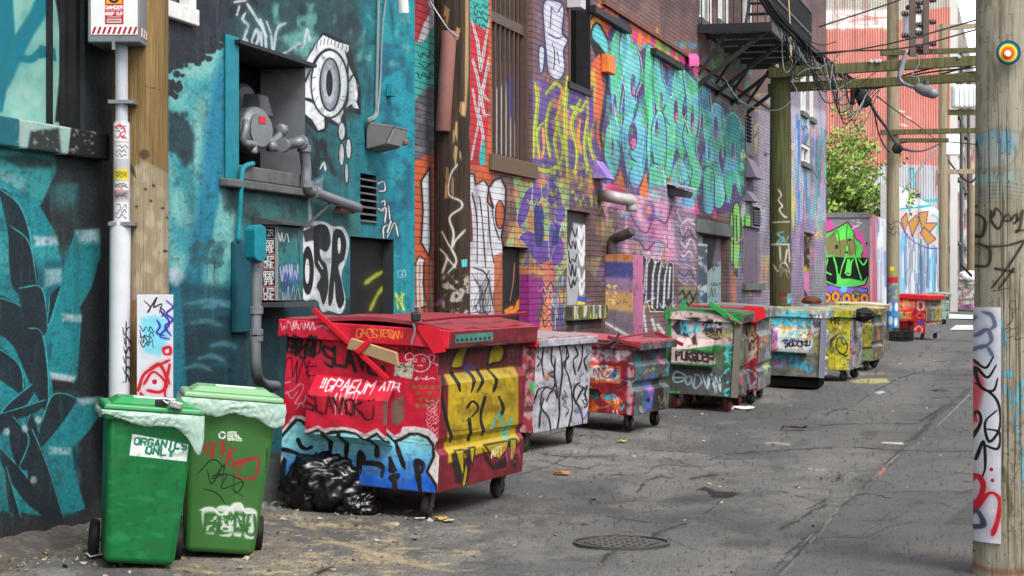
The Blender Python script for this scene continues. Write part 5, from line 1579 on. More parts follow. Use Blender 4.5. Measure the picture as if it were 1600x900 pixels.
# --- first pole, behind the green carts
px_, py_ = PT(219, 0, 13.2).x, 13.2
cp = pole_canvas(px_, py_, .2, .0, 4.2)
cp.poly([(212, 262), (226, 250), (242, 258), (262, 270), (266, 470), (205, 470), (206, 300)], (172, 160, 138), 6, .75)
cp.mottle((190, 178, 150), 14, .5, .66, .6, 3, (205, 250, 268, 465), sx=1.6, sy=.6)
cp.poly([(196, 245), (212, 262), (216, 280), (200, 262)], (40, 38, 40), 4, .8); cp.ell(228, 242, 8, 8, (52, 46, 42), 4, .8)
cp.stroke([(262, 300), (260, 370)], 3, (160, 50, 60), .5, .7)
for i in range(7):
 cp.ell(R(215, 260), R(285, 450), 2.5, 2, (40, 32, 28), 1.5, .8)
cp.stroke([(205, 345), (206, 470), (207, 600)], 4, (120, 40, 80), .5, .7)
cp.stroke([(218, 70), (217, 240)], 1, (70, 54, 34), .5, .7); cp.stroke([(228, 136), (250, 140)], 1.5, (60, 44, 26), .5, .7)
wood1 = wood_mat("tan_wood", (142, 118, 78), (104, 84, 52), .55, img=cp.image("pole_paint_map", .85))
pole1 = thing("utility_pole", (px_, py_, 0), "tan wooden pole with a white conduit, beside the teal tree mural", "utility pole")
pole_mesh(px_, py_, .2, 9.0, wood1, pole1, img_span=(0, 4.2))
m_pvc = mat("grey_pvc", (168, 170, 176), .5, dirt=.3, dirt_col=(120, 112, 104), scale=10)
m_pvcw = mat("white_pvc", (206, 208, 214), .45, dirt=.3, dirt_col=(150, 146, 140), scale=9)
yc = 12.93
def pc(px, py): return PT(px, py, yc)
cb = Canvas(60, 200, pc(177, 347), pc(204, 347) - pc(177, 347), pc(177, 193) - pc(177, 347), (176, 176, 182))
for (y0, y1, bgc) in ((194, 221, (220, 214, 216)), (224, 249, (206, 204, 204)), (265, 281, (214, 190, 40)), (284, 297, (206, 204, 206)), (298, 312, (150, 140, 150)), (316, 345, (210, 210, 212))):
 cb.poly([(180, y0), (202, y0), (202, y1), (180, y1)], bgc, 1)
 for k in range(3):
  cb.scrib(182, y0 + 3 + k * (y1 - y0 - 6) / 3, 200, y0 + 3 + (k + 1) * (y1 - y0 - 6) / 3, 6, 1.0, (50, 46, 50), int(y0) + k)
cb.stroke([(183, 200), (190, 196), (197, 204), (190, 212), (199, 217)], 2.2, (196, 40, 60), .3)
cb.stroke([(186, 302), (192, 296)], 4, (224, 130, 120), .5)
m_stk = mat("stickered_pvc", None, .5, img=cb.image("sticker_map"), dirt=.15)
con = thing("conduit", (pc(190, 600)), "pale conduit with stickers strapped to the tan wooden pole", "conduit")
MB().cyl(pc(190, 66), pc(190, 200), .042, 16).build("upper_pipe", m_pvc, con, smooth=False)
o = MB().lathe([(.042, .02), (.054, .0), (.055, -.02), (.055, -.66)], pc(190, 194), (0, 0, 1), 20).build("sleeve", m_stk, con, uvf=uvplane(pc(177, 347), pc(204, 347) - pc(177, 347), pc(177, 193) - pc(177, 347)))
smooth_by_angle(o, 50)
cl = Canvas(50, 200, pc(172, 640), pc(206, 640) - pc(172, 640), pc(172, 346) - pc(172, 640), (208, 210, 216))
cl.text("NEVADOV", 199, 596, 199, 508, 6, 1.5, (40, 38, 44), jit=.12)
for i in range(6):
 cl.scrib(195, 510 + i * 15, 203, 524 + i * 15, 4, 1.3, (44, 40, 46), i)
m_lp = mat("tagged_white_pvc", None, .45, img=cl.image("lower_pipe_map"), dirt=.15)
o = MB().tube([pc(188, 346), pc(187, 500), pc(186, 640)], .068, 20, smooth=False).build("lower_pipe", m_lp, con, uvf=uvplane(pc(172, 640), pc(206, 640) - pc(172, 640), pc(172, 346) - pc(172, 640)))
smooth_by_angle(o, 50)
for yy in (160, 350):
 c0 = pc(190, yy)
 MB().box(c0.x - .075, c0.x + .09, c0.y - .066, c0.y + .1, c0.z - .012, c0.z + .012).build("strap", m_grey, con)
# warning box on top
Yb = 12.78
A = PT(137, 66, Yb); B_ = PT(218, 66, Yb)
zt = 4.05
bx = thing("equipment_box", (A.x, Yb, A.z), "grey metal equipment box with a red danger sign up on the tan pole", "equipment box")
MB().box(A.x, B_.x, Yb, Yb + .62, A.z, zt).build("box_body", m_steel, bx, bevel=.008)
s0 = PT(142, 54, Yb - .004)
sU = PT(215, 54, Yb - .004) - s0
cs = Canvas(200, 300, s0, sU, Vector((0, 0, zt - .04 - s0.z)), (214, 212, 212))
cs.poly([(142, 41), (214, 41), (214, 54), (142, 54)], (224, 222, 222), .8)
for i in range(9):
 x = 143 + i * 8
 cs.poly([(x, 53), (x + 4, 53), (x + 8, 42), (x + 4, 42)], (150, 34, 50), .8)
cs.poly([(164, -80), (193, -80), (193, 38), (164, 38)], (160, 36, 48), .8)
cs.poly([(166, -80), (191, -80), (191, 6), (166, 6)], (232, 150, 40), .8)
cs.ell(178, -4, 9, 9, (40, 30, 30), 1); cs.ell(178, -5, 6, 6, (232, 150, 40), 1)
cs.text("DANGER", 165.5, 13.8, 191.5, 13.8, 4.6, 1.35, (240, 236, 232), soft=.2)
cs.text("KEEP OUT", 165.5, 23.4, 191.5, 23.4, 4.2, 1.2, (240, 236, 232), soft=.2)
cs.poly([(166, 15.4), (191, 15.4), (191, 17.2), (166, 17.2)], (214, 160, 160), .6, .8)
cs.poly([(168, 25.5), (189, 25.5), (189, 27.5), (168, 27.5)], (214, 170, 170), .6, .8)
cs.poly([(167, 29.5), (190, 29.5), (190, 35.5), (167, 35.5)], (196, 190, 184), .6)
cs.stroke([(169, 32.5), (188, 32.5)], 2, (130, 60, 60), .3)
m_sign = mat("danger_sign", None, .4, img=cs.image("danger_sign_map", .9), dirt=.1, bump=0)
MB().box(s0.x, s0.x + sU.x, Yb - .005, Yb - .0005, s0.z, zt - .04).build("danger_sign", m_sign, bx, uvf=uvplane(s0, sU, Vector((0, 0, zt - .04 - s0.z))))
m_strp = mat("red_striped_label", (196, 150, 158), .5, dirt=.3)
p0 = PT(226, 57, Yb + .1)
cst = Canvas(60, 30, (B_.x + .004, Yb + .06, A.z + .04), (0, .5, 0), (0, 0, .05), (216, 210, 212), local=(60, 10))
for i in range(7):
 cst.poly([(2 + i * 9, 10), (6 + i * 9, 10), (10 + i * 9, 0), (6 + i * 9, 0)], (150, 34, 50), .8)
m_str = mat("warning_stripe", None, .5, img=cst.image("stripe_map"), dirt=.1)
MB().box(B_.x + .0005, B_.x + .004, Yb + .06, Yb + .56, A.z + .04, A.z + .10).build("warning_stripe", m_str, bx, uvf=uvplane((B_.x, Yb + .06, A.z + .04), (0, .5, 0), (0, 0, .06)))
MB().box(A.x + .16, A.x + .18, Yb - .02, Yb + .0, A.z - .05, A.z + .005).build("latch", m_grey, bx)
# painted board leaning on the pole's foot
Yp = 12.82
b0 = PT(214, 640, Yp)
bU, bV = PT(270, 640, Yp) - b0, PT(214, 460, Yp) - b0
cbd = Canvas(140, 420, b0, bU, bV, (212, 212, 220))
zb_ = ZC(0, 450, 2)
cbd.poly(zb_(440, 95, 480, 85, 520, 95, 530, 150, 500, 215, 450, 200), (110, 206, 230), 10, .85)
for P in (zb_(450, 40, 470, 60, 462, 75, 490, 30, 480, 60, 505, 50, 498, 78), zb_(500, 60, 515, 75, 505, 90)):
 cbd.stroke(P, 2.0, (24, 22, 26), .3)
for i in range(4):
 cbd.scrib(218, 508 + i * 8, 240, 520 + i * 8, 6, 1.4, (30, 28, 32), 9 + i)
for P in (zb_(490, 100, 500, 120, 490, 140, 515, 150), zb_(520, 40, 540, 60, 520, 80, 540, 100, 516, 120, 535, 150), zb_(500, 70, 530, 110, 500, 150, 530, 160)):
 cbd.stroke(P, 2.6, (50, 40, 150), .35)
rd = (196, 26, 40)
for P in (zb_(432, 320, 450, 270, 490, 245, 530, 225), zb_(450, 300, 480, 262, 520, 300, 500, 325, 460, 320), zb_(510, 190, 530, 185, 532, 205, 514, 206, 510, 190), zb_(440, 330, 480, 380), zb_(530, 240, 515, 330, 540, 400), zb_(470, 250, 500, 240, 530, 300)):
 cbd.stroke(P, 4.4, rd, .3)
cbd.ell(*zb_(483, 293)[0], 4, 4, rd, 1)
m_pb = mat("painted_sheet", None, .5, img=cbd.image("pole_board_map"), dirt=.2)
o = MB().add([b0, b0 + bU, b0 + bU + bV, b0 + bV], [(0, 1, 2, 3)])
o = MB().hexa([b0, b0 + bU, b0 + bU + Vector((0, .02, 0)), b0 + Vector((0, .02, 0)), b0 + bV, b0 + bU + bV, b0 + bU + bV + Vector((0, .02, 0)), b0 + bV + Vector((0, .02, 0))]).build("painted_board", m_pb, uvf=uvplane(b0, bU, bV))
tag(o, "white board with red and blue spray fixed to the tan pole behind the carts", "board")
# --- charred pole in front of the brick wall
px_, py_ = PT(706.5, 0, 20.72).x, 20.72
cp = pole_canvas(px_, py_, .19, .0, 5.0)
wt = (206, 202, 196)
for P in (z8(250, 25, 215, 80, 205, 180, 265, 215, 270, 250, 210, 300, 230, 380, 222, 450), z8(170, 375, 215, 455, 240, 420, 290, 365), z8(160, 465, 195, 510, 170, 590), z8(215, 455, 245, 530, 200, 590), z8(195, 510, 240, 560)):
 cp.stroke(P, 3.2, wt, .5, .95)
cp.mottle((200, 190, 180), 7, .5, .62, .85, 4, (685, 425, 740, 500))
cp.mottle((150, 90, 140), 8, .5, .65, .8, 5, (672, 450, 705, 500))
cp.poly(z8(268, 520, 300, 515, 300, 555, 275, 560), (90, 190, 210), 2)
for i in range(16):
 x, y = R(690, 736), R(-10, 330)
 cp.poly([(x, y), (x + R(2, 6), y + 3), (x + R(1, 5), y + R(14, 40)), (x - R(0, 3), y + R(10, 30))], [(206, 156, 104), (170, 120, 76), (216, 176, 128)][rl.randint(3)], 2, .8)
cp.stroke([(730, -20), (729, 120), (726, 180)], 5, (206, 166, 120), .5, .85)
wood2 = wood_mat("charred_wood", (40, 34, 30), (70, 56, 46), .4, img=cp.image("charred_pole_map", .85))
pole2 = thing("utility_pole", (px_, py_, 0), "charred black pole with chalky white scrawl and a brown pipe guard", "utility pole")
pole_mesh(px_, py_, .19, 9.5, wood2, pole2, img_span=(0, 5.0))
m_guard = mat("brown_steel_guard", (136, 92, 84), .6, dirt=.5, dirt_col=(150, 110, 100), scale=5)
g0, g1 = PT(692, 205, 20.5), PT(702, 50, 20.5)
o = MB().lathe([(.03, 0), (.07, .0), (.078, .01), (.078, (g1 - g0).length), (.06, (g1 - g0).length + .01)], g0, g1 - g0, 18).build("pipe_guard", m_guard, pole2)
smooth_by_angle(o, 50)
m_wire = mat("black_wire", (28, 28, 30), .6, dirt=0, bump=0)
o = MB().tube([PT(672, 2, 20.6), PT(690, 30, 20.45), PT(702, 47, 20.42), PT(716, 58, 20.45)], .008, 5).build("guy_wire", m_pale, smooth=True); tag(o, "pale wire slung across the charred pole above the brown guard", "wire")
# --- green-grey pole of the beam, and its twin hidden behind the near pole
m_bolt = mat("bolt_metal", (170, 170, 168), .4, metal=.5, dirt=.3)
px_, py_ = PT(1219.5, 0, 36.5).x, 36.5
cp = pole_canvas(px_, py_, .2, .0, 6.2)
zp = ZC(920, 250, 3.3333)
for P in (zp(985, 155, 1000, 185, 985, 210, 1005, 240, 990, 260, 1010, 290, 1030, 300), zp(960, 325, 1045, 322), zp(955, 440, 1045, 440), zp(992, 455, 996, 530), zp(1040, 450, 1046, 530), zp(1030, 470, 1020, 530), zp(960, 545, 985, 580, 1000, 540, 1030, 545, 1050, 600), zp(995, 600, 1015, 570, 1040, 620), zp(1000, 560, 1030, 580)):
 cp.stroke(P, 2.6, (206, 202, 190), .5, .9)
cp.stroke(zp(1010, 375, 980, 385, 1000, 405, 978, 430, 1005, 425, 1010, 400, 1020, 430, 1040, 395), 2.4, (100, 160, 170), .5)
cp.poly(zp(985, 690, 1025, 690, 1030, 720, 990, 715), (170, 50, 54), 3); cp.poly(zp(1030, 700, 1060, 690, 1060, 750, 1030, 750), (100, 190, 205), 2)
cp.mottle((60, 50, 40), 10, .4, .6, .6, 8, (1198, 400, 1240, 500))
wood3 = wood_mat("mossy_wood", (84, 86, 52), (56, 54, 38), .55, img=cp.image("beam_pole_map", .85))
wood3p = wood_mat("mossy_beam_wood", (100, 98, 66), (66, 64, 44), .6)
pole3 = thing("utility_pole", (px_, py_, 0), "mossy green pole carrying the heavy timber beam, with white scrawl", "utility pole")
pole_mesh(px_, py_, .2, PT(0, 100, 36.5).z, wood3, pole3, img_span=(0, 6.2))
p4x = 9.25
pole3b = thing("utility_pole", (p4x, 36.9, 0), "mossy pole behind the foreground pole holding the far end of the beam", "utility pole")
pole_mesh(p4x, 36.9, .2, 8.0, wood3p, pole3b)
bmt = thing("timber_beam", (px_, py_, 5.5), "pair of heavy mossy timbers bolted across the alley between poles", "beam")
for (ya, yb, yo, th) in ((106, 86, -.27, .19), (131, 113, .27, .17)):
 a_ = PT(1200, ya, 36.5 + yo); c_ = PT(1590, yb - 3, 36.5 + yo)
 MB().hexa([a_ + Vector((0, -.06, -th)), c_ + Vector((0, -.06, -th)), c_ + Vector((0, .06, -th)), a_ + Vector((0, .06, -th)), a_ + Vector((0, -.06, 0)), c_ + Vector((0, -.06, 0)), c_ + Vector((0, .06, 0)), a_ + Vector((0, .06, 0))]).build("beam", wood3p, bmt, bevel=.012)
for x in (1214, 1361, 1369, 1374, 1498):
 p = PT(x, 103 - (x - 1219) * .05, 36.5 - .34)
 MB().lathe([(.035, 0), (.035, .02), (.018, .022), (.018, .05)], p, (0, -1, 0), 8).build("bolt", m_bolt, bmt)
# --- right foreground pole
px_, py_ = 2.95, 11.7
cp = bare(Canvas(260, 900, (px_ - .228, py_ - .16, -.1), (.456, 0, 0), (0, 0, 4.0), KEY))
zr, zs = ZC(1500, 0, 2), ZC(1500, 450, 2)
cp.poly(zr(48, 0, 58, 0, 60, 260, 48, 300), (30, 28, 26), 4, .9)
cp.poly(zr(60, 420, 100, 405, 180, 415, 180, 470, 150, 520, 70, 530, 55, 480), (178, 190, 190), 8, .85)
for P in (zr(70, 440, 80, 430), zr(110, 410, 135, 470), zr(140, 412, 150, 460)):
 cp.stroke(P, 10, (96, 160, 200), .7, .7)
cp.poly(zr(48, 540, 200, 530, 200, 580, 170, 635, 48, 630), (178, 186, 178), 7, .75)
cp.poly(zr(55, 535, 160, 530, 160, 570, 60, 575), (150, 196, 200), 8, .6)
for i in range(5):
 cp.stroke(zr(50, 575 + i * 13, 120, 570 + i * 12, 200, 582 + i * 12), 1.0, (120, 118, 104), .5, .6)
for P in (zr(100, 660, 100, 690, 118, 715, 130, 680, 112, 652, 104, 680), zr(130, 690, 150, 690, 146, 670, 132, 682), zr(152, 690, 166, 672, 170, 690, 162, 700), zr(170, 668, 176, 690, 188, 660, 178, 715, 166, 728), zr(168, 722, 200, 720), zr(70, 640, 50, 690, 75, 740, 85, 690, 64, 660), zr(75, 760, 48, 770, 50, 820, 90, 830, 95, 780, 70, 760), zr(90, 770, 140, 768, 200, 750), zr(190, 760, 140, 840, 100, 900), zr(110, 840, 160, 850), zr(120, 900, 160, 840)):
 cp.stroke(P, 4.0, (36, 35, 36), .45, .92)
for P in (zs(150, 40, 148, 62, 165, 62, 165, 42, 150, 40), zs(155, 68, 156, 100, 140, 120), zs(156, 80, 175, 60), zs(130, 130, 150, 125, 135, 155, 160, 150), zs(150, 130, 175, 125, 165, 160, 190, 155), zs(100, 10, 150, 0)):
 cp.stroke(P, 1.3, (40, 40, 40), .3)
bl2 = (110, 200, 232)
for P in (zs(125, 100, 135, 160, 128, 180), zs(132, 265, 150, 262), zs(130, 300, 160, 350, 195, 270), zs(140, 330, 190, 300), zs(150, 370, 200, 330), zs(160, 400, 200, 360), zs(165, 410, 185, 520, 195, 640)):
 cp.stroke(P, 6, bl2, .5, .9)
cp.ell(*zs(147, 268)[0], 6, 6, bl2, 2)
cp.mottle((120, 110, 90), 6, .55, .68, .6, 5, (1520, 650, 1606, 850))
cp.stroke(zs(130, 560, 145, 640, 150, 700), 8, (86, 84, 46), .6, .7); cp.stroke(zs(125, 800, 150, 780, 190, 800), 8, (190, 180, 170), .7, .7)
cp.stroke(zs(45, 870, 100, 885, 200, 880), 10, (170, 90, 56), .7, .7)
for i in range(170):
 cp.ell(R(1520, 1606), R(0, 890), R(.6, 1.5), R(.6, 1.8), (84, 76, 62), .8, .8)
for i in range(26):
 x, y = R(1522, 1604), R(-20, 700)
 cp.stroke([(x, y), (x + R(-1.5, 1.5), y + R(40, 120)), (x + R(-2, 2), y + R(130, 330))], R(.8, 1.8), (62, 54, 44), .5, .75)
for i in range(40):
 x, y = R(1530, 1606), R(480, 860)
 cp.stroke([(x, y), (x + R(2, 4), y + R(-1, 1))], .9, (176, 176, 172), .3, .8)
cp.mottle((110, 100, 82), 9, .55, .7, .5, 15, sx=2.2, sy=.3)
wood5 = wood_mat("grey_weathered_wood", (172, 166, 148), (150, 142, 122), .66, img=cp.image("near_pole_map", .85))
pole5 = thing("utility_pole", (px_, py_, 0), "big grey weathered pole in the right foreground with black and blue tags", "utility pole")
pole_mesh(px_, py_, .228, 9.0, wood5, pole5, img_span=(-.1, 3.9), n=40)
# wrapped white plastic sheet
s_z0, s_z1 = PT(1540, 848, 11.55).z, PT(1540, 480, 11.55).z
cw = Canvas(110, 620, (PT(1519, 0, 11.58).x, 11.55, s_z0), (PT(1564, 0, 11.55).x - PT(1519, 0, 11.58).x, 0, 0), (0, 0, s_z1 - s_z0), (214, 216, 226))
cw.mottle((236, 236, 240), 16, .5, .7, .7, 2)
cw.poly(zs(38, 260, 60, 230, 80, 300, 60, 420, 44, 520, 38, 560), (214, 60, 76), 8, .75)
for P in (zs(75, 75, 95, 85, 104, 115, 92, 130), zs(60, 150, 85, 130, 95, 165, 70, 190), zs(48, 200, 80, 180, 100, 215), zs(45, 120, 60, 90)):
 cw.stroke(P, 5, (90, 100, 128), .5, .85)
for P in (zs(108, 240, 85, 280, 60, 250, 70, 310, 100, 320, 112, 280), zs(60, 300, 110, 350, 118, 430, 90, 480, 80, 420, 110, 380), zs(44, 500, 70, 420, 60, 390, 42, 480), zs(75, 490, 112, 500, 116, 450, 80, 440), zs(60, 540, 76, 480, 80, 560, 70, 600), zs(50, 220, 80, 250, 100, 215)):
 cw.stroke(P, 3.2, (20, 20, 22), .25)
for P in (zs(40, 640, 60, 590, 76, 620, 60, 680, 44, 640, 50, 560), zs(56, 700, 90, 640, 118, 660, 112, 720, 98, 770)):
 cw.stroke(P, 6, (206, 30, 48), .35)
for q in (zs(95, 566), zs(98, 600), zs(52, 410), zs(50, 460)):
 cw.ell(q[0][0], q[0][1], 2.4, 3, (206, 30, 48), 1)
cw.stroke(zs(44, 720, 62, 700, 76, 740, 50, 755), 7, (70, 74, 96), .4)
cw.stroke(zs(56, 320, 48, 380, 62, 420), 5, (210, 50, 66), .6, .8)
m_wrap = mat("white_plastic_sheet", None, .35, img=cw.image("pole_sheet_map", .86), dirt=.15, bump=.05, spec=.4)
vs_, fs_ = [], []
na = 14
for i in range(na + 1):
 q = math.radians(186 + (240 - 186) * i / na)
 for zz in (s_z0, s_z1):
  vs_.append((px_ + .238 * math.cos(q), py_ + .238 * math.sin(q), zz))
for i in range(na + 1):
 q = math.radians(186 + (240 - 186) * i / na)
 for zz in (s_z0, s_z1):
  vs_.append((px_ + .232 * math.cos(q), py_ + .232 * math.sin(q), zz))
for i in range(na):
 a_ = 2 * i
 fs_.append((a_, a_ + 2, a_ + 3, a_ + 1))
 o_ = 2 * (na + 1)
 fs_ += [(o_ + a_, o_ + a_ + 1, o_ + a_ + 3, o_ + a_ + 2), (a_, a_ + o_, a_ + 2 + o_, a_ + 2), (a_ + 1, a_ + 3, a_ + 3 + o_, a_ + 1 + o_)]
fs_ += [(0, 1, 1 + o_, o_), (2 * na, 2 * na + o_, 2 * na + 1 + o_, 2 * na + 1)]
xa = px_ - .214
o = MB().add(vs_, fs_).build("plastic_sheet", m_wrap, smooth=False, uvf=lambda p, mi, n: ((p.x - PT(1519, 0, 11.58).x) / (PT(1564, 0, 11.55).x - PT(1519, 0, 11.58).x), (p.z - s_z0) / (s_z1 - s_z0)))
smooth_by_angle(o, 30)
tag(o, "white plastic sheet with red and black spray wrapped round the foreground pole", "sheet")
dsc = thing("painted_disc", PT(1574, 83, 11.455), "rainbow ringed disc nailed high on the foreground pole", "disc")
c0 = PT(1574, 83, 11.455)
rings = [(.071, (30, 40, 120)), (.060, (40, 130, 70)), (.051, (224, 206, 60)), (.042, (230, 120, 40)), (.030, (190, 50, 40)), (.021, (240, 190, 120)), (.013, (246, 244, 238))]
for i, (r_, c_) in enumerate(rings):
 MB().lathe([(.004, .0), (r_, .0), (r_, .007)], c0 + Vector((-.002 * i, -.005 * i - .02, -.0015 * i)), (0, -1, 0), 28).build("backing_ring" if i == 0 else "ring", mat("ring_paint_%d" % i, c_, .35, dirt=.1, bump=0), dsc)
MB().cyl(c0 + Vector((0, -.015, 0)), c0 + Vector((0, .05, 0)), .01, 8).build("nail", m_grey, dsc)
# --- far poles with cross arms
wood6 = wood_mat("pale_far_wood", (150, 140, 116), (124, 112, 92), .8)
px_, py_ = PT(1395, 0, 60.5).x, 60.5
cp = pole_canvas(px_, py_, .2, .0, 5.0, 60, 300)
zq = ZC(1370, 380, 5.625)
cp.poly(zq(90, 340, 190, 335, 190, 520, 90, 520), (110, 120, 170), 4, .9); cp.mottle((150, 190, 90), 5, .5, .62, .8, 3, (1384, 440, 1408, 470))
cp.poly(zq(90, 520, 190, 520, 190, 760, 90, 760), (70, 130, 190), 2)
for q in (zq(115, 560), zq(170, 560), zq(118, 680), zq(165, 695)):
 cp.ell(q[0][0], q[0][1], 3, 7, (220, 226, 232), 1)
cp.poly(zq(95, 300, 185, 295, 185, 345, 95, 350), (190, 40, 50), 2); cp.poly(zq(110, 200, 150, 205, 150, 245, 112, 245), (236, 220, 50), 2); cp.poly(zq(110, 245, 180, 245, 180, 290, 112, 290), (176, 170, 70), 3, .8)
for i in range(3):
 cp.scrib(1387, 345 + i * 8, 1403, 352 + i * 8, 4, 1.2, (44, 42, 44), i)
wood6p = wood_mat("painted_far_pole", (150, 140, 116), (124, 112, 92), .8, img=cp.image("far_pole_map", .85))
pole6 = thing("utility_pole", (px_, py_, 0), "pale pole with red, yellow and blue paint at its foot beside the black crates", "utility pole")
pole_mesh(px_, py_, .2, 16.0, wood6p, pole6, img_span=(0, 5.0))
def arm(x0, y0, x1, y1, Y, th, label, name="cross_arm", mt=None):
 a_, c_ = PT(x0, y0, Y), PT(x1, y1, Y)
 o = MB().hexa([a_ + Vector((0, -.06, -th)), c_ + Vector((0, -.06, -th)), c_ + Vector((0, .06, -th)), a_ + Vector((0, .06, -th)), a_ + Vector((0, -.06, 0)), c_ + Vector((0, -.06, 0)), c_ + Vector((0, .06, 0)), a_ + Vector((0, .06, 0))]).build(name, mt or wood3p, bevel=.01)
 tag(o, label, "cross arm")
arm(1376, 79, 1560, 73, 60.2, .16, "upper weathered cross arm just behind the heavy timber beam")
arm(1376, 203, 1560, 199, 60.2, .16, "long mossy cross arm in front of the white transformer's lower bracket")
arm(1388, 216, 1482, 216, 60.9, .13, "short cross arm right under the long mossy one")
def far_pole(px, Y, r, z1, label):
 X = PT(px, 0, Y).x
 p_ = thing("utility_pole", (X, Y, 0), label, "utility pole")
 pole_mesh(X, Y, r, z1, wood6, p_)
far_pole(1474, 84, .2, PT(0, 38, 84).z, "pale distant pole with peeling orange foot left of the white transformer")
far_pole(1543, 60.5, .2, 16.0, "pale distant pole hidden behind the foreground pole")
far_pole(1519, 110, .26, PT(0, 290, 110).z, "farthest brown pole, close to the white heaped dumpster")
arm(1462, 40, 1528, 36, 84, .22, "pale cross arm at the top of the distant pole", mt=wood6)
arm(1463, 265, 1528, 264, 84, .2, "low pale cross arm on the distant pole", mt=wood6)
arm(1468, 171, 1530, 171, 84, .24, "mossy bracket beam carrying the white transformer")
m_ins = mat("brown_insulator", (70, 58, 56), .35, dirt=.2, spec=.5)
m_br = mat("rusted_brown_post", (86, 72, 66), .6, dirt=.4)
for (x, y0, lab) in ((1426, 88, "left brown insulator post standing behind the timber beam"), (1447, 84, "right dark insulator post with stacked discs behind the beam")):
 b_ = PT(x, y0, 60.0)
 ip = thing("insulator_post", b_, lab, "insulator post")
 MB().box(b_.x - .09, b_.x + .09, 59.95, 60.1, b_.z, b_.z + 2.6).build("post", m_br, ip)
 for k in range(7):
  c_ = b_ + Vector((.22 * (-1 if k % 2 else 1), 0, .3 + k * .33))
  MB().lathe([(.02, -.12), (.09, -.1), (.09, -.06), (.04, -.05), (.09, -.02), (.09, .02), (.04, .03), (.08, .06), (.03, .1)], c_, (1, 0, 0), 10).build("insulator", m_ins, ip)
m_can = mat("white_tank_paint", (216, 220, 224), .4, dirt=.2, dirt_col=(150, 150, 150))
def can(px0, px1, py0, py1, Y, label, boxy=False):
 a_, c_ = PT(px0, py1, Y), PT(px1, py0, Y)
 t_ = thing("transformer", Vector(((a_.x + c_.x) / 2, Y, a_.z)), label, "transformer")
 r = (c_.x - a_.x) / 2
 h = c_.z - a_.z
 if boxy:
  MB().box(a_.x, c_.x, Y - r * .6, Y + r * .6, a_.z, c_.z).build("tank", m_can, t_, bevel=.1, seg=3)
  for k in range(5):
   x = a_.x + (k + .5) * 2 * r / 5
   MB().box(x - .03, x + .03, Y - r * .6 - .08, Y - r * .6 + .002, a_.z + .1, c_.z - .15).build("cooling_fin", m_can, t_)
 else:
  MB().lathe([(r * .8, 0), (r, .05), (r, h - .1), (r * .9, h), (.05, h + .05)], Vector(((a_.x + c_.x) / 2, Y, a_.z)), (0, 0, 1), 20).build("tank", m_can, t_)
 for k in (-.5, .5):
  MB().lathe([(.07, 0), (.09, .05), (.05, .08), (.09, .12), (.04, .2)], Vector(((a_.x + c_.x) / 2 + k * r, Y, c_.z - .02)), (0, 0, 1), 10).build("bushing", m_ins, t_)
can(1411, 1443, 17, 60, 60.3, "white cylindrical transformer between the two insulator posts")
can(1487, 1524, 133, 169, 84, "white finned transformer on a mossy bracket near the foreground pole", True)
o = MB().box(*(lambda a_, c_: (a_.x, c_.x, 83.8, 84.4, c_.z, a_.z))(PT(1477, 210, 84), PT(1498, 242, 84))).build("meter_box", m_can, bevel=.02); tag(o, "pale square box under the white finned transformer", "box")
# street lamp on the beam
lp = thing("street_lamp", PT(1407, 120, 36.2), "grey street lamp on a bent arm hanging from the timber beam", "street lamp")
MB().tube([PT(1417, 78, 36.0), PT(1411, 95, 36.0), PT(1405, 117, 36.0), PT(1409, 128, 36.0), PT(1420, 134, 35.9), PT(1432, 137, 35.8)], .035, 8).build("lamp_arm", m_grey, lp, smooth=True)
MB().hexa([PT(1407, 112, 35.97), PT(1412, 112, 35.97), PT(1412, 112, 36.05), PT(1407, 112, 36.05), PT(1411, 92, 35.97), PT(1416, 92, 35.97), PT(1416, 92, 36.05), PT(1411, 92, 36.05)]).build("clamp", m_grey, lp)
a_ = PT(1430, 136, 35.8); d_ = PT(1465, 148, 35.5) - a_
MB().tube([a_, a_ + d_ * .15, a_ + d_ * .45, a_ + d_ * .85, a_ + d_], [.05, .09, .11, .1, .04], 12).build("lamp_head", m_grey, lp, smooth=True)
MB().cyl(a_ + d_ * .5 + Vector((0, 0, .06)), a_ + d_ * .5 + Vector((0, 0, .2)), .05, 10).build("photocell", m_dgrey, lp)
# --- fire escape
W = BRICK
m_iron = mat("black_iron", (38, 39, 42), .5, metal=.2, dirt=.4, dirt_col=(64, 58, 54), scale=14)
fe = thing("fire_escape", W.pt(38, 6.5), "black iron fire escape balcony high on the brick building", "fire escape")
T0, T1 = W.t(1089), W.t(1089) + 6.2
zf = 6.52
wd = 1.38
mb = MB()
mb.wbox(W, T0, T1, zf - .16, zf, wd - .07, wd).wbox(W, T0, T0 + .06, zf - .16, zf, .0, wd - .072).wbox(W, T1 - .06, T1, zf - .16, zf, .0, wd - .072)
mb.build("platform_frame", m_iron, fe)
mb = MB()
n_ = 20
for i in range(n_):
 o_ = .03 + (wd - .12) * i / (n_ - 1)
 mb.wbox(W, T0 + .062, T1 - .062, zf - .05, zf - .006, o_ - .01, o_ + .01)
for i in range(1, 6):
 t_ = T0 + (T1 - T0) * i / 6
 mb.wbox(W, t_ - .03, t_ + .03, zf - .15, zf - .052, .0, wd - .072)
mb.build("grating", m_iron, fe)
for zr_ in (.5, 1.0):
 MB().wbox(W, T0, T1, zf + zr_, zf + zr_ + .05, wd - .045, wd - .005).wbox(W, T0, T0 + .04, zf + zr_, zf + zr_ + .05, .0, wd - .046).wbox(W, T1 - .04, T1, zf + zr_, zf + zr_ + .05, .0, wd - .046).build("rail", m_iron, fe)
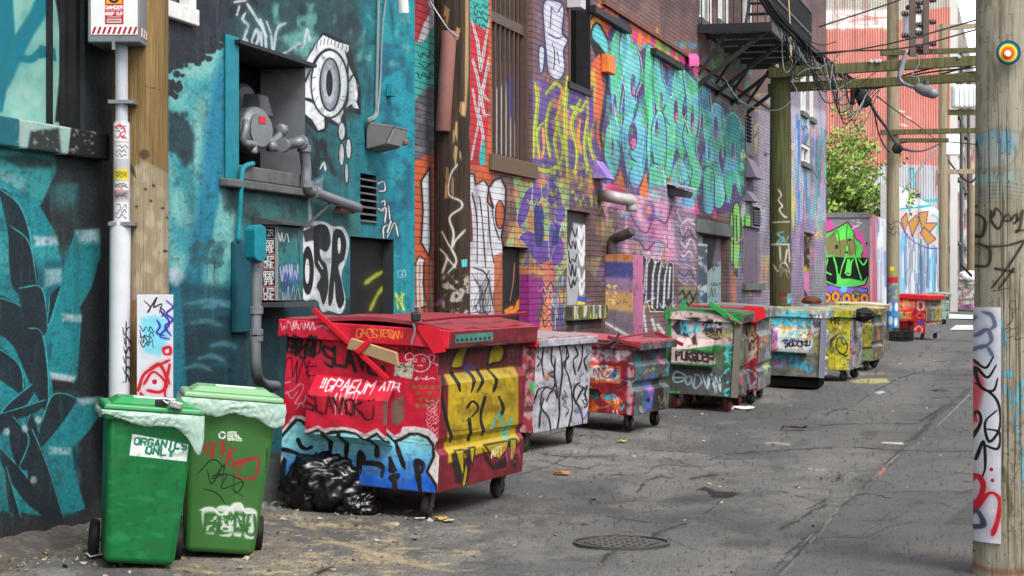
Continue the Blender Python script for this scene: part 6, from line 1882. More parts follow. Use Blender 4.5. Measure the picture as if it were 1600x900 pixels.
for i in range(42):
 t_ = T0 + .02 + (T1 - T0 - .04) * i / 41
 MB().wbox(W, t_ - .009, t_ + .009, zf + .0, zf + 1.0, wd - .034, wd - .016).build("baluster", m_iron, fe)
for i in range(9):
 o_ = .08 + (wd - .2) * i / 8
 MB().wbox(W, T0 + .011, T0 + .029, zf, zf + 1.0, o_ - .009, o_ + .009).build("baluster", m_iron, fe)
for t_ in (T0 + .15, T0 + 2.0, T0 + 3.9, T1 - .15):
 MB().hexa([W.pt(t_ - .035, zf - 1.15, .0), W.pt(t_ + .035, zf - 1.15, .0), W.pt(t_ + .035, zf - 1.05, .0), W.pt(t_ - .035, zf - 1.05, .0),
    W.pt(t_ - .035, zf - .17, wd - .1), W.pt(t_ + .035, zf - .17, wd - .1), W.pt(t_ + .035, zf - .162, wd - .2), W.pt(t_ - .035, zf - .162, wd - .2)]).build("brace", m_iron, fe)
 MB().hexa([W.pt(t_ - .03, zf - .95, .0), W.pt(t_ + .03, zf - .95, .0), W.pt(t_ + .03, zf - .87, .0), W.pt(t_ - .03, zf - .87, .0),
    W.pt(t_ - .03, zf - .17, .55), W.pt(t_ + .03, zf - .17, .55), W.pt(t_ + .03, zf - .162, .46), W.pt(t_ - .03, zf - .162, .46)]).build("inner_brace", m_iron, fe)
MB().tube([W.pt(T0 + 2.2, zf + 1.0, wd), W.pt(T0 + 2.0, zf - .1, wd + .08), W.pt(T0 + 1.98, zf - .7, wd + .05), W.pt(T0 + 2.1, zf - .72, wd + .1), W.pt(T0 + 2.12, zf - .1, wd + .06)], .014, 6).build("rope", mat("hemp_rope", (170, 150, 110), .9), fe, smooth=True)
# stair flight above, going up along the wall
mb = MB()
for o_ in (.45, 1.15):
 mb.hexa([W.pt(T0 + 2.4, zf + .0, o_), W.pt(T0 + 2.6, zf + .0, o_), W.pt(T0 + 2.6, zf, o_ + .04), W.pt(T0 + 2.4, zf, o_ + .04), W.pt(T0 + 5.6, zf + 3.4, o_), W.pt(T0 + 5.8, zf + 3.4, o_), W.pt(T0 + 5.8, zf + 3.4, o_ + .04), W.pt(T0 + 5.6, zf + 3.4, o_ + .04)])
mb2 = MB()
for k in range(14):
 f = (k + .5) / 14
 mb2.wbox(W, T0 + 2.42 + 3.2 * f, T0 + 2.64 + 3.2 * f, zf + 3.4 * f - .02, zf + 3.4 * f, .491, 1.149)
mb.build("stringer", m_iron, fe); mb2.build("treads", m_iron, fe)
# --- cables
GC = "cables tangled over the alley"
def cable(pts, r, label=None, mt=None, group=GC):
 o = MB().tube(pts, r, 5, sub=6).build("cable", mt or m_wire, smooth=True)
 tag(o, label or "black cable in the tangle strung past the fire escape", "cable", group)
hub = [(1175, -30, 33), (1215, 25, 35), (1262, 75, 36.2), (1300, 105, 37), (1335, 130, 37.5), (1345, 138, 37.6)]
for i in range(14):
 j = [R(-6, 6), R(-6, 6)]
 cable([PT(x + j[0] + R(-4, 4) * (1 - k / 7), y + j[1] * (1 - k / 8) + R(-4, 4), Y + R(-.2, .2)) for k, (x, y, Y) in enumerate(hub)], R(.012, .026))
ends = [(1370, 135, 38, 1440, 115, 37.2, 1530, 105, 36.6), (1375, 130, 38, 1450, 108, 37.2, 1530, 96, 36.6), (1368, 138, 38, 1430, 125, 37.2, 1530, 112, 36.7), (1372, 128, 38, 1420, 128, 37.3, 1530, 100, 36.7)]
for e in ends:
 cable([PT(1345, 138, 37.6)] + [PT(e[i], e[i + 1], e[i + 2]) for i in (0, 3, 6)], R(.014, .024))
for i in range(3):
 cable([PT(1350, 142, 37.6), PT(1368, 175 + i, 39), PT(1385, 200, 44), PT(1400, 222 + i * 2, 58), PT(1412, 232 + i, 60), PT(1440, 236, 66), PT(1466, 226, 84)], .03)
cable([PT(1365, 170, 38), PT(1372, 205, 39), PT(1380, 225, 40), PT(1390, 238, 41)], .016, "short black cable hanging loose below the splice box", group=None)
cable([PT(1466, 226, 84), PT(1490, 262, 84), PT(1515, 285, 84), PT(1530, 270, 84)], .04, "thick cable looping below the white transformer", group=None)
for (p, lab) in (([(1262, 80, 36.2), (1300, 83, 36.4), (1400, 66, 37), (1530, 30, 38)], "long black wire running up to the right above the beam"),
     ([(1262, 84, 36.2), (1320, 80, 36.4), (1420, 74, 37), (1530, 45, 38)], "second long wire just below the one above the beam"),
     ([(1280, 42, 37), (1400, 2, 38), (1460, -25, 39)], "thin wire climbing from the brick corner to the top edge"),
     ([(1370, 150, 38), (1410, 180, 50), (1440, 200, 60), (1470, 225, 84)], "thin wire falling from the splice box to the far pole"),
     ([(1410, 300, 56), (1440, 260, 60), (1466, 228, 66)], "pale stay wire slanting up in front of the far white wall"),
     ([(1398, 225, 61), (1450, 220, 61), (1530, 226, 61)], "straight black wire along the long mossy cross arm")):
 cable([PT(*q) for q in p], .016 if 'pale' not in lab else .03, lab, m_cab if 'pale' in lab else None, None)
for i in range(46):
 a0, b0_ = (R(1205, 1330), 0), 0
 x0 = R(1205, 1320); y0 = 20 + (x0 - 1205) * .85
 x1 = x0 + R(10, 90); y1 = y0 + R(20, 70)
 if x1 > 1375: x1 = 1375
 cable([PT(x0, y0, R(35.6, 37)), PT((x0 + x1) / 2 + R(-18, 12), max(y0, y1) + R(0, 36), R(35.6, 37)), PT(x1, min(y1, 140), R(36.2, 37.4))], R(.006, .012), None, m_wire if rl.rand() < .75 else m_cab)
for (p, r) in (([(1245, 118, 36.1), (1262, 108, 36.1), (1290, 108, 36.2), (1300, 114, 36.2)], .014), ([(1240, 108, 36.1), (1238, 128, 36.1), (1244, 145, 36.0), (1215, 172, 36.1), (1160, 160, 36.5), (1130, 120, 37)], .01), ([(1432, 84, 36), (1436, 100, 36), (1424, 118, 36), (1434, 120, 36), (1436, 130, 35.9)], .012)):
 cable([PT(*q) for q in p], r, None, m_cab)
m_rubber = mat("black_rubber", (24, 24, 25), .6, dirt=.3, dirt_col=(46, 44, 42))
a_ = PT(1340, 140, 37.5); c_ = PT(1355, 166, 37.4)
o = MB().tube([a_, a_ + (c_ - a_) * .2, a_ + (c_ - a_) * .85, c_], [.05, .12, .14, .06], 12, smooth=False).build("splice_box", m_rubber, smooth=True); tag(o, "black bullet shaped splice box hanging in the cable tangle", "splice box")
a_ = PT(1331, 132, 37.4)
o = MB().box(a_.x - .03, a_.x + .04, 37.3, 37.42, PT(0, 164, 37.4).z, a_.z).build("terminal_strip", m_rubber, bevel=.01); tag(o, "narrow black terminal strip beside the hanging splice box", "terminal box")
c_ = PT(1402, 232, 60)
o = MB().lathe([(.05, -.1), (.14, -.08), (.17, 0), (.14, .08), (.05, .1)], c_, (0, -1, 0), 16).build("cable_coil", m_rubber); tag(o, "round black cable coil hanging on the pale pole under its cross arm", "cable coil")
# ------------------------------------------------------------ dumpsters
GD = "dumpsters lined up along the alley"
def frame(cx, cy, e, D):
 e = Vector((e[0], e[1], 0)).normalized()
 n = Vector((-e.y, e.x, 0))
 g0 = ground_z(cx + e.x * .2 + n.x * .12, cy + e.y * .2 + n.y * .12)
 g1 = ground_z(cx + e.x * .2 + n.x * (D - .12), cy + e.y * .2 + n.y * (D - .12))
 t = math.atan2(g1 - g0, D - .24)
 n2 = n * math.cos(t) + Vector((0, 0, math.sin(t)))
 up = e.cross(n2)
 M = Matrix(((e.x, n2.x, up.x, cx), (e.y, n2.y, up.y, cy), (e.z, n2.z, up.z, g0), (0, 0, 0, 1)))
 return M
def patch(M, O, U, V, W_, H_, base):
 o = M @ Vector(O)
 return Canvas(W_, H_, o, M.to_3x3() @ Vector(U), M.to_3x3() @ Vector(V), base)
m_tyre = mat("caster_rubber", (38, 37, 36), .7, dirt=.5, dirt_col=(92, 88, 82), scale=20)
m_rim = mat("caster_steel", (104, 102, 98), .5, metal=.4, dirt=.5, dirt_col=(70, 56, 46), scale=16)
m_inside = mat("dumpster_gloom", (16, 15, 15), .95, dirt=.2, spec=.05)
def local_part(mb, name, mats, root, **kw):
 return mb.build(name, mats, root, world=False, **kw)
def caster(root, x, y, yaw, r=.088, wm=None):
 c = local_part(MB().box(x - .07, x + .07, y - .06, y + .06, .185, .2), "caster", m_rim, root)
 ca, sa = math.cos(yaw), math.sin(yaw)
 ax = Vector((-sa, ca, 0)); fw = Vector((ca, sa, 0))
 c0 = Vector((x, y, r)) - fw * .03
 mb = MB()
 fk = MB()
 for s_ in (-1, 1):
  a = c0 + ax * .034 * s_
  b_ = Vector((x, y, .186)) + ax * .034 * s_
  fk.hexa([a - fw * .02 - ax * .004, a + fw * .02 - ax * .004, a + fw * .02 + ax * .004, a - fw * .02 + ax * .004, b_ - fw * .045 - ax * .004, b_ + fw * .045 - ax * .004, b_ + fw * .045 + ax * .004, b_ - fw * .045 + ax * .004])
 fk.cyl(c0 - ax * .045, c0 + ax * .045, .012, 8)
 local_part(fk, "fork", m_rim, c)
 o = local_part(MB().lathe([(r * .55, -.026), (r * .93, -.026), (r, -.014), (r, .014), (r * .93, .026), (r * .55, .026)], c0, ax, 22), "wheel", wm or m_tyre, c)
 smooth_by_angle(o, 40)
 local_part(MB().lathe([(.015, -.029), (r * .56, -.024), (r * .56, .024), (.015, .029)], c0, ax, 16), "hub", m_rim, o)
def dumpster(label, px, Y, e, L, D, H, base, lid_col, side_paint, street_paint, pocket=(.3, .78, .5, .95), step=.05, lids=True, lock=None, wheel=None, ribs=0, post=None, rail_col=None, res=110, group=GD, dome=.02, tagn=(9, 9), wk=1.0, rail=.13, dirt=.3, pocket_col=None, pock_seed=0):
 cx = (px - 800) / F * Y
 M = frame(cx, Y, e, D)
 root = thing("dumpster", None, label, "dumpster", group, M)
 z0, zt = .2, H
 k = label.split()[0] + str(int(px))
 tex = int(res)
 sO, sU, sV = (0, D + .06, z0), (0, -D - .12, 0), (0, 0, zt - z0 + .02)
 fO, fU, fV = (0, 0, z0), (L, 0, 0), (0, 0, zt - z0 + .02)
 cs = patch(M, sO, sU, sV, int(tex * (D + .12)), int(tex * (zt - z0)), base)
 side_paint(cs)
 cs.tags(tagn[0], int(px))
 cs.wear(int(px), wk)
 cf = patch(M, fO, fU, fV, int(tex * L * .8), int(tex * (zt - z0)), base)
 street_paint(cf)
 cf.tags(tagn[1], int(px) + 9)
 cf.wear(int(px) + 50, wk)
 ms = mat("side_paint_" + k, None, .5, img=cs.image("dumpster_side_" + k, .88), dirt=dirt * .5, dirt_col=(70, 50, 44), scale=9, bump=.1, spec=.3, dent=.9)
 mf_ = mat("street_paint_" + k, None, .5, img=cf.image("dumpster_street_" + k, .88), dirt=dirt * .6, dirt_col=(60, 50, 46), scale=9, bump=.1, spec=.3, dent=.9)
 mp = mat("body_paint_%d_%d_%d" % base, base, .5, dirt=dirt, dirt_col=(64, 52, 48), scale=8, spec=.3, dent=.9)
 us, uf = uvplane(sO, sU, sV), uvplane(fO, fU, fV)
 zr = zt - rail
 # profile in (y, z): sunk panel, step, bottom band on the street side; straight back
 P = [(0.0, z0), (0.0, z0 + .27), (step, z0 + .31), (step, z0 + .35), (step * .3, z0 + .39), (step * .3, z0 + (zt - z0) * .66), (step * 1.3, z0 + (zt - z0) * .72), (step * 1.3, zr), (D, zr), (D, z0)]
 mb = MB().prism([(0, y, z) for y, z in P], (L, 0, 0))
 def mf(n, c):
  if n.x < -.8: return 1
  if n.y < -.2 and c.y < D * .4 or (abs(n.z) > .3 and c.y < step * 1.5): return 2
  return 0
 body = local_part(mb, "body", [mp, ms, mf_], root, bevel=.008, mf=mf, uvf=lambda p, mi, n: us(p) if mi == 1 else uf(p))
 # rim rail all round the top
 rb = MB()
 a, b_ = -.05, .012
 for (x0, x1, y0, y1) in ((a, L - a, a, b_), (a, L - a, D - b_, D - a), (a, b_, b_ + .0005, D - b_ - .0005), (L - b_, L - a, b_ + .0005, D - b_ - .0005)):
  rb.box(x0, x1, y0, y1, zr, zt)
 mr = mat("rail_paint_%d_%d_%d" % (rail_col or base), rail_col or base, .5, dirt=dirt, dirt_col=(70, 58, 54), scale=9, spec=.3)
 local_part(rb, "rim_rail", [mr, ms, mf_], root, bevel=.008, mf=lambda n, c: 1 if n.x < -.8 and c.x < 0 and not rail_col else (2 if n.y < -.8 and c.y < 0 and not rail_col else 0), uvf=lambda p, mi, n: us(p) if mi == 1 else uf(p))
 local_part(MB().box(.02, L - .02, .07, D - .02, zr - .12, zr - .1), "inside", m_inside, root)
 # two lids, slightly domed
 ml = mat("lid_paint_%d_%d_%d" % lid_col, lid_col, .45, dirt=.5, dirt_col=(120, 96, 92), scale=5, spec=.3)
 for i in range(2):
  x0, x1 = -.03 + i * (L + .06) / 2 + .006, -.03 + (i + 1) * (L + .06) / 2 - .006
  ny_, nx_ = 8, 8
  T_, B_ = [], []
  for a in range(nx_ + 1):
   x = x0 + (x1 - x0) * a / nx_
   for j in range(ny_ + 1):
    f = j / ny_
    z = zt + .012 + dome * math.sin(math.pi * min(f * 1.15, 1)) * .9 + .016 * (mnoise.noise((x * 2.1 + px, f * 2, i)) + .6) * math.sin(math.pi * a / nx_) - .014 * abs(math.sin(math.pi * a / nx_ * 2)) * (f < .9)
    y = -.035 + (D + .03) * f + .006 * mnoise.noise((x * 5, px, 2))
    T_.append((x, y, z)); B_.append((x, y, z - .028))
  m1 = ny_ + 1
  q_ = len(T_)
  fs_ = []
  for a in range(nx_):
   for j in range(ny_):
    k0 = a * m1 + j
    fs_ += [(k0, k0 + m1, k0 + m1 + 1, k0 + 1), (q_ + k0, q_ + k0 + 1, q_ + k0 + m1 + 1, q_ + k0 + m1)]
  for a in range(nx_):
   for e_ in (0, ny_):
    k0 = a * m1 + e_; fs_.append((k0, k0 + m1, q_ + k0 + m1, q_ + k0))
  for j in range(ny_):
   for e_ in (0, nx_ * m1):
    k0 = e_ + j; fs_.append((k0, k0 + 1, q_ + k0 + 1, q_ + k0))
  o = local_part(MB().add(T_ + B_, fs_), "lid", ml, root)
  smooth_by_angle(o, 35)
 # fork pocket sleeve on both ends
 if pocket:
  y0, y1, za, zb = pocket
  for s_ in (0, 1):
   bx_ = (-1, L + 1)
   sgn = -1 if s_ == 0 else 1
   xb = 0.0 if s_ == 0 else L
   pf = [(xb + sgn * .002, za - .06), (xb + sgn * .15, za), (xb + sgn * .15, zb - .14), (xb + sgn * .002, zb)]
   mb = MB()
   t_ = .012
   vs_o0 = [(x, y0, z) for x, z in pf]; vs_o1 = [(x, y1, z) for x, z in pf]
   cxm, czm = sum(p[0] for p in pf) / 4, sum(p[1] for p in pf) / 4
   pin = [(x + (cxm - x) * .12, z + (czm - z) * .1) for x, z in pf]
   mb.add(vs_o0 + vs_o1, [(0, 1, 5, 4), (1, 2, 6, 5), (2, 3, 7, 6)])
   for yy, dy in ((y0, .06), (y1, -.06)):
    A_ = [(x, yy, z) for x, z in pf]; B_ = [(x, yy, z) for x, z in pin]; C_ = [(x, yy + dy, z) for x, z in pin]
    mb.add(A_ + B_, [(0, 1, 5, 4), (1, 2, 6, 5), (2, 3, 7, 6)])
    mb.add(B_ + C_, [(0, 1, 5, 4), (1, 2, 6, 5), (2, 3, 7, 6)])
    mb.add(C_, [(0, 1, 2, 3)], 2)
   local_part(mb, "fork_pocket", [mp, ms, m_inside], root, mf=(lambda n, c: None) if s_ else (lambda n, c: 1 if abs(n.y) < .3 and c.x < -.01 and abs(c.y - (y0 + y1) / 2) < (y1 - y0) / 2 - .001 or abs(n.y) > .8 and c.x < 0 and min(abs(c.y - y0), abs(c.y - y1)) < .01 else None), uvf=lambda p, mi, n: us(p), recalc=True)
 for i in range(ribs):
  x = L * (i + 1) / (ribs + 1)
  local_part(MB().box(x - .035, x + .035, -.03, step * .31, z0 + .41, z0 + (zt - z0) * .64), "rib", mf_, root, bevel=.006, uvf=lambda p, mi, n: uf(p))
 if post:
  mpst = mat("post_%d_%d_%d" % post, post, .6, dirt=.6, dirt_col=(90, 86, 84), scale=8, streak=.3)
  local_part(MB().box(-.035, .0, -.03, .05, z0, zr - .003).box(-.034, .10, -.035, -.0305, z0 + .001, zr - .004), "corner_post", mpst, root)
 wy = random.Random(int(px)).uniform
 for (x, y) in ((.17, .13), (L - .17, .13), (.17, D - .13), (L - .17, D - .13)):
  caster(root, x, y, wy(-.7, 1.2), wm=wheel)
 return root, M, us, uf, ms, mf_
# ---- big red dumpster
Z3, Z4 = ZC(420, 480, 5.3333), ZC(420, 620, 4.287)
Z5, Z1, Zb2 = ZC(400, 460, 2.433), ZC(600, 460, 5.623), ZC(640, 660, 5.295)
def red_side(c):
 c.mottle((188, 18, 48), 60, .4, .65, .7, 2); c.mottle((222, 46, 66), 40, .5, .7, .5, 3)
 # lower piece
 c.poly(Z4(20, 330, 70, 300, 75, 240, 165, 128, 215, 125, 265, 145, 312, 212, 390, 182, 430, 205, 480, 195, 560, 192, 640, 208, 700, 240, 780, 202, 840, 258, 880, 240, 895, 200, 980, 198, 1070, 215, 1130, 275, 1150, 340, 1135, 700, 20, 600), (214, 206, 204), 1.5)
 c.poly(Z4(62, 345, 90, 310, 70, 270, 175, 145, 215, 148, 255, 178, 310, 235, 390, 204, 430, 235, 480, 218, 560, 212, 640, 230, 700, 275, 780, 228, 840, 290, 880, 275, 940, 240, 1000, 240, 1070, 265, 1110, 320, 1115, 400, 1070, 500, 1130, 590, 1130, 680, 20, 580, 100, 400), BK, 1.5)
 c.poly(Z4(80, 285, 190, 165, 215, 170, 250, 200, 280, 245, 330, 240, 400, 225, 420, 250, 500, 240, 560, 230, 640, 245, 700, 295, 780, 248, 840, 310, 890, 295, 950, 260, 1000, 256, 1060, 285, 1092, 330, 1094, 400, 1050, 500, 1110, 595, 1125, 665, 105, 560, 120, 420, 60, 370, 75, 330), (146, 228, 234), 2, grad=((560, 688), (560, 752), (26, 92, 196)))
 for i in range(14):
  p = Z4(R(120, 1080), R(430, 620))[0]
  c.ell(p[0], p[1], R(5, 12), R(3, 8), [(30, 104, 206), (20, 84, 186), (60, 140, 220)][rl.randint(3)], 8, .5)
 S_ = lambda w_, *p: c.stroke(Z4(*p), w_ * 1.3, BK, .15)
 S_(4.6, 195, 285, 215, 330, 250, 350, 290, 335); S_(5.2, 75, 350, 150, 365, 220, 400, 250, 460, 250, 540); S_(5.4, 318, 380, 335, 420, 332, 500)
 S_(5.6, 420, 235, 414, 320, 410, 450); S_(5.4, 525, 240, 522, 340, 512, 450)
 S_(6, 612, 365, 605, 430, 612, 510); S_(6, 612, 365, 630, 400, 635, 440, 690, 445, 740, 455, 765, 480, 755, 540); S_(6, 718, 280, 725, 350, 725, 400)
 S_(5, 850, 300, 870, 370, 910, 480); c.poly(Z4(800, 400, 818, 398, 850, 470, 862, 495, 835, 515, 800, 505), BK, 1)
 S_(7, 825, 545, 860, 530); S_(6.5, 838, 540, 845, 610)
 S_(6.6, 985, 430, 1000, 530, 1015, 640); S_(5.6, 990, 430, 1020, 440, 1032, 465, 1025, 500, 1005, 505)
 c.stroke(Z4(310, 232, 600, 265, 1135, 330), .9, (60, 60, 70), .4, .6)
 # upper tags
 c.text("ABSURD", *Z3(96, 375)[0], *Z3(420, 410)[0], 24, 3.6, BK, slant=.15, jit=.22, smooth=True)
 c.text("SLAVE", *Z3(470, 470)[0], *Z3(900, 560)[0], 27, 4.4, BK, slant=-.1, jit=.14)
 c.stroke(Z3(95, 380, 90, 300, 150, 250, 200, 290, 250, 250, 230, 380, 320, 300, 380, 240, 340, 410), 4.2, BK, .25)
 c.ell(*Z3(950, 495)[0], 3, 3, BK, .8); c.ell(*Z3(962, 520)[0], 2.4, 2.4, BK, .8)
 for P in (Z3(110, 480, 125, 580, 150, 440, 190, 430, 200, 580, 240, 440, 230, 630, 290, 440, 330, 600, 330, 500), Z3(340, 440, 310, 560, 390, 570), Z3(100, 560, 130, 540), Z3(300, 500, 400, 490)):
  c.stroke(P, 1.7, (60, 16, 28), .3)
 for P in (Z3(130, 720, 200, 690, 260, 640, 290, 660, 270, 720, 220, 800, 290, 790, 310, 730), Z3(150, 700, 190, 760, 240, 700), Z3(230, 850, 270, 800, 300, 840), Z3(100, 640, 180, 620)):
  c.stroke(P, 1.7, (196, 150, 160), .4)
 c.scrib(*Z3(128, 110)[0], *Z3(270, 195)[0], 12, 1.4, (226, 180, 190), 13); c.scrib(*Z3(270, 120)[0], *Z3(400, 200)[0], 10, 1.4, (226, 186, 196), 14)
 c.scrib(*Z3(400, 150)[0], *Z3(570, 190)[0], 14, 1.2, (226, 190, 200), 3)
 c.text("GHOSTED", *Z3(760, 245)[0], *Z3(1060, 250)[0], 11, 1.9, (232, 140, 44), jit=.18, smooth=True)
 c.scrib(*Z3(1040, 190)[0], *Z3(1140, 265)[0], 7, 1.7, (232, 140, 44), 4)
 c.scrib(*Z3(1060, 330)[0], *Z3(1180, 385)[0], 8, 1.7, BK, 5); c.scrib(*Z3(1190, 320)[0], *Z3(1300, 390)[0], 8, 1.5, (50, 20, 28), 6)
 # doodle face
 wl_ = (236, 226, 228)
 q = [(Z3(1265, 465)[0][0] + 15 * math.cos(a), Z3(1265, 465)[0][1] + 13.5 * math.sin(a)) for a in np.linspace(0, 6.28, 18)[:-1]]
 c.stroke(q, 1.6, wl_, .3, closed=True)
 for P in (Z3(1200, 430, 1150, 440, 1140, 405, 1175, 380, 1210, 405), Z3(1330, 420, 1350, 395, 1380, 405, 1370, 450), Z3(1340, 450, 1400, 480, 1460, 515), Z3(1190, 450, 1130, 480), Z3(1240, 485, 1280, 487)):
  c.stroke(P, 1.5, wl_, .3)
 for x in (1218, 1292):
  c.stroke([(Z3(x, 440)[0][0] + 2.4 * math.cos(a), Z3(x, 440)[0][1] + 3 * math.sin(a)) for a in np.linspace(0, 6.28, 9)[:-1]], 1.2, wl_, .3, closed=True)
 c.stroke(Z3(1215, 600, 1240, 580, 1225, 610, 1270, 590, 1290, 600, 1320, 575, 1310, 605, 1360, 590, 1390, 600), 1.7, wl_, .3)
 c.poly(Z3(1050, 455, 1210, 475, 1195, 600, 1042, 570), (196, 188, 174), 1)
 for i in range(22):
  p = Z3(R(1060, 1190), R(475, 590))[0]
  c.ell(p[0], p[1], R(1, 2.4), R(1, 2), [(60, 50, 46), (120, 60, 60), (230, 224, 210)][rl.randint(3)], 1, .8)
 c.text("STAIN", *Z3(1070, 495)[0], *Z3(1190, 510)[0], 4, 1, (60, 56, 50), jit=.2)
 # pocket writing
 c.poly(Z5(235, 380, 500, 400, 500, 480, 235, 445), (196, 26, 54), 4, .6)
 c.text("GPAEUM", *Z5(285, 362)[0], *Z5(455, 372)[0], 16, 2.3, wl_, jit=.14, slant=.1)
 c.text("ATR", *Z5(485, 360)[0], *Z5(545, 366)[0], 12, 2.2, wl_, jit=.12)
 c.text("!!", *Z5(262, 350)[0], *Z5(278, 352)[0], 13, 2.2, wl_)
 c.drips(*[Z5(330, 0)[0][0], Z5(425, 0)[0][0]], Z5(0, 372)[0][1], 34, 16, 1.1, wl_, 3, .8)
 c.text("SLAVOK", *Z5(222, 435)[0], *Z5(440, 458)[0], 22, 3.3, (70, 16, 26), jit=.18, slant=-.05)
 c.stroke(Z5(430, 440, 450, 470, 475, 465, 480, 420), 3, (80, 18, 28), .3); c.ell(*Z5(462, 400)[0], 2, 2, (70, 16, 26), 1); c.ell(*Z5(478, 396)[0], 2, 2, (70, 16, 26), 1)
 # honeycomb stencil, right-hand scribble, scrapes by the pocket
 for i in range(4):
  for j in range(5):
   p = Z3(1215 + j * 50 + (i % 2) * 25, 665 + i * 52)[0]
   if rl.rand() < .85:
    c.ell(p[0], p[1], 3.8, 3.8, (150, 110, 50), 1.5, .75)
 c.poly(Z5(515, 410, 560, 380, 565, 470, 540, 500, 515, 490), (120, 104, 90), 6, .9)
 for i in range(9):
  c.scrib(*Z5(648, 400 + i * 15)[0], *Z5(690, 418 + i * 15)[0], 5, 1.5, (214, 170, 178), 30 + i)
 c.poly(Z5(80, 480, 200, 490, 540, 540, 690, 560, 690, 566, 80, 486), (80, 14, 24), 2, .25)
 c.mottle((120, 70, 60), 8, .66, .76, .4, 9)
def red_street(c):
 c.C[:] = (124, 28, 40)  # darker than the near side: street-face shade put into the base colour
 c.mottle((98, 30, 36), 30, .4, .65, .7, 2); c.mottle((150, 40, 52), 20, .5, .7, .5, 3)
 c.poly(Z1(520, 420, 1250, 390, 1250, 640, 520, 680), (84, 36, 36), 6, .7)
 yl = (190, 160, 22)
 c.poly([(704, 590), (809, 574), (810, 690), (705, 730)], (40, 32, 20), 5, .6)
 c.poly([(703, 585), (812, 572), (812, 690), (700, 724)], yl, 3)
 c.mottle((214, 184, 44), 14, .5, .7, .6, 4, (704, 575, 812, 700)); c.mottle((130, 104, 16), 20, .5, .7, .6, 5, (704, 575, 812, 700))
 for P in (Z1(640, 640, 690, 500, 740, 450, 800, 455, 760, 560, 740, 640), Z1(960, 620, 980, 500, 1020, 440, 1080, 440, 1110, 500, 1080, 590, 1010, 610)):
  c.poly(P, yl, 2, smooth=True, outline=(BK, 3.4))
 S_ = lambda w_, p: c.stroke(p, w_ * 1.35, (24, 21, 16), .2)
 S_(4.2, Z1(640, 680, 660, 760, 680, 850)); S_(3.4, Z1(790, 680, 810, 740, 780, 860)); S_(3.4, Z1(870, 660, 880, 760, 830, 860)); S_(3.4, Z1(960, 660, 1000, 760, 970, 860))
 S_(3.4, Z1(1020, 900, 1060, 1000, 1030, 1080)); S_(3.6, Z1(560, 720, 520, 880, 560, 1100, 620, 1300)); S_(3.6, Z1(760, 1100, 780, 1280)); S_(3.6, Z1(900, 900, 860, 1080, 900, 1240))
 S_(2.4, Z1(740, 1000, 790, 940, 840, 1000, 780, 1080))
 for i in range(30):
  x, y = R(715, 800), R(600, 690)
  c.stroke([(x, y), (x + R(-10, 10), y + R(-5, 5))], R(.8, 1.6), [(60, 50, 20), (150, 60, 40), (70, 90, 120), (110, 90, 30)][rl.randint(4)], .4, .7)
 # lower band
 for P in (Zb2(380, 235, 450, 225, 450, 430, 430, 430), Zb2(495, 215, 545, 205, 520, 360, 505, 300), Zb2(455, 380, 480, 300, 485, 400, 460, 530, 430, 530), Zb2(620, 190, 820, 150, 810, 220, 740, 305, 680, 270), Zb2(830, 145, 885, 135, 885, 230, 850, 320, 830, 290), Zb2(870, 310, 885, 300, 885, 350, 870, 360)):
  c.poly(P, yl, 1.5, outline=(BK, 2))
 c.poly(Zb2(345, 265, 380, 240, 440, 430, 420, 510, 380, 500), BK, 2, .85); c.poly(Zb2(600, 210, 690, 350, 800, 280, 830, 230, 800, 370, 690, 400, 620, 310), BK, 2, .85); c.poly(Zb2(450, 225, 495, 220, 510, 350, 480, 520, 470, 300), BK, 2, .8); c.poly(Zb2(810, 300, 880, 400, 890, 330, 850, 340), BK, 2, .8)
 c.text("ART", *Zb2(675, 290)[0], *Zb2(770, 265)[0], 14, 2, (230, 214, 170), jit=.1)
 c.poly(Z1(570, 350, 905, 325, 905, 400, 570, 425), (70, 140, 126), 1.5)
 for i in range(8):
  p = Z1(590 + i * 40, 400 - i * 3)[0]; c.ell(p[0], p[1], 2.2, 2.6, (60, 40, 50), 1)
 c.scrib(*Z1(860, 430)[0], *Z1(1010, 470)[0], 10, 1, (190, 170, 160), 3, .7); c.scrib(*Z1(1130, 410)[0], *Z1(1240, 560)[0], 8, 1.2, (170, 130, 130), 4, .5)
 c.stroke(Zb2(20, 100, 900, 30), 2, (60, 20, 26), .6, .5)
red, M, us, uf, ms, mfm = dumpster("big red dumpster with a blue bubble letter piece and yellow street face", 681, 14.2, (.345, .9386), 1.79, 1.26, 1.37, (206, 24, 54), (140, 44, 56), red_side, red_street, step=.035, pocket=(.36, 1.0, .56, .98), res=190, dome=.055, tagn=(0, 3), wk=.4)  # lid red dulled to put the sky's reflection into its colour
m_redp = mat("red_bar_paint", (200, 28, 44), .5, dirt=.4, dirt_col=(110, 40, 40), scale=10)
m_redd = mat("dark_red_bar_paint", (130, 26, 38), .5, dirt=.4, dirt_col=(90, 40, 40), scale=10)
def bar(root, a, b_, w_, name="lock_bar", m_=None, par=None):
 a, b_ = Vector(a), Vector(b_)
 d = (b_ - a).normalized()
 s_ = d.cross(Vector((1, 0, 0))) if abs(d.x) < .8 else d.cross(Vector((0, 0, 1)))
 s_.normalize(); t_ = d.cross(s_)
 q = [a + s_ * i * w_ + t_ * j * w_ * .4 for i, j in ((-1, -1), (1, -1), (1, 1), (-1, 1))]
 local_part(MB().hexa(q + [p + (b_ - a) for p in q]), name, m_ or m_redp, par or root, bevel=.004)
bar(red, (-.07, 1.02, 1.46), (-.07, .40, .99), .019)
bar(red, (-.10, .64, 1.17), (-.10, .54, 1.27), .02, "lock_hook")
m_card = mat("cardboard", (176, 148, 110), .85, dirt=.3, dirt_col=(120, 96, 66))
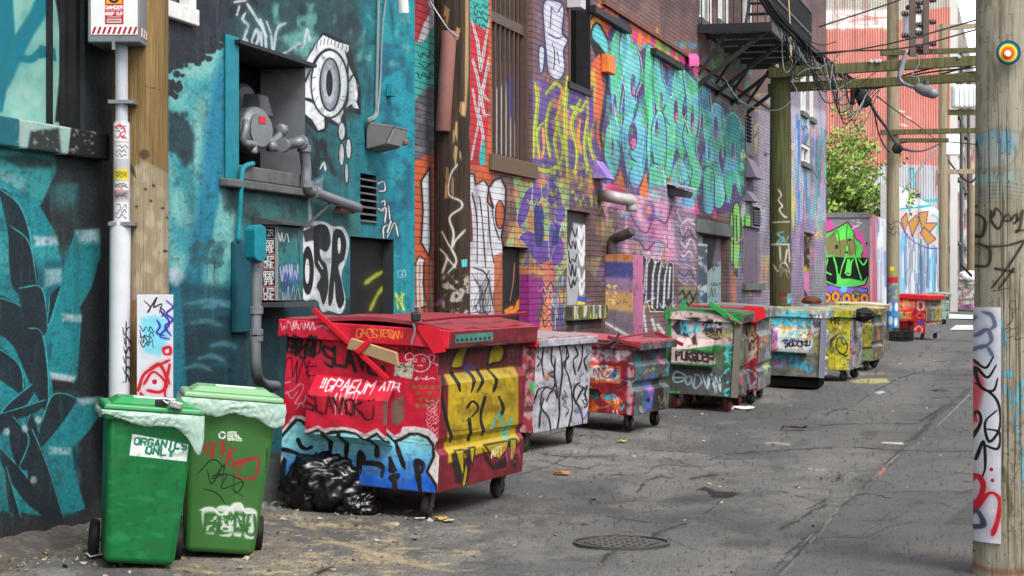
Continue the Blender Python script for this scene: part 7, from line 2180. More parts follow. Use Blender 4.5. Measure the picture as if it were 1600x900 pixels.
local_part(MB().hexa([(-.075, .74, 1.19), (-.075, .32, 1.09), (-.05, .32, 1.09), (-.05, .74, 1.19), (-.09, .70, 1.27), (-.09, .34, 1.19), (-.05, .34, 1.19), (-.05, .70, 1.27)]), "cardboard_wedge", m_card, red, bevel=.006)
local_part(MB().tube([(-.05, .16, 1.43), (.5, .10, 1.452), (1.2, .05, 1.455), (1.83, .05, 1.47)], .011, 6), "lock_rod", m_redd, red)
local_part(MB().prism([(-.053, .22, 1.40), (-.053, .02, 1.38), (-.053, -.03, 1.22), (-.053, .06, 1.2), (-.053, .14, 1.30)], (-.012, 0, 0)), "lid_hook", m_redp, red)
local_part(MB().prism([(1.842, .22, 1.40), (1.842, .0, 1.38), (1.842, -.05, 1.2), (1.842, .06, 1.2), (1.842, .14, 1.30)], (.012, 0, 0)), "lid_hook", m_redp, red)
m_lock = mat("black_padlock", (44, 46, 50), .4, metal=.3, dirt=.3)
pl = thing("padlock", M @ Vector((-.08, .2, 1.42)), "dark padlock with chain on the near corner of the big red dumpster", "padlock")
p = M @ Vector((-.085, .2, 1.43))
MB().box(p.x - .035, p.x + .035, p.y - .025, p.y + .025, p.z - .01, p.z + .06).build("lock_body", m_lock, pl, bevel=.015)
mb = MB()
pts = [p + Vector((math.sin(q * .9) * .012 - .02, -.03, -.02 - .03 * q)) for q in range(6)]
mb.tube(pts, .009, 6)
mb.build("chain", m_grey, pl)
MB().tube([p + Vector((-.025, 0, .05)), p + Vector((-.02, 0, .09)), p + Vector((.02, 0, .09)), p + Vector((.025, 0, .05))], .008, 8).build("shackle", m_grey, pl, smooth=True)
# ---- white dumpster
Zw = ZC(810, 500, 4.09)
def white_side(c):
 c.mottle((206, 170, 176), 12, .4, .6, .9, 2); c.mottle((60, 40, 44), 10, .55, .7, .7, 3)
 c.ell(832, 605, 5, 10, (90, 200, 110), 2)
def white_street(c):
 c.C[:] = (182, 182, 192)
 c.mottle((160, 160, 172), 24, .45, .65, .6, 2); c.mottle((208, 208, 216), 12, .5, .7, .6, 3)
 S_ = lambda w_, *p: c.stroke(Zw(*p), w_, (22, 22, 24), .2)
 for P in ((160, 180, 150, 280, 165, 370), (215, 170, 210, 260, 230, 320, 190, 345), (235, 250, 232, 360, 255, 490), (262, 170, 275, 240, 280, 340, 262, 490), (300, 160, 320, 230, 290, 280, 320, 360, 340, 450), (310, 170, 300, 300), (360, 170, 380, 220, 350, 260, 365, 350), (410, 165, 405, 250, 380, 330), (440, 230, 420, 260, 440, 330),
    (190, 345, 235, 380, 220, 440, 180, 430, 150, 470, 145, 560, 190, 620, 205, 700, 180, 785), (110, 480, 90, 560, 85, 680, 100, 780), (180, 430, 130, 440, 110, 500), (160, 500, 140, 600, 132, 690), (250, 500, 232, 450, 200, 470, 180, 520), (260, 490, 262, 600, 250, 700, 272, 735), (340, 450, 345, 560, 320, 690, 300, 735),
    (390, 400, 360, 430, 355, 500, 390, 560, 410, 640, 400, 700), (390, 420, 430, 440), (420, 430, 395, 470, 360, 540), (225, 700, 250, 740, 310, 725, 330, 740, 400, 725, 430, 710), (440, 420, 425, 470, 440, 540, 420, 560)):
  S_(2.6, *P)
 for P in ((290, 450, 305, 480, 280, 500, 300, 520, 285, 545, 310, 560, 320, 580, 300, 620), (415, 470, 430, 500, 412, 520, 430, 545), (120, 230, 140, 260, 120, 300, 145, 280)):
  S_(1.4, *P)
 c.poly(Zw(85, 780, 185, 790, 200, 770, 220, 745, 200, 800, 90, 800), (30, 30, 32), 2)
 for (x, y) in ((160, 660), (165, 750), (150, 755), (325, 740)):
  p = Zw(x, y)[0]; c.ell(p[0], p[1], 1, 1, (90, 60, 50), 1)
 c.stroke(Zw(100, 620, 260, 605, 430, 590), .8, (120, 120, 130), .4, .6)
 c.mottle((90, 76, 72), 9, .64, .76, .5, 6)
w_root, *_ = dumpster("white dumpster with loose black line letters on its street face", 829.6, 19.4, (.3755, .9268), 1.6, 1.15, 1.13, (176, 60, 70), (150, 136, 140), white_side, white_street, step=.0, res=110, tagn=(0, 2), wk=.6, rail=.08, dome=.0)
# ---- maroon dumpster with orange pieces
def r3_side(c):
 c.mottle((120, 22, 34), 20, .4, .65, .8, 2)
 c.poly(Zw(440, 180, 760, 190, 750, 250, 560, 270, 440, 250), (206, 190, 200), 5)
 c.mottle((210, 120, 150), 7, .5, .65, .8, 3, (915, 540, 1000, 570)); c.mottle((70, 44, 60), 6, .55, .7, .7, 4, (915, 530, 1000, 570))
 c.text("HAS", *Zw(640, 250)[0], *Zw(750, 235)[0], 12, 2.4, (220, 214, 218), jit=.15)
 c.poly(Zw(440, 280, 655, 300, 650, 405, 440, 395), (226, 98, 30), 1.5)
 for P in (Zw(450, 300, 520, 310, 500, 340), Zw(580, 330, 640, 320, 640, 400, 600, 380)):
  c.poly(P, (60, 150, 190), 2)
 c.text("BRZ", *Zw(460, 375)[0], *Zw(570, 365)[0], 17, 3, (226, 222, 222), jit=.15); c.stroke(Zw(560, 320, 610, 320, 560, 375, 600, 380, 640, 355), 3, (226, 222, 222), .3)
 c.drips(925, 938, 580, 14, 8, 1, (226, 222, 222), 3)
 for P in (Zw(445, 480, 490, 465, 510, 490, 450, 560), Zw(530, 500, 560, 470, 640, 490, 670, 540, 640, 580), Zw(440, 560, 480, 540, 520, 560, 460, 600)):
  c.poly(P, (224, 96, 34), 2, smooth=True)
 for P in (Zw(450, 470, 500, 460, 510, 500, 470, 500), Zw(540, 480, 600, 470, 640, 500, 560, 510), Zw(650, 540, 680, 550, 660, 580)):
  c.poly(P, (70, 170, 206), 2, smooth=True)
 for i in range(7):
  p = Zw(R(450, 650), R(470, 590))[0]; c.stroke([p, (p[0] + R(-4, 4), p[1] + R(4, 10))], 2, (226, 220, 216), .3)
 c.poly(Zw(700, 260, 735, 260, 740, 420, 720, 620, 700, 640, 690, 560), (206, 190, 200), 4, .8)
 c.mottle((50, 20, 26), 8, .6, .74, .7, 7); c.mottle((206, 80, 90), 5, .66, .76, .6, 8)
def r3_street(c):
 c.C[:] = (66, 66, 70)
 c.mottle((110, 110, 112), 16, .45, .65, .8, 2, sx=2, sy=.5); c.mottle((40, 120, 130), 9, .5, .64, .9, 3, sx=2, sy=.5)
 c.poly(Zw(820, 380, 880, 330, 880, 480, 830, 620, 800, 620), (70, 100, 180), 5, .9); c.poly(Zw(820, 440, 870, 420, 850, 520), (190, 110, 180), 4)
 c.poly(Zw(880, 380, 920, 340, 940, 620, 850, 630, 860, 500), (36, 34, 36), 3)
 c.ell(*Zw(830, 510)[0], 3, 4, (20, 20, 22), 1); c.mottle((206, 190, 196), 6, .6, .7, .8, 5, (990, 630, 1010, 660))
dumpster("maroon dumpster with orange and blue scrawls behind the white one", 989.7, 22.4, (.361, .9325), 1.34, 1.12, 1.03, (150, 30, 42), (164, 70, 80), r3_side, r3_street, pocket=(.4, .95, .48, .86), res=100, rail=.09, dome=-.01)
r3 = [o for o in COL.objects if o.name.startswith("dumpster") and o.parent is None][-1]
m_mar = mat("maroon_bar_paint", (130, 40, 46), .5, dirt=.5, dirt_col=(90, 70, 70), scale=10)
bar(r3, (-.08, .34, 1.07), (-.08, -.06, .98), .022, m_=m_mar); bar(r3, (1.40, .24, 1.10), (1.40, -.12, .97), .022, m_=m_mar)
local_part(MB().tube([(-.06, .25, 1.06), (.6, .22, 1.085), (1.36, .2, 1.10)], .012, 6), "lock_rod", m_mar, r3)
local_part(MB().tube([(-.07, .62, 1.06), (-.09, .5, 1.0), (-.09, .36, .99), (-.08, .26, 1.04), (-.08, .2, 1.12)], .014, 6), "chain", m_dgrey, r3)
# ---- green dumpster
Zg = ZC(1030, 450, 4.286)
def g_side(c):
 c.poly(Zg(75, 160, 180, 150, 480, 190, 510, 300, 480, 400, 400, 380, 90, 420), (206, 180, 178), 4)
 c.mottle((226, 206, 204), 10, .5, .7, .6, 2, (1045, 485, 1150, 545))
 for P in (Zg(80, 260, 130, 210, 170, 230, 200, 330, 120, 310), Zg(290, 240, 340, 205, 420, 230, 420, 340, 380, 350, 310, 320), Zg(175, 200, 250, 195, 290, 205, 250, 225), Zg(215, 340, 240, 310, 260, 380, 230, 380)):
  c.poly(P, (34, 33, 36), 3, .95)
 c.text("KLA", *Zg(150, 300)[0], *Zg(265, 290)[0], 15, 3.4, (70, 200, 224), jit=.12)
 c.text("ACER", *Zg(360, 258)[0], *Zg(485, 262)[0], 10, 2.6, (230, 228, 230), jit=.12); c.text("FAN", *Zg(300, 272)[0], *Zg(360, 262)[0], 6, 1.5, (150, 200, 220), jit=.1)
 c.drips(1113, 1118, 505, 14, 3, 1.4, (230, 228, 230), 3)
 for i in range(5):
  c.stroke(Zg(R(300, 330), R(290, 340), R(350, 380), R(300, 340), R(390, 420), R(300, 350)), 1, (170, 150, 90), .3)
 c.scrib(*Zg(400, 280)[0], *Zg(470, 335)[0], 6, 1.8, (200, 214, 90), 4)
 c.poly(Zg(90, 410, 380, 440, 376, 512, 90, 495), (208, 184, 184), 1.5)
 c.text("FUKSCER", *Zg(125, 475)[0], *Zg(365, 490)[0], 12, 3.0, (24, 23, 24), jit=.16)
 c.scrib(*Zg(180, 478)[0], *Zg(340, 505)[0], 7, 1.0, (60, 50, 50), 6)
 c.poly(Zg(60, 500, 400, 530, 500, 570, 500, 735, 60, 710), (78, 82, 80), 4)
 c.mottle((50, 54, 52), 12, .5, .7, .6, 7, (1045, 570, 1150, 622))
 lb = (176, 204, 214)
 for P in (Zg(150, 570, 110, 560, 92, 600, 110, 630, 160, 620, 175, 590, 150, 570), Zg(100, 600, 160, 600), Zg(175, 610, 200, 590, 215, 620, 190, 650, 175, 620), Zg(215, 590, 225, 655), Zg(240, 580, 235, 670, 280, 640, 270, 590, 235, 580), Zg(290, 580, 320, 670, 330, 590), Zg(325, 675, 350, 580, 375, 700), Zg(335, 640, 365, 645), Zg(385, 700, 380, 590, 410, 690, 405, 600)):
  c.stroke(P, 2.4, lb, .45)
 tq = (80, 194, 200)
 for P in (Zg(420, 390, 500, 380), Zg(500, 380, 440, 440, 490, 470, 430, 500), Zg(460, 390, 450, 450, 480, 520), Zg(425, 440, 490, 430), Zg(420, 590, 470, 540, 495, 590), Zg(440, 640, 490, 620, 495, 660, 440, 690, 450, 720, 480, 700), Zg(495, 590, 490, 640)):
  c.stroke(P, 3, tq, .4)
 c.poly(Zg(380, 440, 430, 390, 440, 500, 420, 560, 380, 520), (100, 96, 80), 5, .8)
 c.poly(Zg(490, 190, 540, 180, 525, 300, 500, 300), (20, 140, 60), 3); c.poly(Zg(45, 130, 80, 140, 70, 240, 60, 400, 40, 400), (26, 150, 66), 3)
 c.poly(Zg(60, 690, 150, 690, 140, 712, 60, 712), (60, 150, 70), 4, .9); c.poly(Zg(485, 670, 505, 660, 505, 740, 480, 735), (40, 130, 60), 3)
 c.mottle((60, 40, 34), 7, .64, .76, .5, 9)
def g_street(c):
 c.C[:] = (92, 90, 82)
 c.mottle((126, 120, 108), 10, .45, .65, .9, 2, sx=3, sy=.4); c.mottle((70, 50, 44), 8, .55, .7, .7, 3, sx=3, sy=.4); c.mottle((40, 130, 60), 10, .6, .72, .6, 4)
g4, *_ = dumpster("green dumpster with pink panel, grey base and pale blue scrawl", 1146.7, 26.4, (.215, .9766), 1.6, .95, 1.32, (28, 116, 56), (58, 92, 64), g_side, g_street, pocket=(.32, .86, .6, .95), res=105, tagn=(2, 9), wk=.7, wheel=mat("reddish_wheel", (110, 50, 46), .6, dirt=.5), post=(110, 104, 94))
m_gb = mat("green_bar_paint", (36, 146, 70), .5, dirt=.4, dirt_col=(60, 80, 60), scale=10)
bar(g4, (-.08, .40, 1.44), (-.08, .02, 1.2), .035, m_=m_gb); bar(g4, (-.03, .75, 1.32), (-.03, .75, 1.46), .03, "hinge_lug", m_gb)
local_part(MB().tube([(-.08, .15, 1.3), (-.1, .1, 1.24), (-.09, .04, 1.22), (-.05, -.04, 1.18)], .02, 6), "chain", m_rust, g4)
# ---- red and grey dumpster
def rg_side(c):
 c.C[:] = (176, 30, 44)
 c.poly(Zg(600, 320, 660, 340, 650, 470, 590, 460), (190, 180, 150), 4); c.scrib(*Zg(595, 330)[0], *Zg(650, 430)[0], 6, 2.2, (60, 50, 50), 3)
 c.mottle((214, 190, 190), 5, .55, .68, .8, 4, (1165, 555, 1186, 575))
 for P in (Zg(585, 550, 600, 620, 610, 670), Zg(590, 545, 640, 570, 650, 620, 610, 670, 650, 660)):
  c.stroke(P, 2.6, (90, 196, 214), .3)
 c.mottle((90, 20, 30), 8, .58, .72, .7, 6)
def grey_streak(b0, c1, c2, sd):
 def f(c):
  c.C[:] = b0
  c.mottle(c1, 10, .42, .62, .9, sd, sx=3, sy=.35); c.mottle(c2, 7, .52, .68, .8, sd + 1, sx=3, sy=.35); c.mottle((60, 54, 52), 8, .62, .75, .6, sd + 2)
 return f
rg5, *_ = dumpster("narrow red ended dumpster with plain grey street face and turquoise letter", 1182.8, 28.1, (.215, .977), 2.0, .95, 1.37, (170, 30, 44), (116, 116, 120), rg_side, grey_streak((128, 130, 132), (158, 160, 160), (100, 106, 110), 3), res=90, step=.05, pocket=(.35, .8, .5, .9))
local_part(MB().prism([(-.054, .25, 1.40), (-.054, -.02, 1.40), (-.054, -.06, 1.25), (-.054, .1, 1.16), (-.054, .25, 1.2)], (-.02, 0, 0)), "lid_hook", m_redp, rg5)
# ---- pale blue scrawled dumpster
def b_side(c):
 c.C[:] = (196, 196, 196)
 c.mottle((140, 150, 140), 14, .45, .65, .8, 2)
 c.poly(Zg(740, 280, 800, 280, 790, 440, 740, 460), (200, 100, 140), 4, .9); c.mottle((90, 80, 160), 6, .5, .64, .9, 3, (1200, 515, 1218, 560))
 for i in range(16):
  x = 760 + i * 18
  c.stroke(Zg(x, R(170, 200), x + R(-14, 20), R(190, 230), x + R(-10, 24), R(230, 275)), 3, (60, 190, 214), .4)
 c.text("JAMS", *Zg(770, 225)[0], *Zg(990, 215)[0], 14, 3.0, (80, 200, 220), jit=.18, smooth=True)
 c.poly(Zg(1000, 180, 1095, 180, 1090, 260, 1040, 270), (50, 60, 90), 4, .8); c.scrib(*Zg(1010, 180)[0], *Zg(1090, 230)[0], 8, 2, (214, 216, 220), 4)
 c.poly(Zg(800, 262, 900, 255, 890, 280, 810, 280), (220, 160, 60), 3, .9)
 c.poly(Zg(800, 285, 1020, 300, 1020, 330, 800, 330), (190, 186, 150), 3); c.mottle((120, 180, 190), 5, .5, .64, .9, 6, (1215, 515, 1270, 530))
 c.poly(Zg(800, 330, 1025, 345, 1020, 415, 800, 400), (206, 210, 212), 1.5)
 c.text("SUDOKU", *Zg(850, 388)[0], *Zg(1010, 388)[0], 8, 2.0, (26, 26, 28), jit=.2, smooth=True); c.text("SNOW", *Zg(840, 362)[0], *Zg(930, 362)[0], 5, 1.6, (80, 90, 140), jit=.2)
 c.poly(Zg(1030, 330, 1080, 310, 1085, 470, 1040, 450), (130, 132, 80), 4)
 c.poly(Zg(740, 410, 1090, 450, 1090, 610, 740, 585), (92, 92, 86), 6); c.mottle((130, 128, 110), 12, .5, .7, .6, 7, (1200, 555, 1290, 595))
 for P in (Zg(750, 470, 770, 440, 790, 520, 760, 530), Zg(790, 470, 820, 450, 830, 520, 800, 520), Zg(840, 520, 840, 440, 880, 450, 870, 510), Zg(890, 450, 880, 520, 920, 500), Zg(920, 460, 925, 530), Zg(940, 480, 945, 540, 970, 500), Zg(980, 490, 990, 560, 1025, 540), Zg(1000, 560, 1020, 520)):
  c.stroke(P, 3.2, (40, 160, 200), .35)
 c.mottle((66, 56, 46), 7, .64, .76, .5, 9)
def b_street(c):
 c.C[:] = (130, 132, 142)
 c.poly([(1270, 512), (1300, 512), (1300, 540), (1270, 540)], (40, 110, 200), 3); c.mottle((190, 80, 90), 8, .5, .65, .8, 3, (1280, 530, 1300, 560)); c.mottle((206, 210, 220), 6, .5, .65, .8, 4)
b6, *_ = dumpster("pale dumpster covered in turquoise and white lettering, low dark skirt", 1283, 32.4, (.22, .975), 1.6, .9, 1.30, (150, 156, 130), (150, 156, 116), b_side, b_street, pocket=(.26, .82, .6, .98), res=95, tagn=(3, 9), wk=.8, post=(120, 124, 134))
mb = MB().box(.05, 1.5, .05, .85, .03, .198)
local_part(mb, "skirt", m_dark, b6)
# ---- yellow dumpster
Zy = ZC(1280, 440, 5.0)
def y_side(c):
 c.C[:] = (188, 178, 30)
 c.mottle((214, 204, 60), 14, .45, .65, .8, 2); c.mottle((120, 124, 40), 10, .52, .68, .8, 3)
 c.text("MR", *Zy(95, 330)[0], *Zy(155, 332)[0], 9, 1.8, BK, jit=.08); c.poly(Zy(145, 345, 185, 345, 165, 380), (226, 226, 210), 1.5)
 c.poly(Zy(85, 410, 160, 400, 100, 470, 80, 560), (60, 60, 44), 3); c.poly(Zy(85, 405, 155, 400, 100, 440, 85, 450), (206, 200, 120), 2)
 for P in (Zy(130, 500, 150, 440, 200, 450, 220, 520, 190, 570, 150, 550, 130, 500), Zy(170, 450, 190, 490, 220, 480), Zy(140, 540, 200, 580, 225, 570)):
  c.stroke(P, 1.6, BK, .3)
 for i in range(14):
  p = Zy(R(90, 220), R(590, 700))[0]; c.stroke([p, (p[0] + R(2, 5), p[1] - R(2, 4)), (p[0] + R(5, 9), p[1])], 1.2, (226, 216, 90), .3)
 c.stroke(Zy(165, 250, 172, 320), 2.4, (140, 190, 60), .4)
yroot, *_ = dumpster("bright yellow dumpster with small black letters and a grey face", 1325.6, 35.2, (.30, .954), 1.7, .95, 1.27, (186, 176, 34), (150, 148, 100), y_side, grey_streak((134, 134, 140), (166, 164, 170), (110, 112, 116), 8), pocket=(.4, .9, .5, .92), res=90, step=.0)
def olive_side(c):
 c.C[:] = (160, 154, 60)
 c.mottle((110, 120, 70), 10, .45, .65, .8, 2, sx=2, sy=.5); c.mottle((206, 190, 40), 12, .5, .68, .8, 3); c.stroke(Zy(330, 525, 420, 510), 2.4, (40, 38, 34), .4); c.stroke(Zy(330, 318, 420, 316), 2, (60, 60, 50), .4)
 c.poly(Zy(320, 540, 415, 530, 415, 640, 320, 640), (120, 146, 110), 4, .8)
dumpster("olive dumpster with a black groove squeezed behind the yellow one", 1363, 39.7, (.30, .954), 1.6, .95, 1.25, (140, 140, 70), (180, 178, 130), olive_side, grey_streak((150, 130, 90), (120, 100, 90), (90, 90, 100), 12), pocket=None, res=80)
def mix_side(c):
 c.C[:] = (186, 160, 60)
 c.poly(Zy(430, 330, 475, 340, 460, 440, 420, 440), (150, 60, 60), 3); c.poly(Zy(425, 440, 450, 440, 445, 510, 420, 510), (200, 60, 120), 3); c.poly(Zy(410, 510, 445, 510, 440, 600, 400, 600), (50, 120, 190), 4)
 c.mottle((60, 56, 60), 7, .56, .7, .7, 3)
m9, *_ = dumpster("last dumpster of the near row, yellow, red and blue patches, before the pale pole", 1369, 42.5, (.29, .957), 1.6, .95, 1.29, (160, 140, 80), (196, 190, 170), mix_side, grey_streak((120, 112, 100), (150, 140, 124), (90, 84, 80), 16), pocket=None, res=80, step=.0)
# ---- far red dumpster
zq = ZC(1370, 380, 5.625)
def far_side(c):
 c.C[:] = (196, 34, 46)
 c.poly(zq(190, 495, 350, 500, 330, 570, 190, 590), (232, 100, 60), 4); c.text("HERS", *zq(205, 570)[0], *zq(330, 570)[0], 9, 1.8, (240, 170, 120), jit=.1)
 c.ell(*zq(385, 550)[0], 7, 9, (220, 190, 190), 2); c.ell(*zq(385, 550)[0], 3.4, 5, (200, 60, 60), 1.5)
 c.poly(zq(190, 600, 245, 605, 245, 665, 190, 660), (120, 190, 110), 2); c.poly(zq(245, 605, 315, 605, 315, 668, 245, 668), (232, 140, 70), 2)
 c.poly(zq(315, 610, 430, 590, 430, 680, 350, 680), (186, 30, 60), 2); c.stroke(zq(340, 640, 380, 610, 425, 640, 380, 660, 340, 640), 2, (230, 110, 60), .3)
 c.poly(zq(340, 680, 425, 670, 400, 730), (110, 60, 160), 3); c.stroke(zq(330, 760, 370, 730, 400, 760, 380, 790, 340, 790), 2, (230, 190, 200), .4)
 c.poly(zq(280, 670, 330, 690, 320, 810, 270, 800), (110, 30, 40), 4)
def far_street(c):
 c.C[:] = (150, 138, 110)
 c.mottle((206, 166, 70), 5, .4, .55, .9, 3, (1446, 475, 1476, 508), sx=3, sy=.3); c.mottle((90, 92, 96), 6, .5, .65, .8, 4, sx=3, sy=.4); c.poly([(1440, 508), (1480, 508), (1480, 530), (1440, 530)], (140, 142, 146), 2)
dumpster("far red dumpster with orange letters, beside the pole with the painted foot", 1445.6, 62, (.466, .885), 1.8, 1.05, 1.38, (200, 30, 44), (214, 60, 66), far_side, far_street, pocket=(.4, .95, .55, .95), res=80, ribs=3, rail_col=(200, 34, 48))
def gb_side(c):
 c.C[:] = (150, 170, 150); c.mottle((206, 210, 204), 6, .5, .65, .8, 2); c.mottle((90, 150, 110), 5, .5, .65, .8, 3)
dumpster("small pale green bin beyond the far red dumpster", 1478, 80, (.3, .95), 1.2, .9, 1.25, (140, 160, 140), (160, 170, 160), gb_side, gb_side, pocket=None, res=40)
def fw_side(c):
 c.C[:] = (214, 204, 206)
 c.mottle((210, 110, 110), 5, .5, .64, .9, 2, (1494, 445, 1510, 485)); c.mottle((90, 110, 110), 4, .55, .68, .9, 3)
 c.poly(zq(740, 540, 850, 530, 850, 590, 740, 590), (206, 130, 200), 2); c.text("ODEK", *zq(755, 580)[0], *zq(840, 580)[0], 6, 1.4, (110, 60, 130), jit=.1)
 c.poly(zq(720, 490, 850, 480, 850, 505, 720, 510), (110, 130, 120), 2)
fw, M, *_ = dumpster("farthest dumpster, white and pink, heaped with white bags", 1530, 104, (.25, .97), 1.8, 1.42, 1.55, (206, 196, 198), (210, 208, 206), fw_side, fw_side, pocket=None, res=50)
ICO = None
def lump(name, c, rx, ry, rz, mt, seed, sub=4, amp=.18, flat=None, label=None, cat=None, ridged=True, freq=2.2, group=None, fine=.7):
 bm = bmesh.new()
 bmesh.ops.create_icosphere(bm, subdivisions=sub, radius=1)
 for v in bm.verts:
  d = v.co.normalized()
  n1 = mnoise.noise(d * freq + Vector((seed, 0, 0)))
  n2 = abs(mnoise.noise(d * freq * 2.3 + Vector((0, seed, 3)))) if ridged else mnoise.noise(d * freq * 2.3 + Vector((0, seed, 3)))
  n3 = abs(mnoise.noise(d * freq * 5.1 + Vector((2, seed, 9)))) if ridged else 0
  k = 1 + amp * n1 - amp * 1.1 * n2 - amp * fine * n3
  v.co = Vector((d.x * rx * k, d.y * ry * k, d.z * rz * k))
  if flat is not None and v.co.z < flat:
   v.co.z = flat + (v.co.z - flat) * .06
   v.co.x *= 1.06; v.co.y *= 1.06
 me = bpy.data.meshes.new(name); bm.to_mesh(me); bm.free()
 me.materials.append(mt)
 for p_ in me.polygons: p_.use_smooth = True
 o = bpy.data.objects.new(name, me); o.location = c
 COL.objects.link(o)
 if label: tag(o, label, cat, group)
 return o
m_wbag = mat("white_bag_plastic", (226, 226, 228), .35, dirt=.15, bump=.3, bscale=14, spec=.4)
for (x, y, s_, lab) in ((.3, .75, .45, "white rubbish bag heaped on the farthest dumpster"), (1.0, .6, .5, "larger white rubbish bag at the back of the heap on the farthest dumpster")):
 lump("rubbish_bag", M @ Vector((x, y, 1.55 + s_ * .45)), s_ * 1.2, s_ * 1.2, s_ * .8, m_wbag, x * 7, 4, .2, -.15, lab, "rubbish bag")
brd = M @ Vector((.1, .7, 1.75))
o = MB().hexa([PT(1500, 413, 103) + Vector((0, 0, -.1)), PT(1519, 432, 103) + Vector((0, 0, -.1)), PT(1519, 432, 103.2) + Vector((0, 0, -.1)), PT(1500, 413, 103.2) + Vector((0, 0, -.1)), PT(1500, 413, 103) + Vector((0, 0, .1)), PT(1519, 432, 103) + Vector((0, 0, .1)), PT(1519, 432, 103.2) + Vector((0, 0, .1)), PT(1500, 413, 103.2) + Vector((0, 0, .1))]).build("plank", m_black)
tag(o, "dark plank leaning out of the farthest heaped dumpster", "plank")
# bits lying on the near row's lids
m_brag = mat("brown_bag", (96, 52, 40), .6, dirt=.4)
lump("bag", PT(1268, 470, 33.0) + Vector((0, 0, -.0)), .17, .17, .09, m_brag, 3, 4, .15, -.05, "brown crumpled bag lying on the lid of the turquoise lettered dumpster", "bag")
lump("bag", PT(1349, 492, 35.6), .22, .2, .13, m_rubber, 8, 4, .2, None, "black bag bulging from the corner of the yellow dumpster", "bag")
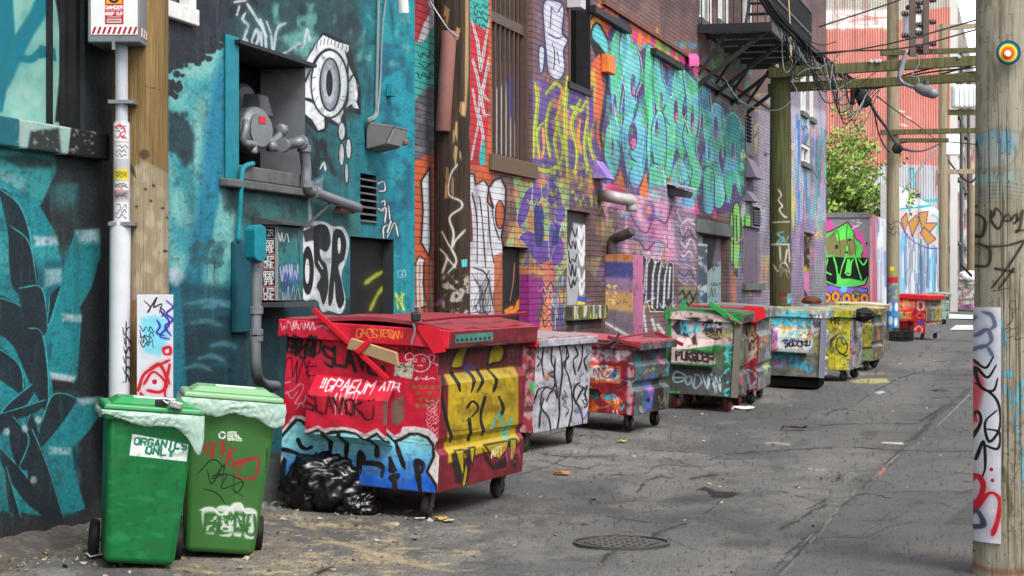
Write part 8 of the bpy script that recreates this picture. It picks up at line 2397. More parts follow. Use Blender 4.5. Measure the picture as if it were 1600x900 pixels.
# ------------------------------------------------------------ wheeled carts
def cart(label, p, yaw, roll, wb, db, wt, dt, H, col, front_paint, lid_col, drop, seed, sz=.115):
 M = Matrix.Translation(p) @ Matrix.Rotation(yaw, 4, 'Z') @ Matrix.Rotation(roll, 4, 'Y')
 root = thing("wheeled_cart", None, label, "wheeled bin", "green wheeled carts by the tan pole", M)
 k = label.split()[0]
 hb = H - .1
 # body: tapered, bottom at z=.03; local x right, y back
 ring = lambda w_, d_, y0, z: [(-w_ / 2, y0, z), (w_ / 2, y0, z), (w_ / 2, y0 + d_, z), (-w_ / 2, y0 + d_, z)]
 fO, fU, fV = (-wt / 2, 0, 0.0), (wt, 0, 0), (0, 0, hb)
 cf = patch(M, (-wt / 2, 0, 0), (wt, 0, 0), (0, -.0, hb), 260, 420, col)
 front_paint(cf)
 mfm = mat(k + "_cart_front", None, .38, img=cf.image(k + "_cart_map", .85), dirt=.12, dirt_col=(70, 84, 60), scale=7, bump=.04, spec=.4)
 mbody = mat(k + "_cart_plastic", col, .38, dirt=.4, dirt_col=(60, 76, 54), scale=7, bump=.04, spec=.4)
 uf = uvplane(fO, fU, fV)
 lo, hi = ring(wb, db, .05, .03), ring(wt - .03, dt - .05, .0, hb)
 body = local_part(MB().hexa(lo + hi), "body", [mbody, mfm], root, bevel=.035, seg=4, mf=lambda n, c: 1 if n.y < -.8 else 0, uvf=lambda q, mi, n: uf(q))
 for q in body.data.polygons: q.use_smooth = True
 body.data.set_sharp_from_angle(angle=math.radians(60))
 mlid = mat(k + "_cart_lid", lid_col, .35, dirt=.3, dirt_col=(120, 140, 110), scale=6, bump=.05, spec=.45)
 rim = local_part(MB().hexa(ring(wt + .01, dt - .01, -.02, hb - .045) + ring(wt + .03, dt + .01, -.03, hb + .012)), "rim", mbody, root, bevel=.012, seg=3)
 lid = local_part(MB().hexa(ring(wt + .03, dt + .04, -.04, hb + .016) + ring(wt + .02, dt + .03, -.035, hb + .05)).hexa(ring(wt - .06, dt - .12, .05, hb + .0505) + ring(wt - .16, dt - .24, .1, hb + .085)), "lid", mlid, root, bevel=.012, seg=3)
 mlab = mat("lid_label", (216, 222, 216), .5, dirt=.4, dirt_col=(150, 170, 150))
 local_part(MB().hexa([(-.10, .16, hb + .0855), (.14, .16, hb + .0855), (.14, .34, hb + .0855), (-.10, .34, hb + .0855), (-.10, .16, hb + .088), (.14, .16, hb + .088), (.14, .34, hb + .088), (-.10, .34, hb + .088)]), "lid_label", mlab, lid)
 local_part(MB().tube([(-wt * .42, dt - .02, hb - .01), (-wt * .42, dt + .09, hb + .03), (wt * .42, dt + .09, hb + .03), (wt * .42, dt - .02, hb - .01)], .016, 8, smooth=False), "handle", mbody, root)
 for s_ in (-1, 1):
  ax = Vector((s_, 0, 0))
  c0 = Vector((s_ * (wb / 2 + .045), .05 + db - .02, sz))
  wh = local_part(MB().lathe([(sz * .5, -.028), (sz * .92, -.028), (sz, -.016), (sz, .016), (sz * .92, .028), (sz * .5, .028)], c0, ax, 28), "wheel", m_rubber, root)
  smooth_by_angle(wh, 40)
  local_part(MB().lathe([(.02, -.03), (sz * .52, -.012), (sz * .52, .012), (.02, .03)], c0, ax, 20), "hub", m_rubber, wh)
 local_part(MB().cyl((-wb / 2 - .05, .05 + db - .02, sz), (wb / 2 + .05, .05 + db - .02, sz), .012, 8), "axle", m_grey, root)
 # liner bag folded out under the lid
 rnd = np.random.RandomState(seed)
 per = []
 nseg = 100
 W2, D2 = (wt + .035) / 2, dt + .02
 cor = [(-W2, D2), (-W2, -.045), (W2, -.045), (W2, D2)]
 for a, b_ in zip(cor[:-1], cor[1:]):
  for i in range(nseg):
   f = i / nseg
   per.append((a[0] + (b_[0] - a[0]) * f, a[1] + (b_[1] - a[1]) * f))
 per.append(cor[-1])
 vs_, fs_ = [], []
 rows = 12
 N_ = len(per)
 for j in range(rows):
  g = j / (rows - 1)
  for i, (x, y) in enumerate(per):
   f = i / (N_ - 1)
   dp = drop(f)
   cx_, cy_ = x, y - D2 / 2
   L_ = math.hypot(cx_, cy_)
   wob = .010 * mnoise.noise((f * 24 + g * 3, g * 2.2 + seed, 0)) + .012 * (.45 - abs(mnoise.noise((f * 88 + g * 2, g * .8, seed))) * 2) * (.3 + g) + .006 * (.5 - abs(mnoise.noise((f * 46 - g * 5, g * 3.4 + seed, 4))) * 2)
   off = .008 + .008 * math.sin(math.pi * g) + wob * .7
   if g == 1: off *= .6
   z = hb + .016 - .006 * g - dp * g + .016 * g * mnoise.noise((f * 22, seed, 8)) + .006 * g * mnoise.noise((f * 80, seed, 3))
   vs_.append((x + cx_ / L_ * off, y + cy_ / L_ * off * 1.2, z))
 for j in range(rows - 1):
  for i in range(N_ - 1):
   fs_.append((j * N_ + i, j * N_ + i + 1, (j + 1) * N_ + i + 1, (j + 1) * N_ + i))
 lin = local_part(MB().add(vs_, fs_), "liner_bag", m_liner, root, smooth=True)
 so = lin.modifiers.new("thick", 'SOLIDIFY'); so.thickness = .001
 sb = lin.modifiers.new("sub", 'SUBSURF'); sb.levels = 1; sb.render_levels = 1
 return root, M
m_liner = mat("pale_liner_plastic", (190, 216, 204), .35, dirt=.25, dirt_col=(130, 170, 150), scale=14, bump=.35, bscale=12, spec=.4, fold=True)
_t = m_liner.node_tree
_b = _t.nodes["Principled BSDF"]
_tr = N(_t, "ShaderNodeBsdfTransparent")
_ms = N(_t, "ShaderNodeMixShader")
_ms.inputs[0].default_value = .52
_t.links.new(_b.outputs[0], _ms.inputs[1]); _t.links.new(_tr.outputs[0], _ms.inputs[2])
_t.links.new(_ms.outputs[0], _t.nodes["Material Output"].inputs["Surface"])
ZK = ZC(120, 560, 2.647)
def org(c):
 c.mottle((10, 92, 46), 50, .45, .7, .4, 2)
 c.poly(ZK(230, 312, 462, 355, 457, 428, 218, 402), (228, 230, 228), .9)
 c.text("ORGANICS", *ZK(238, 355)[0], *ZK(452, 378)[0], 10.0, 3.1, (20, 120, 92), slant=.18, soft=.15, gap=1.45)
 c.text("ONLY", *ZK(286, 393)[0], *ZK(398, 406)[0], 10.0, 3.1, (20, 120, 92), slant=.18, soft=.15, gap=1.45)
 c.mottle((60, 80, 44), 40, .5, .72, .4, 4, (150, 840, 300, 900))
 c.mottle((70, 150, 100), 16, .6, .74, .35, 6, sx=.5, sy=1.6); c.mottle((24, 70, 40), 9, .62, .74, .4, 7)
 for i in range(40):
  x, y = R(165, 300), R(640, 885); c.stroke([(x, y), (x + R(-6, 6), y + R(-4, 4))], .8, (50, 130, 84), .4, .6)
g1 = PT(218, 892, 11.42)
g1.z = ground_z(g1.x, g1.y + .3)
cartA, MA = cart("green organics cart with white sticker and padlocked lid, nearest the camera", g1, math.radians(14.5), math.radians(4.8), .40, .46, .535, .6, 1.0, (14, 110, 56), org, (36, 136, 74), lambda f: .035 + .075 * float(np.clip((f - .36) / .3, 0, 1)) + .10 * math.exp(-((f - .66) / .035) ** 2) + .012 * math.sin(f * 31), 3)
cm = Canvas(80, 160, (0, 0, 0), (1, 0, 0), (0, 0, 1), (13, 96, 50), local=(40, 80))
pk = thing("padlock", MA @ Vector((.1, .02, .98)), "silver padlock with a black hasp on the organics cart lid", "padlock")
p = MA @ Vector((.06, -.01, .965))
m_silver = mat("silver_metal", (176, 176, 174), .3, metal=.7, dirt=.2)
MB().box(p.x - .05, p.x + .02, p.y - .03, p.y + .03, p.z - .01, p.z + .03).build("hasp", m_lock, pk, bevel=.006)
q0 = p + Vector((.03, -.02, .005))
MB().hexa([q0 + Vector(v) for v in ((0, -.03, -.015), (.075, -.03, -.035), (.075, .015, -.035), (0, .015, -.015), (.01, -.03, .025), (.085, -.03, .005), (.085, .015, .005), (.01, .015, .025))]).build("lock_body", m_silver, pk, bevel=.008)
MB().tube([q0 + Vector((.0, -.02, .0)), q0 + Vector((-.03, -.02, .02)), q0 + Vector((-.03, .01, .02)), q0 + Vector((.0, .01, .0))], .006, 6).build("shackle", m_silver, pk, smooth=True)
def flnd(c):
 c.mottle((44, 96, 42), 50, .45, .7, .5, 2)
 wt_ = (226, 228, 224)
 for i, (t_, y) in enumerate((("WASTE", 311), ("CONTROL", 325), ("SERVICES", 339))):
  c.text(t_, *ZK(624, y)[0], *ZK(624 + len(t_) * 7.4, y + 3)[0], 3.6, 1.2, wt_, soft=.2)
 q = ZK(602, 318)[0]
 for a in (0, 2.09, 4.19):
  c.stroke([(q[0] + 5 * math.cos(a + b_), q[1] + 5 * math.sin(a + b_)) for b_ in (.2, .9, 1.6)], 2.4, wt_, .25, smooth=False)
 rdd = (170, 30, 40)
 for P in (ZK(545, 345, 530, 380, 560, 400, 550, 350), ZK(570, 350, 560, 410), ZK(590, 360, 610, 345, 595, 385, 612, 380, 600, 410), ZK(635, 370, 620, 440), ZK(660, 375, 630, 405, 665, 440), ZK(640, 450, 690, 430, 660, 480, 700, 500, 740, 490, 750, 415, 690, 430), ZK(650, 440, 690, 420, 750, 410)):
  c.stroke(P, 3, rdd, .35, .9)
 for P in (ZK(500, 480, 560, 420, 600, 450, 560, 500, 620, 480, 600, 540, 690, 510), ZK(540, 460, 560, 520, 610, 440, 600, 520), ZK(650, 480, 655, 560, 690, 515, 620, 480, 560, 490), ZK(520, 540, 580, 560, 620, 610), ZK(640, 540, 690, 575)):
  c.stroke(P, 1.8, (20, 28, 20), .3, .9)
 for (x0, y0, x1, y1) in ((520, 625, 580, 730), (580, 620, 650, 740), (640, 610, 690, 740), (685, 630, 745, 750)):
  a_ = ZK(x0, y0)[0]; b_ = ZK(x1, y1)[0]
  c.poly([(a_[0], a_[1]), (b_[0], a_[1] + 2), (b_[0] - 2, b_[1] - 4), ((a_[0] + b_[0]) / 2, b_[1]), (a_[0] + 3, b_[1] - 6)], (214, 218, 212), 4, .95, smooth=True)
 c.mottle((52, 104, 48), 6, .42, .5, .95, 6, (318, 797, 398, 838))
 for P in (ZK(535, 650, 530, 720), ZK(535, 655, 570, 650), ZK(533, 690, 560, 685), ZK(595, 640, 590, 720, 630, 725), ZK(655, 720, 660, 640, 690, 720, 692, 640), ZK(712, 650, 705, 725, 740, 725, 736, 650)):
  c.stroke(P, 4.6, (46, 98, 46), .4, .9)
 c.stroke(ZK(512, 630, 560, 622, 600, 650, 650, 610, 680, 605, 700, 640, 745, 640), 3, (218, 222, 216), .5, .9)
 for i in range(5):
  c.scrib(*ZK(784, 370 + i * 22)[0], *ZK(800, 395 + i * 22)[0], 4, 1.2, (24, 30, 22), i)
g2 = PT(343, 873, 11.98)
g2.z = ground_z(g2.x, g2.y + .3)
cartB, MBm = cart("faded green cart with red scrawl and white bubble letters", g2, math.radians(11.5), math.radians(5.0), .42, .46, .575, .6, 1.05, (58, 108, 50), flnd, (120, 164, 118), lambda f: .085 + .012 * math.sin(f * 33) + .006 * math.sin(f * 71) + .045 * math.exp(-((f - .66) / .07) ** 2), 9)
# ------------------------------------------------------------ rubbish bag, block, crates, manhole, litter, debris
m_bin = mat("black_bag_plastic", (12, 12, 13), .3, dirt=.0, bump=.8, bscale=6, spec=.5, fold=True)
g = G(508, 800)
bg_ = lump("rubbish_bag", g + Vector((.0, .12, .2)), .33, .23, .25, m_bin, 5.3, 5, .22, -.19, freq=1.7, fine=.35)
tag(bg_, "shiny black rubbish bag slumped against the big red dumpster", "rubbish bag")
def join_lumps(base, parts):
 bm = bmesh.new(); bm.from_mesh(base.data)
 for o in parts:
  m2 = o.data.copy(); m2.transform(Matrix.Translation(o.location - base.location)); bm.from_mesh(m2); bpy.data.meshes.remove(m2)
  bpy.data.objects.remove(o)
 bm.to_mesh(base.data); bm.free()
 for p_ in base.data.polygons: p_.use_smooth = True
pz = Vector((0, 0, 0))
k1 = lump("rubbish_bag", PT(533, 757, g.y + .2), .11, .10, .14, m_bin, 9.1, 5, .26, None, fine=.5)
k2 = lump("rubbish_bag", PT(480, 770, g.y + .12), .16, .17, .22, m_bin, 2.7, 5, .2, None, freq=1.6, fine=.35)
k3 = lump("rubbish_bag", PT(552, 788, g.y + .05), .2, .15, .13, m_bin, 4.4, 5, .24, -.11, freq=1.8, fine=.4)
join_lumps(bg_, [k1, k2, k3])
g = G(432, 782)
bl = MB().hexa([(g.x - .35, g.y, g.z - .02), (g.x + .05, g.y - .05, g.z - .02), (g.x + .12, g.y + .8, g.z - .02), (g.x - .25, g.y + .8, g.z - .02), (g.x - .35, g.y, g.z + .31), (g.x + .05, g.y - .05, g.z + .31), (g.x + .12, g.y + .8, g.z + .31), (g.x - .25, g.y + .8, g.z + .31)]).build("concrete_block", m_conc, bevel=.015)
tag(bl, "grey concrete block wedged between the faded cart and the red dumpster", "block")
def crate(p, yaw, label):
 M = Matrix.Translation(p) @ Matrix.Rotation(yaw, 4, 'Z')
 root = thing("milk_crate", None, label, "crate", "black crates by the painted pole", M)
 m_ = mat("black_crate_plastic", (26, 26, 28), .5, dirt=.3, dirt_col=(60, 58, 56))
 w_, h_ = .36, .30
 for s_, nm in ((0, 0), (1, 0), (2, 0), (3, 0)):
  mb = MB()
  R_ = Matrix.Rotation(s_ * math.pi / 2, 4, 'Z')
  bars = [(-w_ / 2, w_ / 2, z, z + .03) for z in (0, .135, h_ - .03)]
  for k in range(7):
   x = -w_ / 2 + .01 + k * (w_ - .04) / 6
   bars.append((x, x + .02, .031, .134)); bars.append((x, x + .02, .166, h_ - .031))
  for (x0, x1, z0, z1) in bars:
   mb.hexa([R_ @ Vector(v) for v in ((x0, -w_ / 2, z0), (x1, -w_ / 2, z0), (x1, -w_ / 2 + .012, z0), (x0, -w_ / 2 + .012, z0), (x0, -w_ / 2, z1), (x1, -w_ / 2, z1), (x1, -w_ / 2 + .012, z1), (x0, -w_ / 2 + .012, z1))])
  local_part(mb, "lattice_side", m_, root)
 local_part(MB().box(-w_ / 2 + .014, w_ / 2 - .014, -w_ / 2 + .014, w_ / 2 - .014, .004, .02), "base", m_, root)
 return root, M
g = G(1401, 533)
c1, M1 = crate(Vector((g.x, g.y, g.z)), .2, "black lattice crate on the ground at the painted pole's foot")
g_ = g + Vector((.33, .25, 0))
c2, M2 = crate(Vector((g_.x, g_.y, g.z)), .1, "second black crate tucked behind the first, full of bottles")
m_bot = mat("dark_bottle_glass", (20, 18, 18), .12, dirt=.1, bump=0, spec=.6)
b0 = None
for Mx in (M1, M2):
 for i in range(3):
  for j in range(3):
   p = Mx @ Vector((-.1 + i * .1, -.1 + j * .1, .025))
   if b0 is None:
    b0 = MB().lathe([(.034, 0), (.036, .02), (.036, .2), (.014, .27), (.014, .36), (.017, .37)], (0, 0, 0), (0, 0, 1), 12).build("bottle", m_bot)
    tag(b0, "dark glass bottle standing in a black crate", "bottle", "bottles in the black crates"); smooth_by_angle(b0, 50); o = b0
   else:
    o = b0.copy(); COL.objects.link(o)
   o.location = p
# manhole
g = G(971, 851)
R_m = .318
mh = thing("manhole_cover", g, "round iron manhole cover with a chequered pattern in the asphalt", "manhole cover")
m_cast = mat("cast_iron", (82, 80, 78), .5, metal=.3, dirt=.5, dirt_col=(58, 52, 46), scale=12)
MB().lathe([(.01, -.06), (R_m - .02, -.06), (R_m - .02, .012), (.01, .012)], g, (0, 0, 1), 48).build("cover", m_cast, mh)
MB().lathe([(R_m - .015, -.05), (R_m, -.05), (R_m, .022), (R_m - .015, .024), (R_m - .015, -.05)], g, (0, 0, 1), 48).build("frame_ring", m_cast, mh)
mb = MB()
a_ = .0725
for i in range(-4, 5):
 for j in range(-4, 5):
  x, y = i * a_ + (j % 2) * a_ / 2, j * a_
  if math.hypot(abs(x) + .03, abs(y) + .026) < R_m - .025:
   mb.box(g.x + x - .029, g.x + x + .029, g.y + y - .025, g.y + y + .025, g.z + .0125, g.z + .024)
mb.build("tread_pattern", m_cast, mh, bevel=.004)
# rubble and grit along the foot of the wall
rr = np.random.RandomState(5)
gv, gf = MB(), None
for i in range(1450):
 t_ = 11.3 + 3.6 * rr.rand() if i < 1100 else 11.3 + 18 * rr.rand() ** 1.6
 o_ = (abs(rr.normal(0, .22)) if rr.rand() < .7 else rr.rand() * 2.0) if i < 1100 else rr.rand() * 4.5
 q = TEAL.pt(t_, 0, .02 + o_)
 s_ = rr.uniform(.004, .016) * (1.8 if rr.rand() < .08 else 1)
 z = ground_z(q.x, q.y)
 pts = [Vector((q.x + s_ * rr.normal(), q.y + s_ * rr.normal(), z + abs(s_ * rr.normal()) * .8)) for _ in range(4)]
 gv.add(pts + [Vector((q.x, q.y, z - .005))], [(0, 1, 2), (0, 2, 3), (0, 3, 1), (1, 3, 2), (0, 4, 1), (1, 4, 2)], rr.randint(3))
gr = gv.build("gravel", [mat("grit_pale", (168, 158, 140), .9), mat("grit_brown", (116, 98, 78), .9), mat("grit_grey", (96, 94, 92), .9)])
tag(gr, kind="stuff")
dv, df = [], []
n1, n2 = 60, 10
for i in range(n1 + 1):
 t_ = 10.8 + 3.4 * i / n1
 for j in range(n2 + 1):
  f = j / n2
  q = TEAL.pt(t_, 0, .42 * f - .02)
  h = (.09 + .06 * mnoise.noise((t_ * 2.2, f * 2, 1)) + .05 * mnoise.noise((t_ * 7, f * 6, 4))) * (1 - f) ** 1.5 * (1 - .6 * (t_ - 10.8) / 3.4)
  dv.append((q.x, q.y, ground_z(q.x, q.y) + h - .006 * f))
for i in range(n1):
 for j in range(n2):
  k = i * (n2 + 1) + j
  df.append((k, k + 1, k + n2 + 2, k + n2 + 1))
m_dirt = mat("dirt_bank", (72, 68, 64), .95, dirt=.7, dirt_col=(112, 106, 96), scale=11, bump=1.0, bscale=30)
dd_ = MB().add(dv, df).build("dirt_bank", m_dirt, smooth=True)
tag(dd_, kind="stuff")
def litter(px, py, sx, sy, col, label, seed, cat="litter"):
 p = G(px, py)
 r2 = np.random.RandomState(seed)
 n_ = 5
 vs_, fs_ = [], []
 for i in range(n_):
  for j in range(n_):
   vs_.append((p.x + sx * (i / 4 - .5) + .1 * sx * r2.normal(), p.y + sy * (j / 4 - .5) + .1 * sy * r2.normal(), p.z + .012 + .22 * min(sx, sy) * r2.rand()))
 for i in range(n_ - 1):
  for j in range(n_ - 1):
   k = i * n_ + j
   fs_.append((k, k + 1, k + n_ + 1, k + n_))
 o = MB().add(vs_, fs_).build("litter", mat("litter_%d_%d_%d" % col, col, .6, dirt=.3), smooth=True)
 so = o.modifiers.new("thick", 'SOLIDIFY'); so.thickness = .004
 tag(o, label, cat)
litter(1157, 640, .3, .2, (206, 206, 202), "crumpled white paper near the green dumpster's wheel", 1)
litter(972, 692, .10, .10, (200, 180, 70), "yellow scrap in front of the maroon dumpster", 2)
litter(878, 742, .13, .12, (190, 110, 60), "orange scrap on the asphalt beyond the white dumpster's wheel", 3)
litter(690, 814, .10, .10, (180, 140, 60), "ochre scrap by the big red dumpster's front wheel", 4)
litter(700, 817, .06, .08, (190, 190, 160), "pale scrap beside the ochre one by the red dumpster's wheel", 5)
litter(1468, 612, .26, .12, (40, 38, 38), "flat black scrap lying in the middle of the alley", 6)
litter(150, 872, .12, .14, (206, 206, 206), "white scrap by the organics cart's wheel", 7)
litter(655, 813, .06, .05, (200, 196, 186), "tiny white butt on the asphalt left of the red dumpster's wheel", 8)
litter(1243, 672, .34, .22, (64, 56, 50), "brown flattened rag on the asphalt right of the green dumpster", 9)
# ------------------------------------------------------------ far end: mural shed, striped wall, big salmon building, tree
Zf = ZC(1200, 280, 3.2152)
# low shed with the green mural, facing the camera
Y0 = 61.5
x0, x1 = PT(1262, 0, Y0).x, PT(1359, 0, Y0).x
h_ = PT(0, 333, Y0).z
zg = ground_z(x1, Y0) - .1
O = Vector((x0, Y0, 0)); U_ = Vector((x1 - x0, 0, 0)); V_ = Vector((0, 0, h_))
cv = Canvas(300, 280, O, U_, V_, (136, 134, 142))
cv.poly(Zf(270, 360, 290, 200, 310, 190, 330, 240, 400, 215, 450, 250, 470, 300, 480, 340, 500, 370, 500, 560, 280, 560), (214, 84, 160), 3)
for P in (Zf(285, 270, 320, 260, 400, 215, 430, 260, 440, 300, 480, 330, 500, 318, 470, 380, 480, 420, 505, 480, 490, 530, 420, 545, 340, 545, 290, 520, 280, 400),):
 cv.poly(P, (90, 214, 90), 2, outline=(BK, 1.6))
cv.poly(Zf(285, 300, 330, 265, 380, 290, 430, 300, 450, 340, 440, 380, 380, 390, 300, 380), (134, 130, 84), 3)
cv.poly(Zf(340, 280, 380, 245, 410, 260, 400, 300, 350, 310), (110, 236, 90), 3)
cv.poly(Zf(278, 398, 330, 388, 400, 395, 505, 395, 506, 480, 478, 512, 420, 500, 380, 515, 335, 528, 284, 505), (18, 26, 20), 1.5)
gn = (104, 226, 100)
for P in (Zf(330, 392, 345, 450, 350, 530), Zf(350, 530, 372, 440, 392, 385, 400, 330), Zf(385, 470, 410, 480, 418, 420, 430, 400), Zf(436, 380, 450, 440, 470, 505), Zf(300, 400, 290, 460, 320, 480), Zf(455, 400, 480, 430, 498, 400)):
 cv.stroke(P, 2.4, gn, .25)
cv.poly(Zf(386, 470, 398, 400, 412, 400, 420, 470), gn, 1.5); cv.poly(Zf(345, 528, 352, 470, 372, 500, 420, 498, 380, 530), gn, 1.5)
for P in (Zf(310, 300, 350, 260, 365, 390), Zf(400, 215, 395, 300, 420, 390), Zf(430, 280, 440, 390)):
 cv.stroke(P, 1.4, (60, 110, 50), .3)
for (x, y) in ((410, 305), (345, 335), (395, 368), (345, 345)):
 cv.ell(*Zf(x, y)[0], 2.4, 1.6, BK, 1)
cv.poly(Zf(460, 250, 480, 280, 500, 370, 480, 380), (224, 90, 170), 3)
for i in range(14):
 p = Zf(R(425, 470), R(200, 250))[0]; cv.stroke([p, (p[0] + R(-4, 4), p[1] + R(-3, 3))], 1.3, (226, 226, 230), .3)
cv.poly(Zf(275, 540, 320, 530, 370, 550, 430, 540, 500, 550, 500, 590, 275, 590), (130, 110, 206), 2, outline=((60, 40, 110), 1.3))
cv.poly(Zf(370, 530, 400, 540, 390, 570, 360, 560), (110, 196, 226), 2)
for (x, y) in ((295, 595), (340, 590), (395, 600), (440, 590), (485, 600)):
 cv.ell(*Zf(x, y)[0], 7, 9, (236, 150, 40), 1.5); cv.stroke([(Zf(x, y)[0][0] + 7 * math.cos(q), Zf(x, y)[0][1] + 9 * math.sin(q)) for q in np.linspace(0, 6.28, 12)[:-1]], 1.2, (60, 40, 40), closed=True); cv.ell(*Zf(x, y)[0], 2.4, 3.6, (40, 70, 150), 1)
for i in range(5):
 cv.stroke(Zf(R(420, 440), R(540, 600), R(440, 470), R(540, 600)), 1.6, (20, 100, 80), .3)
# its alley side: pink, then white and blue stripes
d2 = Vector((.27, 1, 0)).normalized()
def stripes(c, x0, x1, cols, lo, hi, n, seed):
 r2 = np.random.RandomState(seed)
 for i in range(n):
  x = r2.uniform(x0, x1); y = r2.uniform(lo, hi)
  c.stroke([(x, y), (x + r2.uniform(-.6, .6), y + r2.uniform(20, 130))], r2.uniform(1.2, 4), cols[r2.randint(len(cols))], .4, .85)
L1 = 9.5
cs2 = Canvas(200, 280, O + U_, d2 * L1, V_, (196, 110, 120))
stripes(cs2, 1357, 1374, [(214, 130, 140), (186, 90, 104), (226, 160, 166), (150, 110, 130)], 330, 420, 30, 2)
cs2.poly([(1372, 330), (1400, 330), (1400, 480), (1372, 480)], (206, 208, 216), 1)
stripes(cs2, 1372, 1400, [(230, 232, 236), (110, 140, 190), (170, 180, 200), (240, 240, 242)], 340, 440, 30, 3)
m_mu, m_ms = mat("shed_mural", None, .7, img=cv.image("shed_mural_map", .9), dirt=.1), mat("shed_side", None, .7, img=cs2.image("shed_side_map", .9), dirt=.1)
m_roof = mat("grey_roofing", (120, 118, 116), .9, dirt=.4)
sh = thing("mural_shed", (x0, Y0, 0), "low grey building with a green wildstyle mural beside the pink side wall", "building")
mb = MB()
A, B_ = O + Vector((0, 0, zg)), O + U_ + Vector((0, 0, zg))
C_, D_ = B_ + d2 * L1, A + d2 * L1
tp = Vector((0, 0, h_ - zg))
mb.add([A, B_, B_ + tp, A + tp], [(0, 1, 2, 3)], 0).add([B_, C_, C_ + tp, B_ + tp], [(0, 1, 2, 3)], 1).add([A, A + tp, D_ + tp, D_], [(0, 1, 2, 3)], 2).add([D_, D_ + tp, C_ + tp, C_], [(0, 1, 2, 3)], 2)
u1, u2 = uvplane(O, U_, V_), uvplane(O + U_, d2 * L1, V_)
mb.build("wall", [m_mu, m_ms, m_roof], sh, recalc=False, uvf=lambda p, mi, n: u1(p) if mi == 0 else u2(p))
MB().add([A + tp, B_ + tp, C_ + tp, D_ + tp], [(0, 1, 2, 3)]).prism([A + tp + Vector((-.05, -.05, -.14)), B_ + tp + Vector((.05, -.05, -.14)), B_ + tp + Vector((.05, -.05, .02)), A + tp + Vector((-.05, -.05, .02))], (0, .048, 0)).build("roof", m_roof, sh)
# striped building along the alley
S0 = Vector((PT(1398, 0, 73.5).x, 73.5, 0))
S1 = Vector((PT(1466, 0, 100).x, 100, 0))
hs = 5.5
SU, SV = S1 - S0, Vector((0, 0, hs))
cv = Canvas(420, 260, S0, SU, SV, (206, 208, 214))
stripes(cv, 1396, 1470, [(230, 232, 236), (120, 150, 200), (150, 180, 220), (176, 178, 186), (240, 240, 242), (90, 120, 170), (120, 190, 220)], 330, 440, 90, 5)
for i in range(14):
 x = R(1400, 1465); cv.stroke([(x, R(340, 380)), (x + R(-3, 3), R(380, 420)), (x + R(-3, 3), R(420, 470))], 1.2, (90, 96, 110), .3, .6)
cv.poly([(1396, 200), (1470, 200), (1470, 330), (1396, 330)], (224, 226, 230), 3)
cv.poly(Zf(655, 150, 700, 165, 760, 150, 860, 200, 860, 360, 800, 300, 740, 300, 700, 270, 655, 260), (214, 196, 190), 3)
for P in (Zf(665, 200, 690, 170, 700, 210, 680, 270), Zf(700, 220, 740, 180, 760, 200, 720, 290), Zf(750, 170, 800, 160, 790, 220, 850, 220, 780, 300), Zf(780, 240, 840, 300, 800, 330, 760, 270)):
 cv.poly(P, (196, 146, 70), 1.5, outline=((96, 60, 110), 1.4))
cv.stroke(Zf(655, 210, 700, 290, 780, 340, 850, 350), 2, (110, 80, 160), .4); cv.stroke(Zf(660, 150, 760, 140, 855, 125), 3, (70, 180, 190), .4); cv.stroke(Zf(820, 180, 850, 200, 845, 280), 2.4, (90, 196, 200), .4)
m_stp = mat("striped_wall_paint", None, .7, img=cv.image("striped_wall_map", .78), dirt=.08)
stb = thing("striped_wall", S0, "white corrugated wall striped with blue drips and a gold letter piece", "wall")
mb = MB()
z_ = Vector((0, 0, -.2))
bk = Vector((-.5, .14, 0))
# corrugated sheet: fine ribs
n_ = 120
nrm = Vector((SU.y, -SU.x, 0)).normalized()
top, bot = [], []
for i in range(n_ + 1):
 q = S0 + SU * (i / n_) + nrm * (.05 if i % 2 else 0)
 bot.append(q + z_); top.append(q + SV)
mb.add(bot + top, [(i, i + 1, n_ + 2 + i, n_ + 1 + i) for i in range(n_)], 0)
mb.add([S0 + z_, S0 + SV, S0 + SV + bk, S0 + bk + z_], [(0, 1, 2, 3)], 1).add([S1 + z_, S1 + bk + z_, S1 + bk + SV, S1 + SV], [(0, 1, 2, 3)], 1).add([S0 + bk + z_, S0 + bk + SV, S1 + bk + SV, S1 + bk + z_], [(0, 1, 2, 3)], 1)
us_ = uvplane(S0, SU, SV)
m_ww = mat("white_wall", (176, 174, 170), .8, dirt=.15)
mb.build("wall", [m_stp, m_ww], stb, uvf=lambda p, mi, n: us_(p), recalc=False)
MB().add([S0 + SV, S1 + SV, S1 + SV + bk, S0 + SV + bk], [(0, 1, 2, 3)]).build("coping", m_ww, stb)
# tall salmon building
Yb = 101.2
xl, xr = PT(1232, 0, Yb).x, PT(1485, 0, Yb).x
zt = PT(0, -60, Yb).z
O = Vector((xl, Yb, 0)); U_ = Vector((xr - xl, 0, 0)); V_ = Vector((0, 0, zt))
cv = Canvas(560, 700, O, U_, V_, (206, 142, 130))  # salmon paled to carry the far haze in its colour
cv.mottle((212, 154, 142), 60, .45, .7, .6, 2); cv.mottle((196, 130, 120), 40, .5, .7, .5, 3, sx=2, sy=.5)
for i in range(52):
 x = 1236 + i * 5
 cv.stroke([(x, 5), (x, 262)], 1.0, (170, 108, 100), .5, .45, smooth=False)
cv.poly([(1200, -90), (1420, -90), (1420, 20), (1500, 8), (1500, -90)], (186, 182, 172), 2); cv.poly([(1200, 40), (1390, 40), (1440, 12), (1500, 10), (1500, -20), (1200, -20)], (186, 182, 172), 2)
for i in range(60):
 x = R(1285, 1395); cv.stroke([(x, 18), (x + R(-2, 2), R(30, 44))], R(1.5, 4), (236, 234, 230), .4)
cv.stroke([(1285, 43), (1330, 41), (1395, 42)], 5, (238, 236, 232), .4)
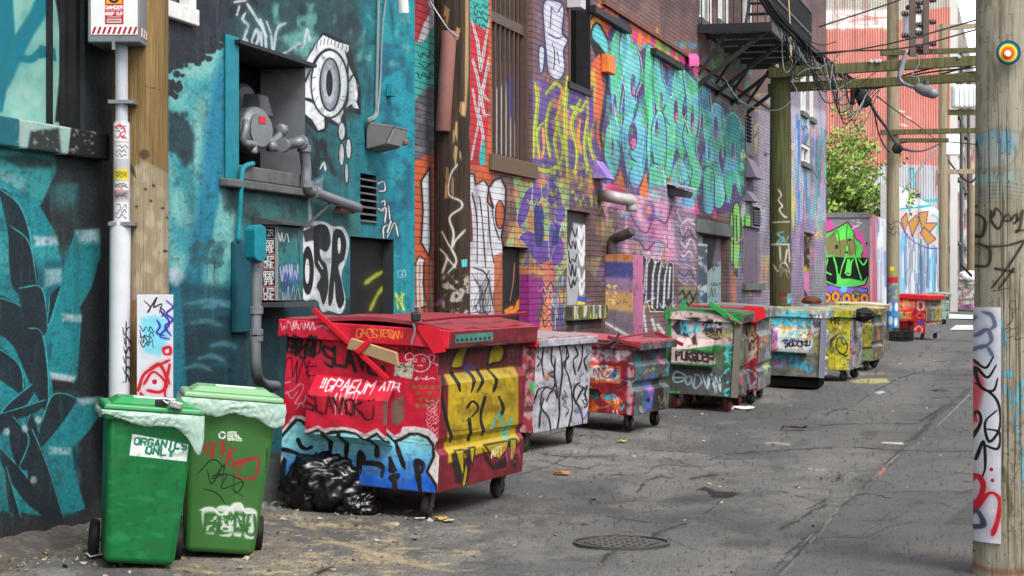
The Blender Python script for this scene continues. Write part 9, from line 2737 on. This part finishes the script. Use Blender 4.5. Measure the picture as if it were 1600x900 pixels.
for i in range(12):
 cv.stroke([(R(1300, 1390), R(20, 40)), (R(1300, 1390), R(20, 40))], 1.4, (206, 130, 120), .4, .6)
cv.poly([(1200, 262), (1370, 262), (1400, 256), (1440, 258), (1500, 262), (1500, 470), (1200, 470)], (190, 192, 196), 2)
for i in range(26):
 x = R(1370, 1488); cv.poly([(x, 262), (x + R(2, 5), 262 - R(2, 8)), (x + R(5, 10), 263)], (190, 192, 196), 1)
cv.poly(ZC(1200, 0, 3)(660, 790, 680, 790, 692, 870, 670, 882), (110, 200, 210), 1.5, outline=((90, 110, 120), 1))
cv.stroke([(1405, 318), (1470, 312)], 4, (80, 190, 196), .4); cv.poly([(1420, 304), (1438, 302), (1436, 312), (1422, 314)], (40, 40, 44), 2, .8)
for i in range(30):
 x = R(1400, 1488); cv.stroke([(x, R(270, 300)), (x, R(300, 330))], .8, (196, 200, 206), .4, .6)
for (x, y) in ((1407, 172), (1417, 182), (1411, 194)):
 cv.stroke([(x - 4, y), (x + 5, y + 3)], 2.2, (214, 214, 214), .4)
cv.poly([(1464, 240), (1500, 240), (1500, 500), (1464, 500)], (150, 142, 136), 2)
for i in range(60):
 x = R(1464, 1486); y = R(240, 480)
 cv.stroke([(x, y), (x + R(-1, 1), y + R(6, 30))], R(1, 3), [(196, 192, 188), (110, 100, 96), (206, 150, 110), (90, 160, 150), (176, 130, 130), (70, 66, 68)][rl.randint(6)], .4, .8)
cv.mottle((150, 110, 104), 22, .5, .7, .4, 8, sx=3, sy=.3)
m_sal = mat("salmon_cladding", None, .7, img=cv.image("salmon_wall_map", 1.0), dirt=.05)
sb = thing("salmon_building", O, "tall salmon clad building with a pale band, closing off the far end", "building")
mb = MB()
n_ = 128
top, bot = [], []
for i in range(n_ + 1):
 q = O + U_ * (i / n_) + Vector((0, -.09 if i % 2 else 0, 0))
 bot.append(q + Vector((0, 0, -.5))); top.append(q + V_)
mb.add(bot + top, [(i, i + 1, n_ + 2 + i, n_ + 1 + i) for i in range(n_)], 0)
bk = Vector((.5, .6, 0)); z_ = Vector((0, 0, -.5))
A, B_ = O, O + U_
mb.add([A + z_, A + V_, A + V_ + bk, A + bk + z_], [(0, 1, 2, 3)], 1).add([B_ + z_, B_ + bk + z_, B_ + bk + V_, B_ + V_], [(0, 1, 2, 3)], 1).add([A + bk + z_, A + bk + V_, B_ + bk + V_, B_ + bk + z_], [(0, 1, 2, 3)], 1)
us2 = uvplane(O, U_, V_)
mb.build("wall", [m_sal, m_ww], sb, uvf=lambda p, mi, n: us2(p), recalc=False)
MB().add([A + V_, B_ + V_, B_ + V_ + bk, A + V_ + bk], [(0, 1, 2, 3)]).build("roof", m_roof, sb)
for (px0, px1, py0, py1) in ((1270, 1300, -40, -20),):
 pass
# far row of alley fronts
FW = Wall(1600.0, 130 * 102.0)
fa = FW.t(1471); fb = 210.0
FO = FW.pt(fa, 0); FU = FW.pt(fb, 0) - FO; FV = Vector((0, 0, 22))
cv = Canvas(700, 420, FO, FU, FV, (146, 138, 132))
cv.mottle((176, 168, 162), 20, .4, .6, .8, 2); cv.mottle((120, 100, 92), 16, .5, .7, .7, 3, sx=2, sy=.6)
cv.poly([(1468, 60), (1478, 60), (1478, 400), (1468, 400)], (196, 150, 120), 3, .8)
for i in range(150):
 x = R(1472, 1530); y = R(230, 470)
 cv.stroke([(x, y), (x + R(-2, 2), y + R(4, 22))], R(1, 3.2), [(226, 110, 130), (60, 170, 160), (236, 170, 90), (230, 230, 232), (70, 70, 78), (226, 226, 228), (150, 110, 160), (206, 80, 80)][rl.randint(8)], .4, .8)
cv.poly([(1468, 440), (1480, 440), (1480, 492), (1468, 492)], (232, 150, 80), 3); cv.poly([(1470, 415), (1482, 418), (1480, 432), (1470, 430)], (50, 160, 150), 2)
cv.poly([(1490, 240), (1500, 250), (1500, 300), (1490, 300)], (230, 230, 232), 3)
m_fr = mat("far_fronts_paint", None, .8, img=cv.image("far_fronts_map", .75), dirt=.08)
fr_ = thing("old_row_building", FO, "distant row of old painted fronts along the alley's left side", "building")
mb = MB()
FH = [(FW.t(x), FW.t(x) + 3.0, z, z + 2.4, .3) for x in (1478, 1486, 1493, 1500, 1506) for z in (4.5, 8.5, 12.5)]
facade(mb, FW, fa, fb, -.5, 20, FH, 12, paint_reveal=True)
uf_ = uvplane(FO, FU, FV)
mb.build("wall", [m_fr, m_ww], fr_, uvf=lambda p, mi, n: uf_(p), recalc=False)
for h0 in FH:
 w_ = MB().wbox(FW, h0[0] + .02, h0[1] - .02, h0[2] + .02, h0[3] - .02, -.28, -.2).build("window", m_glass, fr_)
 MB().wbox(FW, h0[0] - .1, h0[1] + .1, h0[2] - .2, h0[2] - .01, .003, .25).build("sill", m_conc, w_)
for x in (1474, 1483, 1497, 1509):
 MB().cyl(FW.pt(FW.t(x), .3, .2), FW.pt(FW.t(x), 17, .2), .12, 8).build("downpipe", m_dgrey, fr_)
# tree behind the shed
tx, ty = PT(1322, 0, 80).x, 80
tr = thing("tree", (tx, ty, 0), "leafy yellow green tree behind the mural shed", "tree")
m_bark = mat("bark", (84, 70, 54), .9, dirt=.5, bump=.6)
mb = MB().tube([(tx, ty, -.1), (tx + .1, ty, 1.6), (tx - .05, ty + .1, 3.2), (tx + .1, ty, 5.0)], [.2, .16, .12, .05], 10)
r2 = np.random.RandomState(12)
tips = []
for i in range(16):
 a = r2.uniform(0, 6.28); h0 = r2.uniform(1.8, 4.6); l = r2.uniform(1.2, 2.5)
 s_ = Vector((tx, ty, h0)); e_ = s_ + Vector((math.cos(a) * l, math.sin(a) * l, r2.uniform(.6, 2.6)))
 mb.tube([s_, (s_ + e_) / 2 + Vector((0, 0, .25)), e_], [.07, .045, .015], 6); tips += [e_, (s_ + e_) / 2 + Vector((0, 0, .3)), s_ + (e_ - s_) * .75]
mb.build("trunk", m_bark, tr)
LV = MB()
cen = []
for t_ in tips:
 for k in range(4):
  cen.append((t_ + Vector((r2.normal(0, .38), r2.normal(0, .38), r2.normal(0, .32))), r2.uniform(.28, .5)))
for k in range(120):
 a = r2.uniform(0, 6.28); q = r2.uniform(.2, 2.5)
 cen.append((Vector((tx + math.cos(a) * q, ty + math.sin(a) * q, r2.uniform(3.4, 9.2 - q * 1.0))), r2.uniform(.35, .6)))
for c_, rad in cen:
 mi = int(r2.randint(3))
 for k in range(44):
  d = Vector((r2.normal(), r2.normal(), r2.normal() * .75)); d = d.normalized() * rad * r2.rand() ** .4
  p = c_ + d
  n_ = Vector((r2.normal(), r2.normal(), r2.normal() + .8)).normalized()
  a_ = n_.orthogonal().normalized(); b_ = n_.cross(a_); s_ = r2.uniform(.06, .125)
  LV.add([p - a_ * s_, p + b_ * s_ * .55, p + a_ * s_, p - b_ * s_ * .55], [(0, 1, 2, 3)], mi if r2.rand() < .75 else int(r2.randint(3)))
def leafm(n_, c_):
 m_ = mat(n_, c_, .6, dirt=0, bump=0)
 b_ = m_.node_tree.nodes["Principled BSDF"]
 b_.inputs["Subsurface Weight"].default_value = 0
 return m_
LV.build("crown", [leafm("leaf_green", (116, 146, 66)), leafm("leaf_yellow", (152, 170, 86)), leafm("leaf_dark", (88, 118, 50))], tr, recalc=False)
# pale crossing and bright strip at the far end of the alley
m_wp = mat("worn_white_paint", (206, 206, 204), .8, dirt=.4, dirt_col=(120, 118, 116))
def strip(pts, name, label=None):
 vs_ = [G(x, y) + Vector((0, 0, .02)) for x, y in pts]
 o = MB().add(vs_, [(0, 1, 2, 3)]).build(name, m_wp, recalc=False)
 tag(o, kind="structure")
strip([(1484, 516), (1560, 516), (1560, 509), (1494, 509)], "road_marking")
strip([(1474, 500), (1560, 500), (1560, 495), (1476, 495)], "road_marking")
# ------------------------------------------------------------ unseen right-side buildings, added beyond the frame to block low sky light
m_rb = mat("grey_render_wall", (120, 116, 112), .9, dirt=.5, dirt_col=(70, 66, 64), scale=2, bump=.4)
RW = Wall(1640.0, -3.5 * F)
rb = thing("sky_blocking_building", RW.pt(20, 0), "plain grey rendered building along the right side of the alley", "building")
mb = MB()
for (ta, tb, h) in ((-14, 18, 4.6), (18.05, 60, 4.2), (60.05, 190, 6.0)):
 A, B_, C_, D_ = RW.pt(ta, -.3, 0), RW.pt(tb, -.3, 0), RW.pt(tb, -.3, 6), RW.pt(ta, -.3, 6)
 up = Vector((0, 0, h))
 mb.hexa([A, B_, C_, D_, A + up, B_ + up, C_ + up, D_ + up])
 mb.build("wall", m_rb, rb); mb = MB()
